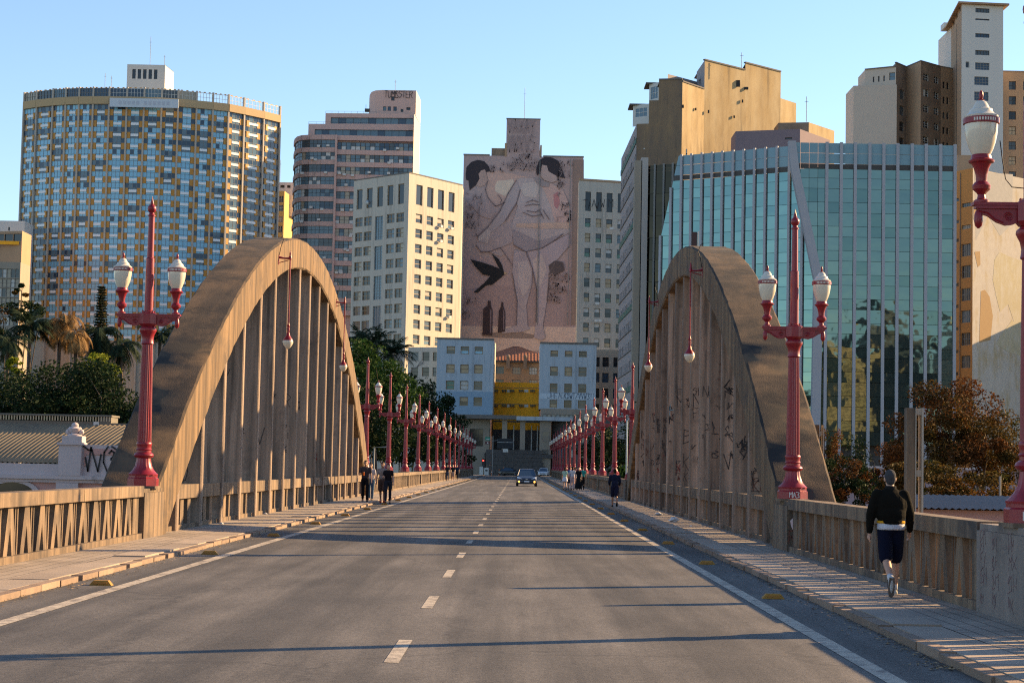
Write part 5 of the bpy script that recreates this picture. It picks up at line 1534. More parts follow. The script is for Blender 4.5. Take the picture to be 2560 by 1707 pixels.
def tw(L):
    rows = [(20, 31), (46, 50), (83, 93), (125, 137), (156, 174), (191, 212), (229, 251), (267, 289), (303, 325), (342, 364)]
    w = [(L * (.33 if i < 5 else .31), L * (.67 if i < 5 else .65), zat(2450, b, 372), zat(2450, a, 372), 'mid' if i in (0, 3) else 'navy', 5, 3 if i > 3 else 1, 'dark' if i < 4 else 'grey') for i, (a, b) in enumerate(rows)]
    return w + [(L * .10, L * .19, zat(2450, 170, 372), zat(2450, 155, 372), 'dark', 1, 1, 'white')]
WT = block('white_tower', 'tall slim white tower with one column of barred windows and overhanging flat roof', 'tower', [TW0, TW1, TW2], 0, ZT2, {'*': B['tower_white'], 0: B['brown_light']}, B['roof_grey'], {1: tw, 0: lambda L: [(L * f, L * (f + .12), zat(2390, 45, 380), zat(2390, 33, 380), 'dark', 1, 1, 'dark') for f in (.2, .5, .78)]}, back=12)
d0 = Vector(TW0); pts_ = [Vector(p) - d0 for p in (TW0, TW1, TW2)]
MB().prism([(pts_[0].x - 1.2, pts_[0].y, ZT2), (pts_[1].x - .9, pts_[1].y - 1.0, ZT2), (pts_[2].x + 1.0, pts_[2].y - 1.0, ZT2), (pts_[2].x + 1.0, pts_[2].y + 12, ZT2), (pts_[0].x - 1.2, pts_[0].y + 3, ZT2)], (0, 0, .35)).build('eaves_slab', B['brown_light'], WT)
MB().box(pts_[1].x + 1.5, pts_[1].x + 5.8, 2, 5, ZT2 + .3, ZT2 + 1.6).build('roof_lantern', FRM['white'], WT)
dp = MB(); q = pts_[0].lerp(pts_[1], .55); dp.tube([(q.x, q.y - .3, 10), (q.x, q.y - .3, ZT2 - 2)], .12, 6); dp.build('downpipe', ML['black'], WT)
block('brown_tenement', 'weathered brown tenement with small windows at the far right behind the near lamp', 'building', [plan(2500, 380, 300), plan(2600, 380, 300)], 0, zat(2540, 180, 380), B['brown_light'], B['roof_grey'],
      {0: lambda L: grid(L, [(.22, .40), (.58, .76)], zrows(2540, 380, [204 + 37.5 * k for k in range(11)], 21), ['mid', 'dark', 'beige', 'mid+dark'], 2, 2, 'dark')}, back=8, cap=(B['brown'], .3, .05))
# orange block and peeling white party wall
O0, O1, O2 = plan(2384, 335, 500), plan(2432, 330, 500), plan(2640, 348, 500)
def ow(L):
    w = []
    tops = [508, 563, 610, 664, 721, 776, 832, 889, 945, 1000]
    for i, t in enumerate(tops):
        h = 10 if i < 2 else 31 if i > 1 else 12
        w.append((L * .42, L * .90, zat(2410, t + h, 332), zat(2410, t, 332), ['mid', 'curtain', 'mid', 'dark', 'mid', 'steel', 'dark', 'mid', 'beige', 'dark'][i], 4, 2, 'grey'))
        w.append((L * .04, L * .28, zat(2410, t - 8, 332), zat(2410, t - 16, 332), 'dark', 1, 1, 'dark'))
    return w
OR = block('orange_block', 'narrow orange block with grey shutters beside a sunlit peeling white wall', 'building', [O0, O1, O2], -9, zat(2432, 420, 330), {'*': B['orange'], 1: B['plaster']}, B['roof_grey'], {0: ow}, back=12)
# bare patches where the plaster has come off the party wall
dv = Vector(O2) - Vector(O1); Lw = dv.length; dv = dv / Lw; rzw = math.atan2(dv.y, dv.x); of = Vector(O1) - Vector(O0)
PB = mat('bare_ochre_render', (.40, .25, .11), (.34, .21, .095), 1.5, .9); PYL = mat('yellow_old_paint', (.46, .38, .22), (.42, .36, .24), .8, .9, c3=(.5, .45, .36), s3=.9, w3=(.45, .7)); PGR = mat('grey_grime', (.34, .32, .29), (.42, .39, .35), 1.2, .9)
for m_, e_, pl in ((PGR, .012, [(2436, 430), (2532, 436), (2530, 560), (2500, 590), (2470, 540), (2440, 600)]), (PB, .02, [(2452, 728), (2462, 724), (2474, 742), (2482, 790), (2476, 850), (2448, 856), (2450, 790)]), (PB, .021, [(2436, 630), (2450, 628), (2451, 662), (2444, 668), (2440, 650)]), (PB, .022, [(2433, 500), (2446, 512), (2448, 545), (2434, 550)]),
        (PYL, .016, [(2486, 650), (2498, 630), (2520, 640), (2560, 655), (2566, 800), (2540, 820), (2520, 760), (2500, 780), (2490, 740), (2482, 700)]), (PYL, .024, [(2500, 840), (2530, 800), (2560, 830), (2556, 890), (2520, 880), (2490, 860)])):
    q_ = []
    for x, y in pl:
        r0 = at(x, y, 100) - Vector((0, 0, CAM_Z)); nx_, ny_ = -dv.y, dv.x
        t_ = (O1[0] * nx_ + O1[1] * ny_) / (r0.x * nx_ + r0.y * ny_); w_ = r0 * t_
        q_.append(((w_.x - O1[0]) * dv.x + (w_.y - O1[1]) * dv.y, -e_, w_.z + CAM_Z))
    MB().prism(q_[::-1], (0, .006, 0)).build('bare_patch', m_, OR, (of.x, of.y, 0), rzw)
d_ = Vector(O1) - Vector(O0); q = d_ * .34
MB().tube([(q.x, q.y - .2, -5), (q.x, q.y - .2, zat(2410, 430, 332))], .1, 6).build('downpipe', B['brown'], OR)
block('roof_hut', 'small brown rooftop hut above the orange block', 'building', [plan(2396, 345, 390), plan(2432, 345, 390)], 20, zat(2410, 388, 345), B['brown_light'], B['stain'], back=4)

# ----- low blocks at the far left edge
FL = block('grey_left_block', 'grey rooftop block at the far left edge beside the hotel', 'building', [plan(-30, 430, 600), plan(60, 430, 600)], 0, zat(20, 552, 430), B['tower_white'], B['roof_grey'], {0: lambda L: [(L * .55, L * .6, zat(30, 577, 430), zat(30, 568, 430), 'dark', 1, 1, 'dark')]}, back=8)
block('terrace_left_block', 'ochre terrace storey with yellow parapet at the far left edge', 'building', [plan(-40, 415, 620), plan(54, 412, 620)], 0, zat(20, 578, 413), B['brown_light'], B['roof_grey'], {0: lambda L: [(L * .3 + L * .235 * k, L * .52 + L * .235 * k, zat(20, 603, 413), zat(20, 585, 413), 'dark', 1, 1, 'dark') for k in range(3)]}, back=8)
TLB = block('glazed_left_block', 'pale curtain-walled block at the far left edge above the palms', 'building', [plan(-60, 395, 700), plan(50, 395, 700)], 0, zat(20, 655, 395), B['concrete_far'], B['roof_grey'],
      {0: lambda L: grid(L, [(.02 + .096 * k, .108 + .096 * k) for k in range(10)], [(zat(20, 672 + 24 * (k + 1) - 2, 395), zat(20, 672 + 24 * k, 395)) for k in range(6)], ['curtain', 'steel', 'mid', 'curtain', 'white'], 1, 2, 'grey')}, back=8)
MB().box(0, 10, -.15, 0, zat(20, 613, 413), zat(20, 604, 413)).build('yellow_parapet', B['yellow'], FL, (2.2, -18, 0))

# ----- city behind the viewer, seen only as reflections; dark and ochre colours paint in shade and sun
for k, (x, y, wd, h, m, lab) in enumerate(((70, -105, 22, 44, 'stone_dark', 'shade-darkened corner block behind the viewer, mirrored in the glass tower'), (100, -80, 17, 40, 'ochre', 'ochre corner block behind the viewer, mirrored in the glass tower'), (122, -105, 19, 52, 'stone_dark', 'tall shade-darkened corner block behind the viewer, mirrored in the glass tower'),
        (148, -85, 20, 47, 'white_wall', 'white corner block behind the viewer, mirrored in the glass tower'), (180, -120, 26, 56, 'stone_dark', 'dark corner block far right behind the viewer, mirrored in the glass tower'), (-70, -140, 30, 45, 'brown_light', 'brown corner block behind the viewer, left of the road'))):
    o = thing('city_block', lab, 'building', (x, y, 0), R(38 + 6 * (k % 3)))
    MB().box(-wd / 2, wd / 2, -wd, 0, -9, h).build('wall', B[m], o)
    MB().box(-wd * .35, wd * .1, -wd * .7, -wd * .2, h, h + 5).build('roof_house', B[m], o)
    mb = MB()
    for zz in range(2, int(h) - 3, 4):
        q = -wd / 2 + 1
        while q < wd / 2 - 2: mb.box(q, q + 1.6, -.02, .06, zz, zz + 2); mb.box(wd / 2 - .06, wd / 2 + .02, q - wd / 2, q - wd / 2 + 1.6, zz, zz + 2); q += 3.0
    tag(mb.build('windows', GLS['dark'], o), kind='stuff')

o = thing('city_block', 'tall block just right of the view whose shadow falls across the peeling white wall', 'building', (109, 340, 0))
MB().box(0, 30, 0, 26, -9, 36.5).build('wall', B['brown_light'], o)
MB().box(-.2, 30.2, -.2, 26.2, 36.5, 36.8).build('roof', B['stain'], o)
# ---------------------------------------------------------------- vegetation
LEAF = {
 'dark': leafmat('shade_darkened_leaves', (.011, .023, .009), (.02, .036, .011), .45, .18),  # darkened to stand in for the shade over the tree masses
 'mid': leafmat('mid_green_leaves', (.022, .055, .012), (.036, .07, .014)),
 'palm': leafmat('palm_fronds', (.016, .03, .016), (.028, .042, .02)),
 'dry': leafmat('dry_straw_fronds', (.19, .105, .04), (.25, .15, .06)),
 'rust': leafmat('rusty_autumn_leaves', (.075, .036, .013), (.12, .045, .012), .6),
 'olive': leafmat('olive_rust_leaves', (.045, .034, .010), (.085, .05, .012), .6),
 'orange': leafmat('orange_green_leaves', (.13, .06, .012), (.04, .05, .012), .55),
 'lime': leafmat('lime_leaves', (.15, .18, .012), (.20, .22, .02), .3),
 'pine': leafmat('pine_needles', (.016, .026, .012), (.035, .034, .014)),
}
BARK = mat('bark', (.10, .07, .05), (.06, .045, .035), 4, .95, .4, 20)
def leaves(mb, c, rad, n, size, rnd, squash=.8):
    cx_, cy, cz = c
    for _ in range(n):
        while True:
            x, y, z = rnd.uniform(-1, 1), rnd.uniform(-1, 1), rnd.uniform(-1, 1)
            q = x*x + y*y + z*z
            if .08 < q < 1: break
        s = size * rnd.uniform(.6, 1.4)
        p = Vector((cx_ + x * rad[0], cy + y * rad[1], cz + z * rad[2]))
        u = Vector((rnd.gauss(0, 1), rnd.gauss(0, 1), rnd.gauss(0, .7))).normalized()
        v = u.cross(Vector((rnd.gauss(0, 1), rnd.gauss(0, 1), rnd.gauss(0, 1)))).normalized()
        a, b = u * s, v * (s * .55)
        mb.add([p - a, p - a * .1 + b, p + a, p - a * .1 - b], ((0, 1, 2, 3),))
def tree(name, label, base, lobes, leaf, n, size, m, rnd, trunk_r=.25, clump=.33, group='park trees', m2=None):
    """lobes: (x, y, z, rx, ry, rz) relative to base; leaf clumps fill each lobe's outer volume"""
    T = thing(name, label, 'tree', base, 0, group)
    tot = sum(l[3] * l[5] for l in lobes)
    top = max(l[2] for l in lobes)
    tr = MB(); tr.tube([(0, 0, -.2), (.1, 0, top * .3), (-.1, .05, top * .62)], [trunk_r * 1.25, trunk_r, trunk_r * .6], 8)
    for l in lobes:
        mid = Vector((l[0] * .4, l[1] * .4, top * .45)); e = Vector((l[0], l[1], l[2]))
        tr.tube([(0, 0, top * .28), mid, e, e + Vector((rnd.uniform(-.3, .3) * l[3], 0, l[5] * .5))], [trunk_r * .5, trunk_r * .34, trunk_r * .2, .02], 6)
    tr.build('trunk', BARK, T)
    mbs = [MB(), MB()]
    for l in lobes:
        cn = max(5, int(26 * l[3] * l[5] / tot * len(lobes) ** .5))
        per = int(n * (l[3] * l[5] / tot) / cn)
        for _ in range(cn):
            w, h = rnd.uniform(0, 6.283), rnd.uniform(-.75, 1)
            r = rnd.uniform(.55, 1.0); q = math.sqrt(max(0, 1 - h * h))
            c = (l[0] + l[3] * r * q * math.cos(w), l[1] + l[4] * r * q * math.sin(w), l[2] + l[5] * r * h)
            k = clump * rnd.uniform(.6, 1.25)
            leaves(mbs[1 if m2 and rnd.random() < .4 else 0], c, (l[3] * k, l[4] * k, l[5] * k * .8), per, size, rnd)
    mbs[0].build('crown', m, T)
    if m2 and mbs[1].f: mbs[1].build('crown', m2, T)
    return T
def palm(label, base, h, n, flen, m, rnd, droop=1.0, group='park palms', rank=28):
    T = thing('palm_tree', label, 'palm tree', base, 0, group)
    MB().tube([(0, 0, -.3), (.1, 0, h * .5), (0, .05, h)], [.24, .18, .2], 8).build('trunk', BARK, T)
    mb = MB()
    for i in range(n):
        w = i * 2.399 + rnd.uniform(-.2, .2); el = rnd.uniform(-.25, 1.25) if droop < 1.3 else rnd.uniform(-1.2, .8)
        L = flen * rnd.uniform(.8, 1.1)
        prev = None; d = Vector((math.cos(w) * math.cos(el), math.sin(w) * math.cos(el), math.sin(el)))
        p = Vector((0, 0, h)); side = Vector((-math.sin(w), math.cos(w), 0))
        for k in range(rank):
            p = p + d * (L / rank); d = (d + Vector((0, 0, -.075 * droop * (k / rank + .25)))).normalized()
            if k < 2: continue
            ll = L * .26 * math.sin(math.pi * (.12 + .86 * k / rank)) + .05
            for s in (-1, 1):
                tip = p + side * (s * ll * .8) + d * (ll * .5) + Vector((0, 0, -ll * rnd.uniform(.3, .75)))
                b = d * .06
                mb.add([p - b, p + b, tip], ((0, 1, 2),))
    mb.build('crown', m, T)
    return T
rv = random.Random(101)
def gnd(px, py, Y): return at(px, py, Y)
# left: dark rounded tree mass behind the station roof
for k, (px, py, Y, rx_, rz_, lab) in enumerate(((-75, 955, 168, 4.8, 3.6, 'dark dense rounded tree just beyond the left edge of the view'), (-190, 960, 166, 4.8, 3.6, 'dark dense rounded tree far beyond the left edge of the view'), (40, 950, 165, 4.8, 3.6, 'dark dense rounded tree at the left edge behind the corrugated roof'), (150, 925, 172, 4.8, 3.8, 'dark dense rounded tree left of the pinnacle, behind the corrugated roof'),
                                      (255, 940, 166, 4.8, 3.6, 'dark dense rounded tree above the pinnacle of the pink station'), (350, 965, 168, 4.6, 3.6, 'dark dense tree half hidden by the foot of the left arch'), (440, 1000, 172, 4.4, 3.4, 'dark dense tree behind the left arch hangers'), (560, 990, 176, 5, 4, 'dark dense tree far behind the middle of the left arch'), (700, 980, 186, 5.5, 4.5, 'dark dense tree far behind the right half of the left arch'))):
    c = gnd(px, py, Y); b = (c.x, c.y, -9.0)
    zc_ = c.z + 9.0 - rz_ * .55
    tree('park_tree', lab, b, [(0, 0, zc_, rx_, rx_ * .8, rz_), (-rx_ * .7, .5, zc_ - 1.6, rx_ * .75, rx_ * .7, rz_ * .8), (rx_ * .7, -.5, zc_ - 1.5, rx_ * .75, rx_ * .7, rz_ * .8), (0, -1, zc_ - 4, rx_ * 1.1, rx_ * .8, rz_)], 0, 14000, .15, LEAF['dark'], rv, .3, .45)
# left: taller trees and palms in front of the hotel
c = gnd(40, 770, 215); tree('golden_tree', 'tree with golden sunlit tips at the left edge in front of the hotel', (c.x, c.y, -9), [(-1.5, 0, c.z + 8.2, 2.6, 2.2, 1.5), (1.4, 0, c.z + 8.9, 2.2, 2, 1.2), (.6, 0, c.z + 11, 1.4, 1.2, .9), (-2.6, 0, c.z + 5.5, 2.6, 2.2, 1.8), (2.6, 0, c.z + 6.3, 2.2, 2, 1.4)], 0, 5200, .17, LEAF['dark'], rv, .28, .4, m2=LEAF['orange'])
c = gnd(255, 715, 232); P_ = thing('conifer', 'dark conical conifer in front of the hotel, left of the red lamp', 'tree', (c.x, c.y, -9), 0, 'park trees')
Ht = c.z + 9
MB().tube([(0, 0, 0), (0, 0, Ht)], [.35, .03], 7).build('trunk', BARK, P_)
mb = MB()
for i in range(34):
    z = Ht - .2 - i * .34; rad = .25 + .098 * (Ht - z) * (1 + .15 * math.sin(i * 2.1)) + .1
    for k in range(7 + i // 5):
        w = k * 6.283 / (7 + i // 5) + i * .7 + rv.uniform(-.2, .2)
        L = rad * rv.uniform(.7, 1.12)
        for q in range(5):
            t = (q + 1) / 5
            leaves(mb, (L * t * math.cos(w), L * t * math.sin(w), z - .12 * L * t + .1 * t * t), (.26, .26, .12), 7, .12, rv)
mb.build('crown', LEAF['pine'], P_)
for k, (px, py, Y, n, fl_, dr, m, lab) in enumerate(((75, 815, 205, 34, 3.4, 1.1, 'palm', 'green palm in front of the hotel at the left, below the golden tree'), (150, 800, 208, 40, 3.4, 1.9, 'dry', 'tall palm with hanging straw-coloured dry fronds'), (190, 835, 204, 30, 2.8, 2.2, 'dry', 'lower palm with a skirt of straw-coloured dry fronds'),
      (250, 830, 210, 36, 3.6, 1.3, 'palm', 'dark drooping palm below the conifer'), (305, 860, 206, 34, 3.2, 1.4, 'palm', 'dark palm just left of the red lamp'), (400, 840, 212, 32, 3.2, .9, 'palm', 'palm between the red lamp and the left arch'), (20, 850, 198, 30, 3.2, 1.3, 'palm', 'dark palm at the left edge above the rounded trees'),
      (940, 860, 250, 34, 3.4, 1.0, 'palm', 'palm left of the white corner building above the lamp row'), (985, 885, 246, 32, 3.2, 1.0, 'palm', 'palm in front of the white corner building'), (900, 850, 262, 26, 3.2, 1.0, 'palm', 'palm beside the far end of the left arch'))):
    c = gnd(px, py, Y); palm(lab, (c.x, c.y, -9), c.z + 9, n, fl_, LEAF[m], rv, dr)
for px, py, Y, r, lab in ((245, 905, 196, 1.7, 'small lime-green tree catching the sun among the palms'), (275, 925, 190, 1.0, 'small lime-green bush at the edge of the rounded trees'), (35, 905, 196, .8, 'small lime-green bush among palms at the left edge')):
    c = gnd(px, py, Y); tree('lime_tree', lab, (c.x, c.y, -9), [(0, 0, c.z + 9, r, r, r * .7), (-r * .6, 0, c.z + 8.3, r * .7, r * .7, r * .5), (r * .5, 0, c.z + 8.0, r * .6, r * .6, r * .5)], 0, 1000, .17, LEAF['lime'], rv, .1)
# centre-left: green trees over the far lamp row
for px, py, Y, rx_, rz_, n, m, lab in ((900, 900, 215, 3.6, 2.8, 5200, 'mid', 'bright green tree right beside the far foot of the left arch'), (945, 955, 205, 3.8, 3.0, 6000, 'mid', 'green tree behind the first lamps of the left row'), (1010, 1000, 235, 4.2, 3.2, 6000, 'dark', 'dark green tree behind the middle of the left lamp row'),
      (1075, 1040, 262, 4.2, 3.6, 6000, 'dark', 'dark green tree beside the pale blue block'), (930, 1060, 190, 4.0, 3.8, 6000, 'dark', 'dark shaded tree behind the walking couple'), (1000, 1085, 215, 4.4, 3.8, 6000, 'dark', 'dark shaded tree low behind the left lamp row'), (1080, 1105, 275, 5.0, 3.6, 5000, 'dark', 'dark shaded tree at the far end of the left lamp row'),
      (880, 1010, 215, 4.6, 4.0, 6000, 'dark', 'dark tree seen behind the last hangers of the left arch')):
    c = gnd(px, py, Y); tree('park_tree', lab, (c.x, c.y, ground_z(Y)), [(0, 0, c.z - ground_z(Y), rx_, rx_ * .8, rz_), (-rx_ * .6, .4, c.z - ground_z(Y) - 1.4, rx_ * .7, rx_ * .7, rz_ * .75), (rx_ * .6, -.3, c.z - ground_z(Y) - 1.8, rx_ * .7, rx_ * .7, rz_ * .75)], 0, n, .19, LEAF[m], rv, .25, .4)
c = gnd(1010, 915, 238)
bt = thing('bare_tree', 'leafless grey tree in front of the white corner building', 'tree', (c.x, c.y, -9), 0, 'park trees')
mb = MB(); Hb = c.z + 9 + 1.5
mb.tube([(0, 0, 0), (.1, 0, Hb - 3)], [.2, .12], 6)
def twig(p, d, L, r, dep):
    q = p + d * L; mb.tube([p, q], [r, r * .6], 4)
    if dep:
        for _ in range(3):
            twig(q, (d + Vector((rv.uniform(-.7, .7), rv.uniform(-.7, .7), rv.uniform(-.2, .5)))).normalized(), L * .72, r * .6, dep - 1)
for k in range(5): twig(Vector((.1, 0, Hb - 3)), Vector((rv.uniform(-.8, .8), rv.uniform(-.8, .8), .8)).normalized(), 1.3, .06, 3)
mb.build('branches', mat('grey_bark', (.22, .19, .17), None), bt)
# right: rusty trees behind the parapet
for px, py, Y, rx_, rz_, n, m, m2, lab in ((2385, 1085, 95, 3.1, 2.5, 13000, 'olive', 'rust', 'broad rust-leaved tree behind the parapet, right of the walking man'), (2490, 1120, 98, 2.3, 2.0, 7000, 'olive', 'orange', 'rust and green tree at the right edge behind the near lamp'),
      (2185, 1160, 112, 2.3, 2.1, 6500, 'rust', 'dark', 'dark rusty tree behind the parapet, left of the walking man'), (2110, 1205, 105, 1.7, 1.5, 4200, 'dark', 'rust', 'dark tree in the gap between the right arch and the walking man'), (2062, 1130, 118, 1.1, 1.9, 2600, 'rust', 'orange', 'small rusty tree beside the foot of the right arch'),
      (2310, 1205, 88, 2.2, 1.0, 5000, 'olive', 'orange', 'low olive bush behind the walking man'), (2450, 1235, 84, 2.4, 1.0, 5000, 'olive', 'orange', 'low orange-green bush at the right behind the parapet')):
    c = gnd(px, py, Y); h_ = c.z + 9
    tree('rusty_tree', lab, (c.x, c.y, -9), [(0, 0, h_, rx_, rx_ * .8, rz_), (-rx_ * .55, 0, h_ - rz_ * .6, rx_ * .6, rx_ * .6, rz_ * .7), (rx_ * .55, 0, h_ - rz_ * .5, rx_ * .6, rx_ * .6, rz_ * .7)], 0, int(n * 1.8), .075, LEAF[m], rv, .16, .36, 'rusty trees behind the right parapet', LEAF[m2])
for px, py, Y, rx_, rz_, n, m, lab in ((1560, 1110, 205, 3.0, 2.6, 4200, 'dark', 'dark tree behind the nearest lamps of the right row'), (1520, 1130, 240, 3.4, 2.8, 4200, 'dark', 'dark tree behind the middle of the right lamp row'), (1640, 1060, 225, 3.6, 3.2, 4600, 'dark', 'dark tree behind the right arch hangers'), (1760, 1090, 220, 4, 3.4, 4600, 'dark', 'dark tree behind the middle of the right arch'), (1590, 1195, 130, 1.6, 1.0, 2500, 'mid', 'low green bush beside the man in the dark jacket')):
    c = gnd(px, py, Y); h_ = c.z - ground_z(Y)
    tree('street_tree', lab, (c.x, c.y, ground_z(Y)), [(0, 0, h_, rx_, rx_ * .8, rz_), (-rx_ * .5, 0, h_ - rz_ * .6, rx_ * .7, rx_ * .6, rz_ * .7), (rx_ * .5, 0, h_ - rz_ * .6, rx_ * .7, rx_ * .6, rz_ * .7)], 0, n, .17, LEAF[m], rv, .2, .4, 'street trees beyond the right side')

# ---------------------------------------------------------------- pink station with corrugated roof
PINK = mat('pink_render', (.55, .31, .27), (.48, .27, .24), .8, .9, c3=(.34, .22, .19), s3=.8, w3=(.6, .75))
LIL = mat('pale_lilac_render', (.56, .47, .46), (.48, .40, .40), .8, .9, c3=(.24, .20, .19), s3=1.0, w3=(.6, .72))
SY = 78.0
ST = thing('station_building', 'pink station building with corrugated metal roof below the bridge at the left', 'building', (*plan(150, SY, 1150), 0))
so = Vector((ST.location.x, ST.location.y))
def sx_(px, py=1150, Y=SY): return at(px, py, Y).x - so.x
zpar = zat(60, 1158, SY); zcor = zat(60, 1186, SY)
x0, x1 = sx_(-560), sx_(520)
MB().box(x0, x1, 0, .5, -9, zcor - .2).build('front_wall', PINK, ST)
MB().box(x0, sx_(150), -.05, .4, zcor, zpar).build('parapet', LIL, ST)
zp2 = zat(250, 1112, SY)
MB().box(sx_(206), x1, -.05, .4, zcor, zp2).build('parapet', LIL, ST)
MB().box(sx_(211), x1, -.09, -.052, zp2 - .42, zp2 - .16).build('pink_band', PINK, ST)
MB().box(sx_(211), sx_(216), -.09, -.053, zp2 - .9, zp2 - .43).build('pink_band', PINK, ST)
MB().box(x0, x1, -.28, .3, zcor - .16, zcor).build('cornice', LIL, ST)
MB().box(x0, x1, -.16, .25, zcor - .3, zcor - .165).build('cornice', LIL, ST)
MB().box(sx_(150), sx_(206), -.3, .5, zcor + .002, zat(180, 1110, SY)).build('pier', LIL, ST)
MB().box(sx_(146), sx_(210), -.38, .5, zat(180, 1112, SY) + .003, zat(180, 1106, SY)).build('pier_cap', LIL, ST)
MB().box(sx_(145), sx_(200), -.22, .4, -9, zcor - .31).build('pilaster', LIL, ST)
zz = zat(180, 1106, SY)
MB().box(sx_(157), sx_(207), -.3, .45, zz + .003, zz + .28).build('pinnacle_base', LIL, ST)
mb = MB(); xc = sx_(184)
mb.lathe([(.3, zz + .28), (.3, zz + .34), (.16, zz + .4), (.26, zz + .5), (.28, zz + .6), (.14, zz + .68), (.16, zz + .74), (.11, zz + .82), (.02, zz + .86)], 14, (xc, .05, 0))
for s in (-1, 1): mb.ball((xc + .27 * s, .05, zz + .45), .13, 8, 6); mb.ball((xc + .2 * s, .05, zz + .58), .09, 8, 6)
mb.build('pinnacle', LIL, ST, smooth='auto')
# arched window hood below the cornice
mb = MB(); zc_ = zat(40, 1236, SY)
for k in range(12):
    a, b = math.pi * k / 12, math.pi * (k + 1) / 12
    c_ = sx_(34)
    P4 = [(c_ + r * math.cos(t), -.1, zc_ + r * .55 * math.sin(t)) for r, t in ((.95, a), (1.2, a), (1.2, b), (.95, b))]
    mb.prism(P4[::-1], (0, .1, 0))
mb.build('arch_hood', LIL, ST)
mb = MB().add([(sx_(34) + .95 * math.cos(math.pi * k / 12), -.01, zc_ + .95 * .55 * math.sin(math.pi * k / 12)) for k in range(13)], [tuple(range(13))]); mb.build('fanlight', GLS['dark'], ST)
# corrugated vault
mb = MB(); nx = 194; ny = 12
X0, X1 = sx_(-640), sx_(520); y0r, y1r = .45, 3.2; zr0, zr1 = zat(60, 1150, SY) - .1, zat(60, 1058, SY + 3)
for j in range(ny + 1):
    t = j / ny; y = y0r + (y1r - y0r) * t; z = zr0 + (zr1 - zr0) * t ** .82
    for i in range(nx + 1):
        x = X0 + (X1 - X0) * i / nx + 1.5 * t
        mb.v.append((x, y, z + (.035 if i % 2 else -.035)))
for j in range(ny):
    for i in range(nx):
        k = j * (nx + 1) + i; mb.f.append((k, k + 1, k + nx + 2, k + nx + 1)); mb.m.append(0)
mb.build('corrugated_roof', mat('old_corrugated_sheet', (.25, .195, .12), (.17, .135, .09), .7, .65, c3=(.08, .068, .055), s3=.9, w3=(.56, .68)), ST)
for px in (40, 180, 330):
    pass
# ridge monitor behind
y = 3.4
za, zb_ = zat(100, 1064, SY + y), zat(100, 1034, SY + y)
mw = mat('dull_grey_monitor', (.16, .14, .11), (.12, .11, .09), 2, .8)
MB().box(sx_(-560, 1050, SY + y), sx_(232, 1050, SY + y), y, y + 1.5, za - 1, zb_ - .3).build('ridge_monitor', mw, ST)
mb = MB()
xx = sx_(-60, 1050, SY + y)
while xx < sx_(278, 1050, SY + y):
    mb.box(xx, xx + .05, y - .06, y - .01, zb_ - .28, zb_ - .08); xx += .12
tag(mb.build('ridge_slats', mat('pale_slat', (.45, .36, .24), None), ST), kind='stuff')
MB().box(sx_(-560, 1050, SY + y), sx_(280, 1050, SY + y), y - .09, y + 1.6, zb_ - .08, zb_).build('ridge_cap', mw, ST)
MB().box(sx_(234, 1050, SY + y), sx_(248, 1050, SY + y), y - .02, y + 1.4, za, zb_ - .3).build('hatch', FRM['white'], ST)
MB().box(sx_(249, 1050, SY + y), sx_(278, 1050, SY + y), y - .03, y + 1.4, za - .2, zb_ - .1).build('end_box', mw, ST)
MB().box(sx_(280, 1050, SY + y), sx_(520, 1050, SY + y), y, y + 1.4, za - 1, zb_ - .35).build('ridge_monitor', mw, ST)
sc = MB(); z0 = zat(250, 1176, SY)
for pl in ([(215, 1143), (221, 1177), (229, 1118), (246, 1178), (254, 1136)], [(208, 1113), (222, 1124), (232, 1126)], [(272, 1116), (262, 1130), (260, 1155), (270, 1180)], [(281, 1116), (295, 1125), (297, 1155), (284, 1180)], [(274, 1133), (280, 1126), (287, 1131), (285, 1140), (279, 1146), (279, 1149)]):
    ribbon(sc, [Vector((at(x, y_, SY).x - so.x, -.115, at(x, y_, SY).z)) for x, y_ in pl], UX, UZ, .07)
sc.build('black_scrawl', ML['black'], ST)

# ---------------------------------------------------------------- low things seen beyond the right parapet
LS = thing('low_shed', 'low grey-roofed shed behind the right parapet near the walking man', 'shed', (*plan(2330, 62, 1230), -9))
xa = at(2310, 1235, 62).x - LS.location.x; xb = at(2480, 1235, 62).x - LS.location.x; zr = zat(2400, 1252, 62) + 9
MB().box(xa, xb + 4, 0, 6, 0, zr - .3).build('wall', PINK, LS)
mb = MB(); n = 60
for j, (y, z) in enumerate(((-.4, zr - .25), (6.4, zr + .12))):
    for i in range(n + 1): mb.v.append((xa - .4 + (xb + 4.6 - xa) * i / n, y, z + (.03 if i % 2 else -.03)))
for i in range(n): mb.f.append((i, i + 1, n + 2 + i, n + 1 + i)); mb.m.append(0)
mb.build('corrugated_roof', mat('grey_corrugated_sheet', (.16, .15, .15), (.11, .105, .1), 1, .7), LS)
PW = thing('low_pink_wall', 'low pink wall with small openings behind the rusty trees', 'wall', (*plan(2150, 138, 1200), -9))
xa = at(2040, 1200, 138).x - PW.location.x; xb = at(2560, 1200, 138).x - PW.location.x; zr = zat(2300, 1172, 138) + 9
MB().box(xa, xb, 0, .4, 0, zr).build('panel', mat('faded_pink_wall', (.36, .27, .28), (.30, .22, .24), .8, .9), PW)
MB().box(xa, xb, -.1, .5, zr, zr + .15).build('coping', LIL, PW)
for k in range(9):
    x = xa + 1.0 + k * 1.6; MB().box(x, x + .5, -.02, -.001, zr - 1.5, zr - .6).build('opening', GLS['dark'], PW)
MB().tube([(0, 0, 0), (0, 0, zat(2498, 1190, 80) + 9)], .05, 6).build('x', FRM['grey']).name = 'thin_pole'
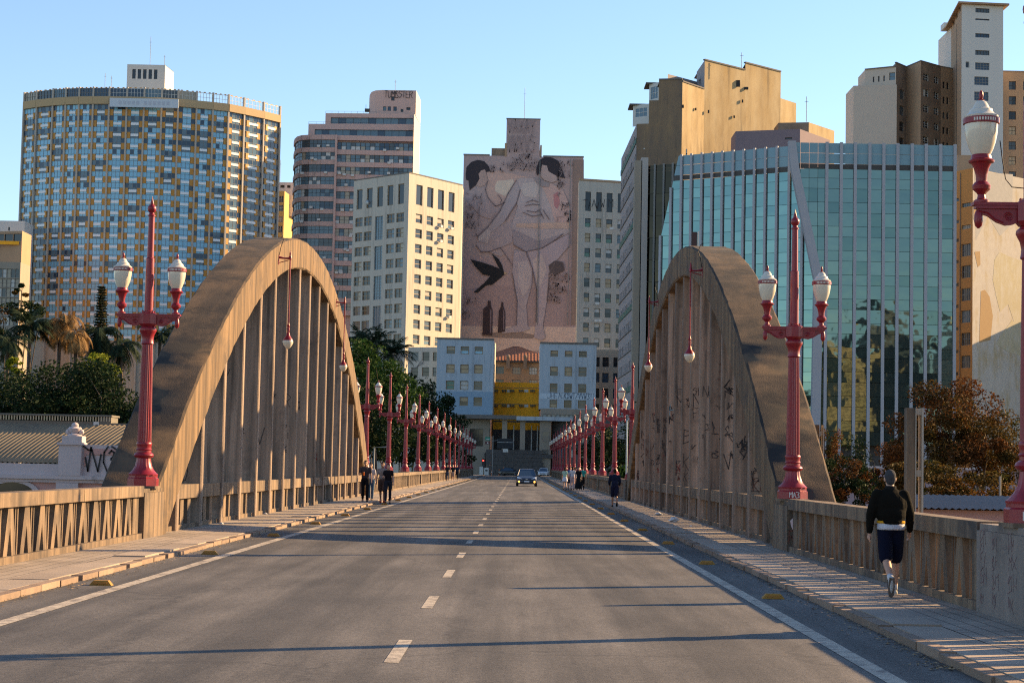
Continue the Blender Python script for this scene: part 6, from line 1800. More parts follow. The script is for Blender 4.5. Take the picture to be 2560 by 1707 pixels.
o = bpy.data.objects['thin_pole']; o.location = (*plan(2500, 80, 1200), -9); tag(o, 'thin grey pole among the bushes near the right edge', 'pole')
MB().tube([(0, 0, 0), (0, 0, zat(935, 1118, 125) + 9), (.9, 0, zat(935, 1118, 125) + 9.05)], .05, 6).build('thin_pole', FRM['grey'])
o = bpy.data.objects['thin_pole.001']; o.location = (*plan(934, 125, 1200), -9); tag(o, 'thin grey pole behind the walking couple on the left', 'pole')
# ---------------------------------------------------------------- scrawl on arches and pedestals
GR = {'black': mat('black_spray', (.03, .028, .03), None), 'red': mat('dull_red_spray', (.22, .05, .04), None), 'faded': mat('faded_red_marker', (.22, .13, .125), None), 'blue': mat('pale_blue_spray', (.12, .30, .38), None), 'green': mat('green_spray', (.12, .35, .08), None), 'white': mat('chalk_white', (.6, .58, .55), None), 'brown': mat('brown_spray', (.13, .05, .035), None)}
rg = random.Random(55)
for side, sgn in SIDE.items():
    A = arches[side]
    for j in range(-8, 8):
        t = 3.1 * j; yf = t - .143
        u0, u1 = (.14, RIBW - .14)
        w = u1 - u0
        if INT(t) < 2.6: continue
        for colr in ('black', 'black', 'brown', 'blue', 'red', 'white', 'green'):
            mb = MB()
            n = {'black': 3, 'brown': 1, 'blue': 1, 'red': 1, 'white': 1, 'green': 1}[colr]
            if rg.random() > {'black': .8, 'brown': .5, 'blue': .2, 'red': .35, 'white': .12, 'green': .08}[colr]: continue
            for _ in range(n):
                z = rg.uniform(1.3, min(4.2, INT(t) - 1.2)) if INT(t) > 3 else 1.25
                h = rg.uniform(.16, .5)
                org = Vector((u0 if sgn > 0 else -u1, yf - .004 - rg.random() * .004, z))
                if rg.random() < .3:
                    txt = ''.join(rg.choice('ABDEFGHKLMNOPRSTVXYZ3') for _ in range(rg.randint(2, 3)))
                    strokes(mb, txt, org + UX * .03, UX, UZ, h, rg.uniform(.012, .024), min(.5, (w - .08) / (len(txt) * h) * .75), .1, .16, rg)
                else:
                    scribble(mb, org, UX, UZ, rg.uniform(.35, .75), h * 1.6, rg.randint(2, 4), rg.uniform(.010, .026), rg)
            if mb.f: tag(mb.build('spray_scrawl', GR[colr], A), kind='stuff')
    # little tags on the rail beams
    for j in range(5):
        mb = MB(); t = -8 * 3.1 + 3.1 * rg.randint(0, 14) + .6
        p, uu = (Vector((.245, t, .9)), Vector((0, -1, 0))) if sgn > 0 else (Vector((-.245, t, .9)), Vector((0, 1, 0)))
        scribble(mb, p, uu, UZ, .9, .22, 4, .015, rg); tag(mb.build('spray_scrawl', GR['black'], A), kind='stuff')
yp = 37.3 - .004
pedR = [o for o in bpy.data.objects if o.name.startswith('lamp_pedestal') and 'near foot of the right' in o.get('label', '')][0]
pedL = [o for o in bpy.data.objects if o.name.startswith('lamp_pedestal') and 'near foot of the left' in o.get('label', '')][0]
ped0 = [o for o in bpy.data.objects if o.name.startswith('lamp_pedestal') and 'red scrawl' in o.get('label', '')][0]
mb = MB(); strokes(mb, 'RV', (-.02, -1.006, .17), UX, UZ, .26, .03, .42, .1, .05); mb.build('black_letters', GR['brown'], pedR)
# torn paste-up, a shapeless pink and dark paper
mb = MB(); rr = random.Random(2)
pts_ = [(.02, .52), (.05, .44), (.13, .42), (.2, .47), (.24, .55), (.22, .66), (.15, .70), (.06, .68), (.0, .62)]
mb.prism([(x + .0, -1.004, z + .0) for x, z in pts_][::-1], (0, .002, 0)); mb.build('torn_paper', mat('pink_paper', (.62, .42, .46), (.7, .62, .62), 9, .8), pedR)
mb = MB(); mb.prism([(x, -1.008, z) for x, z in ((.08, .70), (.2, .68), (.26, .76), (.22, .86), (.14, .83), (.09, .78))][::-1], (0, .002, 0)); mb.build('torn_paper', GR['black'], pedR)
for (x0, n, colr) in ((-.03, 9, 'red'), (.2, 9, 'red'), (.48, 9, 'red')):
    mb = MB()
    for k in range(4):
        strokes(mb, rr.choice(('BY', 'EM', 'MX', 'BH', 'FY')), (-.064, 1.0 - 2.4 * (x0 + .05), .12 + .22 * k), Vector((0, -1, 0)), UZ, rr.uniform(.1, .18), .010, rr.uniform(.5, .9), .2, .28, rr)
    tag(mb.build('spray_scrawl', GR['faded'], ped0), kind='stuff')
mb = MB()
scribble(mb, (.062 * 1, 0, 0), Vector((0, 1, 0)), UZ, .6, .6, 0, .01, rr)
for sgn, p in ((-1, pedL),):
    mb = MB(); scribble(mb, (-.3 - .25, -1.005, .3), UX, UZ, .28, .3, 4, .014, rr); tag(mb.build('spray_scrawl', GR['black'], p), kind='stuff')
# marks on lamp bases at the right: small pale tags
for o in list(bpy.data.objects):
    if o.name.startswith('street_lamp') and o.location.x > 0 and (o.location.y < 60):
        mb = MB()
        r0 = .325 * math.cos(math.pi / 8) + .004
        if o.location.y > 30: strokes(mb, 'MA3', (-.10, -r0, .08), UX, UZ, .11, .014, .55, .1, .05)
        else:
            mb.ball((-.09, -r0 + .006, .13), .045, 8, 5, sy=.15); mb.ball((.03, -r0 + .006, .13), .045, 8, 5, sy=.15)
            mb.box(-.2, -.185, -r0 - .002, -r0, .08, .18)
        mb.build('pale_tag', GR['white'], o)
# litter on the pavements
def litter(px, py, lab, s, m):
    p = at(px, py, 50); d = (p - Vector((0, 0, CAM_Z))); t = (.14 - CAM_Z) / d.z; q = Vector((0, 0, CAM_Z)) + d * t
    mb = MB(); rr = random.Random(int(px)); mb.ball((0, 0, s * .35), s, 8, 5, sz=.45)
    mb.v = [(x * rr.uniform(.6, 1.3), y * rr.uniform(.6, 1.3), max(0, z * rr.uniform(.6, 1.3))) for x, y, z in mb.v]
    tag(mb.build('litter', m, None, (q.x, q.y, .131)), lab, 'litter', 'litter on the pavements')
pw = mat('white_plastic_bag', (.6, .6, .6), None, rough=.5)
litter(1646, 1287, 'white plastic bag lying below the right arch hangers', .12, pw); litter(1685, 1303, 'crumpled pale bag on the right pavement below the arch', .16, pw); litter(1728, 1315, 'small white scrap on the right pavement', .05, pw); litter(553, 1309, 'small white scrap at the foot of the left arch hangers', .06, pw); litter(664, 1285, 'pale scrap on the left pavement among the hanger shadows', .06, pw)

# ---------------------------------------------------------------- vehicles
def car(name, label, loc, rz, paint, lights=False, wagon=False):
    C = thing(name, label, 'car', loc, rz, None)
    # body as lofted cross-sections along y (front at -y); half width, z levels
    secs = [(-2.12, .62, .28, .50, .50), (-2.05, .80, .22, .62, .62), (-1.75, .88, .2, .76, .78), (-1.2, .90, .2, .84, .87), (-.95, .90, .2, .88, .92), (.2, .91, .2, .90, .93), (1.3, .90, .2, .92, .95), (1.85, .87, .22, .90, .95), (2.08, .78, .28, .80, .84), (2.14, .7, .35, .7, .72)]
    mb = MB(); n = 12
    for y, hw, zb_, zs, zt_ in secs:
        mb.v += [(-hw * .85, y, zb_), (-hw, y, zb_ + .12), (-hw * 1.0, y, (zb_ + zs) / 2), (-hw * .98, y, zs - .06), (-hw * .93, y, zs), (-hw * .5, y, zt_), (hw * .5, y, zt_), (hw * .93, y, zs), (hw * .98, y, zs - .06), (hw, y, (zb_ + zs) / 2), (hw, y, zb_ + .12), (hw * .85, y, zb_)]
    for i in range(len(secs) - 1):
        for j in range(n): mb.f.append((i*n+j, i*n+(j+1) % n, (i+1)*n+(j+1) % n, (i+1)*n+j)); mb.m.append(0)
    mb.f.append(tuple(range(n))[::-1]); mb.m.append(0); mb.f.append(tuple((len(secs)-1)*n + j for j in range(n))); mb.m.append(0)
    mb.build('body', paint, C, smooth='auto')
    # cabin: glass house and roof
    yb = [(-1.05, .80, .90), (-.25, .62, 1.42), (.9, .62, 1.45), (1.75 if wagon else 1.55, .74, .95)]
    gm = GLS['navy']
    g_ = MB()
    (y0, w0, z0), (y1, w1, z1), (y2, w2, z2), (y3, w3, z3) = yb
    q = [(-w0, y0, z0), (w0, y0, z0), (w1, y1, z1), (-w1, y1, z1), (w2, y2, z2), (-w2, y2, z2), (w3, y3, z3), (-w3, y3, z3)]
    MB().quad(q[0], q[1], q[2], q[3]).build('windscreen', gm, C)
    MB().quad(q[5], q[4], q[6], q[7]).build('rear_window', gm, C)
    for s in (-1, 1):
        MB().add([(s * .86, y0 + .1, .9), (s * w1, y1, z1 - .02), (s * w2, y2, z2 - .02), (s * .84, y3 - .05, .92)], [(0, 1, 2, 3)]).build('side_glass', gm, C)
        MB().tube([(s * w0, y0, z0), (s * w1, y1, z1)], .035, 6).build('pillar', paint, C)
        MB().tube([(s * w2, y2, z2), (s * w3, y3, z3)], .05, 6).build('pillar', paint, C)
        MB().tube([(s * .75, .3, .92), (s * .63, .3, 1.42)], .04, 6).build('pillar', paint, C)
        MB().ball((s * 1.0, -.72, .98), .1, 8, 6, sy=.6, sz=.7).build('mirror', paint, C, smooth=True)
        for y in (-1.32, 1.32):
            w = MB(); w.lathe([(.2, -.1), (.31, -.1), (.325, -.06), (.325, .06), (.31, .1), (.2, .1)], 20)
            w.v = [(s * .80 + z, y + x, .325 + yy) for x, yy, z in w.v]
            wo = w.build('wheel', ML['black'], C, smooth='auto')
            r = MB().lathe([(.02, .0), (.19, .02), (.2, .05)], 12); r.v = [(s * .80 + s * (.08 + z * .3), y + x, .325 + yy) for x, yy, z in r.v]; r.build('rim', FRM['grey'], wo)
        hlm = mat('headlight_lens', (.7, .75, .8), None, rough=.1) if 'headlight_lens' not in bpy.data.materials else bpy.data.materials['headlight_lens']
        hp = [(s * .36, -2.10, .62), (s * .80, -1.98, .70), (s * .84, -1.85, .80), (s * .66, -2.0, .78)]
        if s < 0: hp = hp[::-1]
        MB().prism(hp, (0, -.05, .0)).build('headlight', hlm, C)
        fo = MB().ball((s * .66, -2.10, .40), .085, 10, 6, sy=.5).build('fog_lamp', mat('lit_fog_lamp', (.6, .45, .25), None, emit=((1, .42, .05), 1.5)) if lights and 'lit_fog_lamp' not in bpy.data.materials else bpy.data.materials.get('lit_fog_lamp') if lights else hlm, C, smooth=True)
        MB().prism([(s * .5, 2.15, .7), (s * .8, 2.09, .72), (s * .8, 2.09, .86), (s * .5, 2.15, .84)], (0, .02, 0)).build('tail_light', GR['red'], C)
    rp = [(-w1, y1, z1), (w1, y1, z1), (w2, y2, z2), (-w2, y2, z2)]
    mb = MB(); mb.add([(-w1, y1 - .03, z1), (w1, y1 - .03, z1), (w2, y2 + .03, z2), (-w2, y2 + .03, z2), (-w1 * .8, y1 + .05, z1 + .05), (w1 * .8, y1 + .05, z1 + .05), (w2 * .8, y2 - .05, z2 + .05), (-w2 * .8, y2 - .05, z2 + .05)], [(0,1,5,4),(1,2,6,5),(2,3,7,6),(3,0,4,7),(4,5,6,7)]); mb.build('roof', paint, C, smooth='auto')
    MB().box(-.5, .5, -2.15, -2.05, .50, .58).build('grille', ML['black'], C)
    MB().box(-.6, .6, -2.155, -2.05, .25, .36).build('lower_intake', ML['black'], C)
    MB().box(-.22, .22, -2.165, -2.156, .37, .47).build('number_plate', ML['sign_white'], C)
    e = MB(); e.box(-.11, .11, -2.175, -2.15, .60, .63); e.box(-.05, .05, -2.18, -2.15, .585, .645); e.build('emblem', ML['cap_white'], C)
    return C
def paintm(name, c): return mat(name, c, None, rough=.25, spec=.6)
car('car', 'dark blue car with lit fog lamps driving towards the viewer', (BX(1.75, 160), 160, RZ), 0, paintm('dark_blue_car_paint', (.02, .028, .05)), True)
car('car', 'black car crossing at the far end of the bridge', (at(1276, 1178, 338).x, 339, RZ), R(78), paintm('black_car_paint', (.012, .01, .012)), wagon=True)
car('car', 'small white car far away at the right end of the road', (at(1359, 1180, 334).x, 334, RZ), R(-6), paintm('white_car_paint', (.6, .62, .65)))

# ---------------------------------------------------------------- street furniture at the far crossing
def pole_at(px, Y): p = plan(px, Y, 1180); return p
p = pole_at(1213, 331)
TL = thing('traffic_light', 'traffic light glowing red at the far left corner of the crossing', 'traffic light', (*p, 0))
zl = zat(1208, 1151, 331)
MB().tube([(0, 0, 0), (0, 0, zl + 1.5)], .09, 8).build('pole', ML['black'], TL)
MB().box(-.62, -.12, -.2, .15, zl - 1.3, zl + .4).build('signal_head', ML['black'], TL)
MB().ball((-.38, -.2, zl), .13, 10, 6, sy=.4).build('red_lamp', mat('lit_red_lamp', (.9, .05, .03), None, emit=((1, .03, .02), 4.0)), TL)
for k, dz in enumerate((-.42, -.84)): MB().ball((-.38, -.2, zl + dz), .16, 10, 6, sy=.3).build('dark_lamp', GLS['dark'], TL)
cb = thing('signal_cabinet', 'pale grey signal cabinet at the far left corner of the crossing', 'cabinet', (*pole_at(1203, 330), .1)); MB().box(-.32, .32, -.2, .2, 0, 1.5).build('case', FRM['white'], cb); MB().box(-.36, .36, -.24, .24, 1.5, 1.58).build('lid', FRM['grey'], cb)
cb = thing('signal_cabinet', 'taller pale cabinet beside the red traffic light', 'cabinet', (*pole_at(1216, 329), .1)); MB().box(-.4, .4, -.25, .25, 0, 1.3).build('case', FRM['white'], cb); MB().box(-.2, .2, -.27, -.252, .7, .95).build('door_plate', ML['black'], cb)
SG = thing('street_signs', 'pole with a green street sign above a brown sign at the far crossing', 'sign', (*pole_at(1231, 332), 0))
zt_ = zat(1231, 1098, 332)
MB().tube([(0, 0, 0), (0, 0, zt_ + .6)], .08, 8).build('pole', FRM['grey'], SG)
MB().tube([(-1.2, 0, zt_ - .6), (.9, 0, zt_ - .1)], .05, 6).build('arm', FRM['grey'], SG)
z1, z0 = zat(1219, 1092, 332), zat(1219, 1100, 332); xa = at(1213, 1096, 332).x - SG.location.x; xb = at(1226, 1096, 332).x - SG.location.x
gp = MB().box(xa, xb, -.1, -.06, z0, z1).build('green_plate', mat('sign_green', (.01, .20, .13), None, rough=.5), SG)
MB().box(xa + .15, xb - .15, -.105, -.101, z0 + .15, z0 + .22).build('white_line', ML['sign_white'], gp)
z1, z0 = zat(1219, 1103, 332), zat(1219, 1110, 332)
bp = MB().box(xa, xb, -.1, -.06, z0, z1).build('brown_plate', mat('sign_brown', (.10, .03, .025), None, rough=.5), SG)
MB().box((xa + xb) / 2 - .1, (xa + xb) / 2 + .1, -.105, -.101, z0 + .12, z0 + .34).build('white_pictogram', ML['sign_white'], bp)
GS = thing('gantry_sign', 'wide dark back of a road sign standing before the portico columns', 'sign', (*pole_at(1263, 341), 0))
xa, xb = at(1243, 1100, 341).x - GS.location.x, at(1283, 1100, 341).x - GS.location.x
zb0, zb1 = zat(1263, 1121, 341), zat(1263, 1096, 341)
MB().box(xa, xb, -.1, 0, zb0, zb1).build('panel', mat('dark_sign_back', (.025, .028, .032), None), GS)
MB().box(xa, xb, -.13, -.101, (zb0 + zb1) / 2 + .2, (zb0 + zb1) / 2 + .26).build('rail', FRM['white'], GS)
MB().tube([(0, .05, 0), (0, .05, zb1)], .1, 8).build('post', FRM['dark'], GS)
MB().box(-.5, .45, -.16, -.11, zb0 - .65, zb0 - .05).build('small_plate', FRM['white'], GS)
for k, (px, lab) in enumerate(((1230, 'leftmost orange post by the dark stone wall'), (1248, 'middle orange post by the dark stone wall'), (1259, 'tallest orange post, nearest the crossing black car'))):
    o = thing('orange_post', lab, 'post', (*pole_at(px, 340), 0), 0, 'orange posts at the crossing')
    h = (.9, 1.1, 1.5)[k]; om = bpy.data.materials.get('orange_plastic') or mat('orange_plastic', (.55, .14, .02), None, rough=.5)
    MB().lathe([(.22, 0), (.22, .06), (.1, .1), (.09, h), (.05, h + .05)], 10).build('body', om, o); MB().lathe([(.1, h * .6), (.1, h * .78)], 10).build('band', ML['sign_white'], o)

# ---------------------------------------------------------------- people
def chain(mb, pts, rad, n=10, flat=1.0):
    """tapered limb with rounded ends"""
    pts = [Vector(p) for p in pts]
    d0 = (pts[0] - pts[1]).normalized(); d1 = (pts[-1] - pts[-2]).normalized()
    path = [pts[0] + d0 * rad[0] * .9, pts[0] + d0 * rad[0] * .55] + pts + [pts[-1] + d1 * rad[-1] * .55, pts[-1] + d1 * rad[-1] * .9]
    r = [rad[0] * .35, rad[0] * .8] + list(rad) + [rad[-1] * .8, rad[-1] * .35]
    mb.tube(path, r, n, flat=flat)
def ell(mb, c, r, n=14, k=10): mb.ball(c, 1, n, k, sx=r[0], sy=r[1], sz=r[2])
def solid(mb, name, m, parent, vox, smooth=3):
    o = mb.build(name, m, parent)
    r = o.modifiers.new('join', 'REMESH'); r.mode = 'VOXEL'; r.voxel_size = vox; r.use_smooth_shade = True
    s = o.modifiers.new('soften', 'SMOOTH'); s.factor = .5; s.iterations = smooth
    return o
CM = {}
def cloth(c):
    if c not in CM: CM[c] = mat('cloth_%d' % len(CM), c, tuple(v * .75 for v in c), 9, .95, .5, 16, spec=.12)
    return CM[c]
SKIN = {k: mat('skin_' + k, c, tuple(v * .85 for v in c), 12, .6) for k, c in dict(light=(.50, .29, .20), tan=(.36, .19, .12), dark=(.16, .085, .055)).items()}
def person(label, px, py, rz, H, pose, top, bottom, shoe, hair, skin='tan', vox=.022, sleeve='short', legs='pants', hairlen=0, Y=None, female=False, fingers=False, group='people walking on the bridge'):
    """pose: hipL, kneeL, hipR, kneeR (deg, + = forward), shL, elL, shR, elR, lean. Faces +y before rz."""
    if Y is None:
        d = at(px, py, 50) - Vector((0, 0, CAM_Z)); t = (.13 - CAM_Z) / d.z; q = Vector((0, 0, CAM_Z)) + d * t
    else: q = at(px, py, Y)
    P = thing('person', label, 'person', (q.x, q.y, .13), rz, group)
    s = H / 1.80; P.scale = (s, s, s)
    hipL, kneeL, hipR, kneeR, shL, elL, shR, elR, lean = [R(v) for v in pose]
    sk = SKIN[skin]
    def yz(a): return Vector((0, math.sin(a), -math.cos(a)))
    pel = Vector((0, 0, .93)); ch = pel + Vector((0, math.sin(lean) * .42, .42)); nk = ch + Vector((0, .02 + math.sin(lean) * .1, .14)); hd = nk + Vector((0, .03, .128))
    hw, sw = (.095, .165) if female else (.09, .19)
    L = {}
    for nm, sx, hip, knee in (('L', -1, hipL, kneeL), ('R', 1, hipR, kneeR)):
        h = pel + Vector((sx * hw, 0, -.02)); k = h + yz(hip) * .43; a = k + yz(hip - knee) * .42
        f = yz(hip - knee + R(90 if knee < R(35) else 70))
        L[nm] = (h, k, a, f)
    dz = min(L['L'][2].z, L['R'][2].z) - .075          # put the lower foot on the ground
    sh = Vector((0, 0, -dz))
    pel += sh; ch += sh; nk += sh; hd += sh
    for nm in L: h, k, a, f = L[nm]; L[nm] = (h + sh, k + sh, a + sh, f)
    A = {}
    for nm, sx, an, el in (('L', -1, shL, elL), ('R', 1, shR, elR)):
        s0 = ch + Vector((sx * sw, 0, .06)); e = s0 + yz(an) * .28 + Vector((sx * (.095 if fingers else .055), 0, 0)); w = e + yz(an + el) * .25 + Vector((sx * (-.02 if el > .6 else .015), 0, 0))
        A[nm] = (s0, e, w, yz(an + el))
    b = MB()
    # head with jaw, nose and ears; neck
    ell(b, hd + Vector((0, -.012, .03)), (.076, .094, .105)); ell(b, hd + Vector((0, .025, -.045)), (.055, .066, .07))
    ell(b, hd + Vector((0, .098, -.008)), (.014, .02, .024), 8, 6)
    for sx in (-1, 1): ell(b, hd + Vector((sx * .078, -.008, 0)), (.012, .024, .034), 8, 6)
    chain(b, [ch + Vector((0, 0, .08)), nk + Vector((0, 0, .02)), hd + Vector((0, 0, -.05))], [.07, .057, .056])
    ell(b, ch + Vector((0, .0, -.05)), (sw * .88, .105, .2)); ell(b, pel + Vector((0, 0, .1)), (.14, .1, .16)); ell(b, pel, (.155, .11, .11))
    chain(b, [ch + Vector((-sw, 0, .05)), ch + Vector((sw, 0, .05))], [.055, .055])
    for nm in 'LR':
        h, k, a, f = L[nm]
        chain(b, [h, h.lerp(k, .5), k], [.088, .075, .056]); chain(b, [k, k.lerp(a, .3) - f * .012, a], [.055, .058, .036])
        chain(b, [a + Vector((0, 0, -.03)) - f * .02, a + f * .13 + Vector((0, 0, -.035))], [.035, .03])
        s0, e, w, d = A[nm]
        chain(b, [s0, s0.lerp(e, .5), e], [.052, .046, .038]); chain(b, [e, e.lerp(w, .4), w], [.038, .037, .026])
        sx = -1 if nm == 'L' else 1
        # palm, four fingers and a thumb, slightly curled
        p1 = w + d * .085
        fwd = Vector((0, d.z, -d.y)) * -1 if d.z < 0 else Vector((0, 1, 0))
        chain(b, [w + d * .02, p1], [.026, .034], 10, .62 if not fingers else .7)
        for q_, (o_, ln) in enumerate(((-.028, .062), (-.010, .074), (.009, .070), (.027, .052))):
            base = p1 + fwd * o_ * -1; k1 = base + d * ln * .55; k2 = k1 + (d * .7 + Vector((-sx * .6, 0, 0))).normalized() * ln * .5
            chain(b, [base - d * .01, k1, k2], [.0095, .009, .0078], 6)
        tb = w + d * .035 + fwd * .024; chain(b, [tb, tb + (d + fwd * .8).normalized() * .035, tb + (d * 1.1 + fwd * .4).normalized() * .062], [.012, .0105, .009], 6)
    solid(b, 'body', sk, P, vox * (.42 if fingers else .6), 2)
    ey = MB()
    for sx in (-1, 1): ey.ball(hd + Vector((sx * .031, .083, .018)), .011, 6, 4, sy=.5)
    ey.build('eyes', ML['black'], P)
    mo_ = MB(); mo_.ball(hd + Vector((0, .086, -.05)), .02, 8, 4, sy=.3, sz=.25); mo_.build('mouth', mat('lips', (.3, .1, .08), None) if 'lips' not in bpy.data.materials else bpy.data.materials['lips'], P)
    # hair
    hm = MB(); ell(hm, hd + Vector((0, -.02, .044)), (.084, .098, .104)); ell(hm, hd + Vector((0, -.05, -.005)), (.072, .055, .085))
    if hairlen: chain(hm, [hd + Vector((0, -.07, .02)), hd + Vector((0, -.09, -.1)), hd + Vector((0, -.09, -.1 - hairlen))], [.07, .075, .045])
    hc = MB(); hc.v = hm.v; hc.f = hm.f; hc.m = hm.m
    hc.v = [(x, min(y, hd.y + .085 if z > hd.z + .07 else hd.y + .005), max(z, hd.z + .078) if y > hd.y + .035 else z) for x, y, z in hc.v]
    solid(hc, 'hair', cloth(hair), P, vox * .8, 2)
    # garments
    t = MB(); ease = .018
    if top:
        ell(t, ch + Vector((0, .0, -.05)), (sw * .9 + ease, .118 + ease * .5, .215)); ell(t, pel + Vector((0, 0, .14)), (.15 + ease, .108 + ease * .6, .17 if not fingers else .2))
        chain(t, [ch + Vector((-sw, 0, .055)), ch + Vector((sw, 0, .055))], [.066, .066])
        if fingers:      # blouson: full body gathered at the hem
            ell(t, pel + Vector((0, -.01, .2)), (.215, .165, .17)); ell(t, ch + Vector((0, -.02, -.1)), (.235, .155, .23))
            t.lathe([(.15, .06), (.175, .07), (.18, .1), (.165, .13)], 20, tuple(pel + Vector((0, 0, .0))))
        for nm in 'LR':
            s0, e, w, d = A[nm]
            if sleeve == 'long':
                chain(t, [s0, s0.lerp(e, .5), e], [.08, .078, .068]); chain(t, [e, e.lerp(w, .5), w - d * .01], [.068, .06, .046])
            elif sleeve == 'short': chain(t, [s0, s0.lerp(e, .62)], [.066, .06])
        if not fingers: chain(t, [ch + Vector((0, 0, .07)), nk + Vector((0, -.01, -.045))], [.09, .064])
        else: chain(t, [ch + Vector((0, 0, .07)), nk + Vector((0, -.01, -.01))], [.1, .07])
        solid(t, 'jacket' if sleeve == 'long' else 'shirt', cloth(top), P, vox * .8, 3)
    bt_ = MB()
    if legs == 'dress':
        bt_.lathe([(.3, .12), (.27, .35), (.2, .7), (.165, .95), (.15, 1.0)], 16)
    elif legs == 'skirt':
        bt_.lathe([(.24, pel.z - .3), (.21, pel.z - .12), (.165, pel.z + .06)], 16)
    else:
        ell(bt_, pel + Vector((0, 0, .02)), (.17, .125, .13))
        for nm in 'LR':
            h, k, a, f = L[nm]
            if legs == 'shorts': chain(bt_, [h, h.lerp(k, .55), h.lerp(k, .93)], [.105, .105, .1])
            else: chain(bt_, [h, h.lerp(k, .5), k], [.1, .088, .07]); chain(bt_, [k, k.lerp(a, .4), a + (k - a).normalized() * .02], [.07, .068, .056])
    solid(bt_, {'shorts': 'shorts', 'dress': 'dress', 'skirt': 'skirt'}.get(legs, 'trousers'), cloth(bottom), P, vox * .8, 3)
    for nm in 'LR':
        h, k, a, f = L[nm]; mb = MB(); up = (k - a).normalized()
        chain(mb, [a - up * .045 - f * .035, a - up * .052 + f * .06, a - up * .058 + f * .165], [.043, .045, .033], 10)
        chain(mb, [a - up * .04 - f * .01, a - up * .01], [.045, .04])
        solid(mb, 'shoe', cloth(shoe), P, vox * .6, 2)
        sm_ = MB(); c0 = a - up * .088
        rows_ = [(-.07, .034), (0, .042), (.09, .044), (.17, .036), (.20, .018)]
        for yy, hw_ in rows_:
            c1 = c0 + f * yy - up * .006 * (yy > .1); sm_.v += [tuple(c1 + Vector((-hw_, 0, 0))), tuple(c1 + Vector((hw_, 0, 0))), tuple(c1 + Vector((hw_, 0, 0)) + up * .022), tuple(c1 + Vector((-hw_, 0, 0)) + up * .022)]
        for i in range(len(rows_) - 1):
            for j in range(4): sm_.f.append((i*4+j, i*4+(j+1) % 4, i*4+4+(j+1) % 4, i*4+4+j)); sm_.m.append(0)
        sm_.f += [(0, 1, 2, 3), (16, 17, 18, 19)]; sm_.m += [0, 0]
        sm_.build('sole', cloth((.16, .13, .11)) if fingers else cloth(tuple(v * .6 for v in shoe)), P)
    return P, dict(L=L, A=A, pel=pel, ch=ch)
# the man on the right pavement, seen from behind
man, jm = person('grey-haired man in dark jacket and navy shorts walking away beside the parapet', 2226, 1487, R(0), 1.70, (-16, 38, 14, 6, -6, 8, 10, 12, 3), (.0075, .0065, .0045), (.006, .008, .022), (.48, .50, .50), (.06, .06, .065), 'light', .02, 'long', 'shorts', fingers=True)
mb = MB(); mb.lathe([(.178, .055), (.185, .08), (.178, .16)], 24, tuple(jm['pel'] + Vector((0, 0, -.07)))); mb.v = [(x * 1.06, y * .84, z) for x, y, z in mb.v]; mb.build('shirt_tail', cloth((.58, .58, .62)), man, smooth=True)
mb = MB(); mb.lathe([(.186, .0), (.188, .018), (.186, .036)], 24, tuple(jm['pel'] + Vector((0, 0, .075)))); mb.v = [(x * 1.06, y * .84, z) for x, y, z in mb.v]; mb.build('yellow_hem', cloth((.65, .33, .02)), man, smooth=True)
for nm in 'LR':
    h, k, a, f = jm['L'][nm]; up = (k - a).normalized(); mb = MB(); mb.tube([a - up * .02, a + up * .075], [.043, .045], 12); mb.build('sock', cloth((.62, .62, .64)), man, smooth=True)
    st_ = MB()
    for q in range(3):
        for sx in (-1, 1):
            p0 = a - up * .055 + f * (.01 + .03 * q) + Vector((sx * .046, 0, 0)); st_.prism([p0, p0 + f * .012, p0 + f * .005 + up * .045, p0 - f * .007 + up * .045], (sx * .003, 0, 0))
    st_.build('shoe_stripes', ML['black'], man)
mb = MB(); mb.lathe([(.075, -.05), (.084, -.03), (.078, .03), (.066, .035)], 16, tuple(jm['ch'] + Vector((0, .01, .145)))); mb.build('collar', cloth((.012, .012, .012)), man, smooth=True)
FC = math.pi      # facing the viewer
person('man in dark grey t-shirt and black trousers walking towards the viewer with an orange cup', 912, 1253, FC + .1, 1.78, (14, 8, -12, 16, 8, 12, 16, 82, 2), (.055, .045, .05), (.012, .012, .016), (.02, .02, .022), (.02, .014, .01), 'tan')
person('woman in pale top and blue jeans half hidden behind the man with the cup', 926, 1250, FC - .1, 1.66, (10, 6, -10, 14, 6, 10, 5, 10, 1), (.50, .46, .48), (.05, .10, .18), (.03, .03, .03), (.05, .03, .02), 'light', hairlen=.2, female=True)
person('man in grey shirt and brown shorts with red shoes walking towards the viewer', 955, 1255, FC, 1.72, (12, 6, -14, 18, -10, 6, 12, 10, 1), (.27, .235, .23), (.09, .06, .055), (.50, .05, .03), (.02, .015, .012), 'tan', legs='shorts')
wm, jw = person('woman in black t-shirt and dark jeans with tied-back hair carrying a red can', 969, 1256, FC + .05, 1.64, (-12, 12, 14, 8, 10, 10, 22, 76, 2), (.014, .012, .016), (.018, .022, .035), (.06, .06, .06), (.02, .014, .01), 'light', female=True)
def held(px, py, Y, lab, name, c, h):
    p = at(px, py, Y); o = thing(name, lab, 'drink', (p.x, p.y, p.z - h / 2)); MB().lathe([(.03, 0), (.036, h), (.034, h + .005)], 12).build('body', cloth(c), o); MB().lathe([(.035, h + .004), (.035, h + .016)], 12).build('lid', FRM['grey'], o)
held(909, 1184, 77.6, 'orange paper cup held by the man in the dark grey t-shirt', 'paper_cup', (.75, .16, .02), .13)
held(966, 1193, 77.0, 'red drink can held by the woman in the black t-shirt', 'drink_can', (.55, .02, .02), .12)
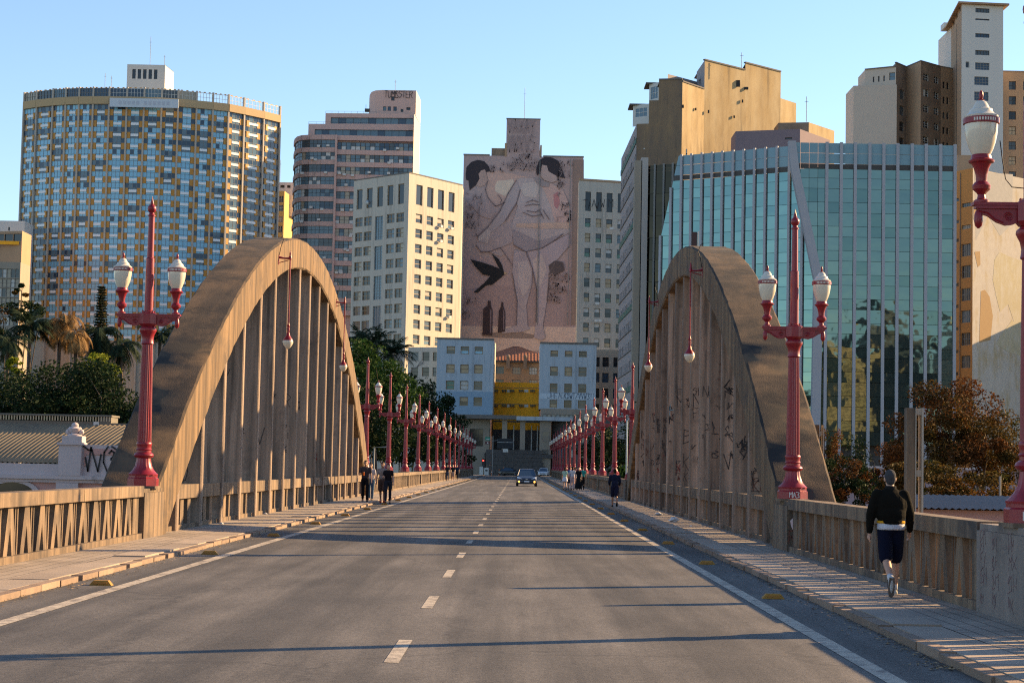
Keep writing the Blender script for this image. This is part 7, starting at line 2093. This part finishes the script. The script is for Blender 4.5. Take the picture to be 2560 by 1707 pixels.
mw_ = person('man in dark jacket and shorts walking away beside the right arch foot, head bowed', 1536, 1266, 0, 1.62, (12, 6, -12, 30, 16, 40, 16, 40, 6), (.012, .018, .045), (.014, .016, .04), (.012, .012, .012), (.02, .015, .012), 'tan', sleeve='long', legs='shorts')
G6 = [('woman in pale green top and short white skirt in the far right group', 1412, 1221, 0, (.34, .46, .36), (.55, .56, .62), 'skirt', .15, 'light'), ('person in blue shirt half hidden in the far right group', 1424, 1220, 0, (.02, .10, .26), (.015, .015, .03), 'shorts', 0, 'tan'), ('woman in white top and pink trousers with a dark bag in the far right group', 1431, 1222, 0, (.52, .48, .50), (.50, .34, .32), 'pants', .15, 'light'),
      ('woman in pale grey top and beige trousers in the far right group', 1437, 1222, 0, (.42, .42, .46), (.48, .36, .28), 'pants', .18, 'light'), ('woman in a long black dress in the far right group', 1446, 1223, FC, (.01, .01, .012), (.01, .01, .012), 'dress', .15, 'tan'), ('man in teal t-shirt and black trousers in the far right group', 1456, 1222, 0, (.02, .20, .19), (.012, .012, .014), 'pants', 0, 'tan')]
for k, (lab, px, py, rz, tc, bc, lg, hl_, sk) in enumerate(G6):
    person(lab, px, py + 2, rz, 1.64 + .04 * (k % 3), (10 - 3 * k, 8, -8 + 2 * k, 14, 5, 12, 8, 14, 1), tc, bc, (.05, .05, .05), (.03, .018, .012), sk, .035, legs=lg, hairlen=hl_, female=hl_ > 0)
for k, (lab, px, py, tc, bc) in enumerate((('person in dark top and blue jeans far along the left pavement', 1118, 1201, (.02, .02, .025), (.04, .06, .10)), ('woman with pale hair and shorts far along the left pavement', 1132, 1201, (.02, .018, .02), (.35, .25, .2)), ('person in navy clothes farthest along the left pavement', 1142, 1198, (.01, .02, .05), (.01, .012, .02)))):
    person(lab, px, py + 1, FC, 1.68, (8, 6, -8, 12, 5, 10, 6, 10, 1), tc, bc, (.4, .4, .4), (.35, .2, .07) if k == 1 else (.02, .015, .01), 'light' if k == 1 else 'tan', .035, legs='shorts' if k == 1 else 'pants', hairlen=.18 if k == 1 else 0)

o = MB().tube([(0, 0, 0), (0, 0, zat(1566, 1052, 99) - .1), (.25, 0, zat(1566, 1040, 99) - .1)], .045, 8).build('lamp_post', mat('galvanised_steel', (.42, .44, .43), None, rough=.4, metal=.6))
p_ = plan(1566, 99, 1180); o.location = (*p_, .1); tag(o, 'plain grey steel post between the right arch and the first far lamp', 'post')
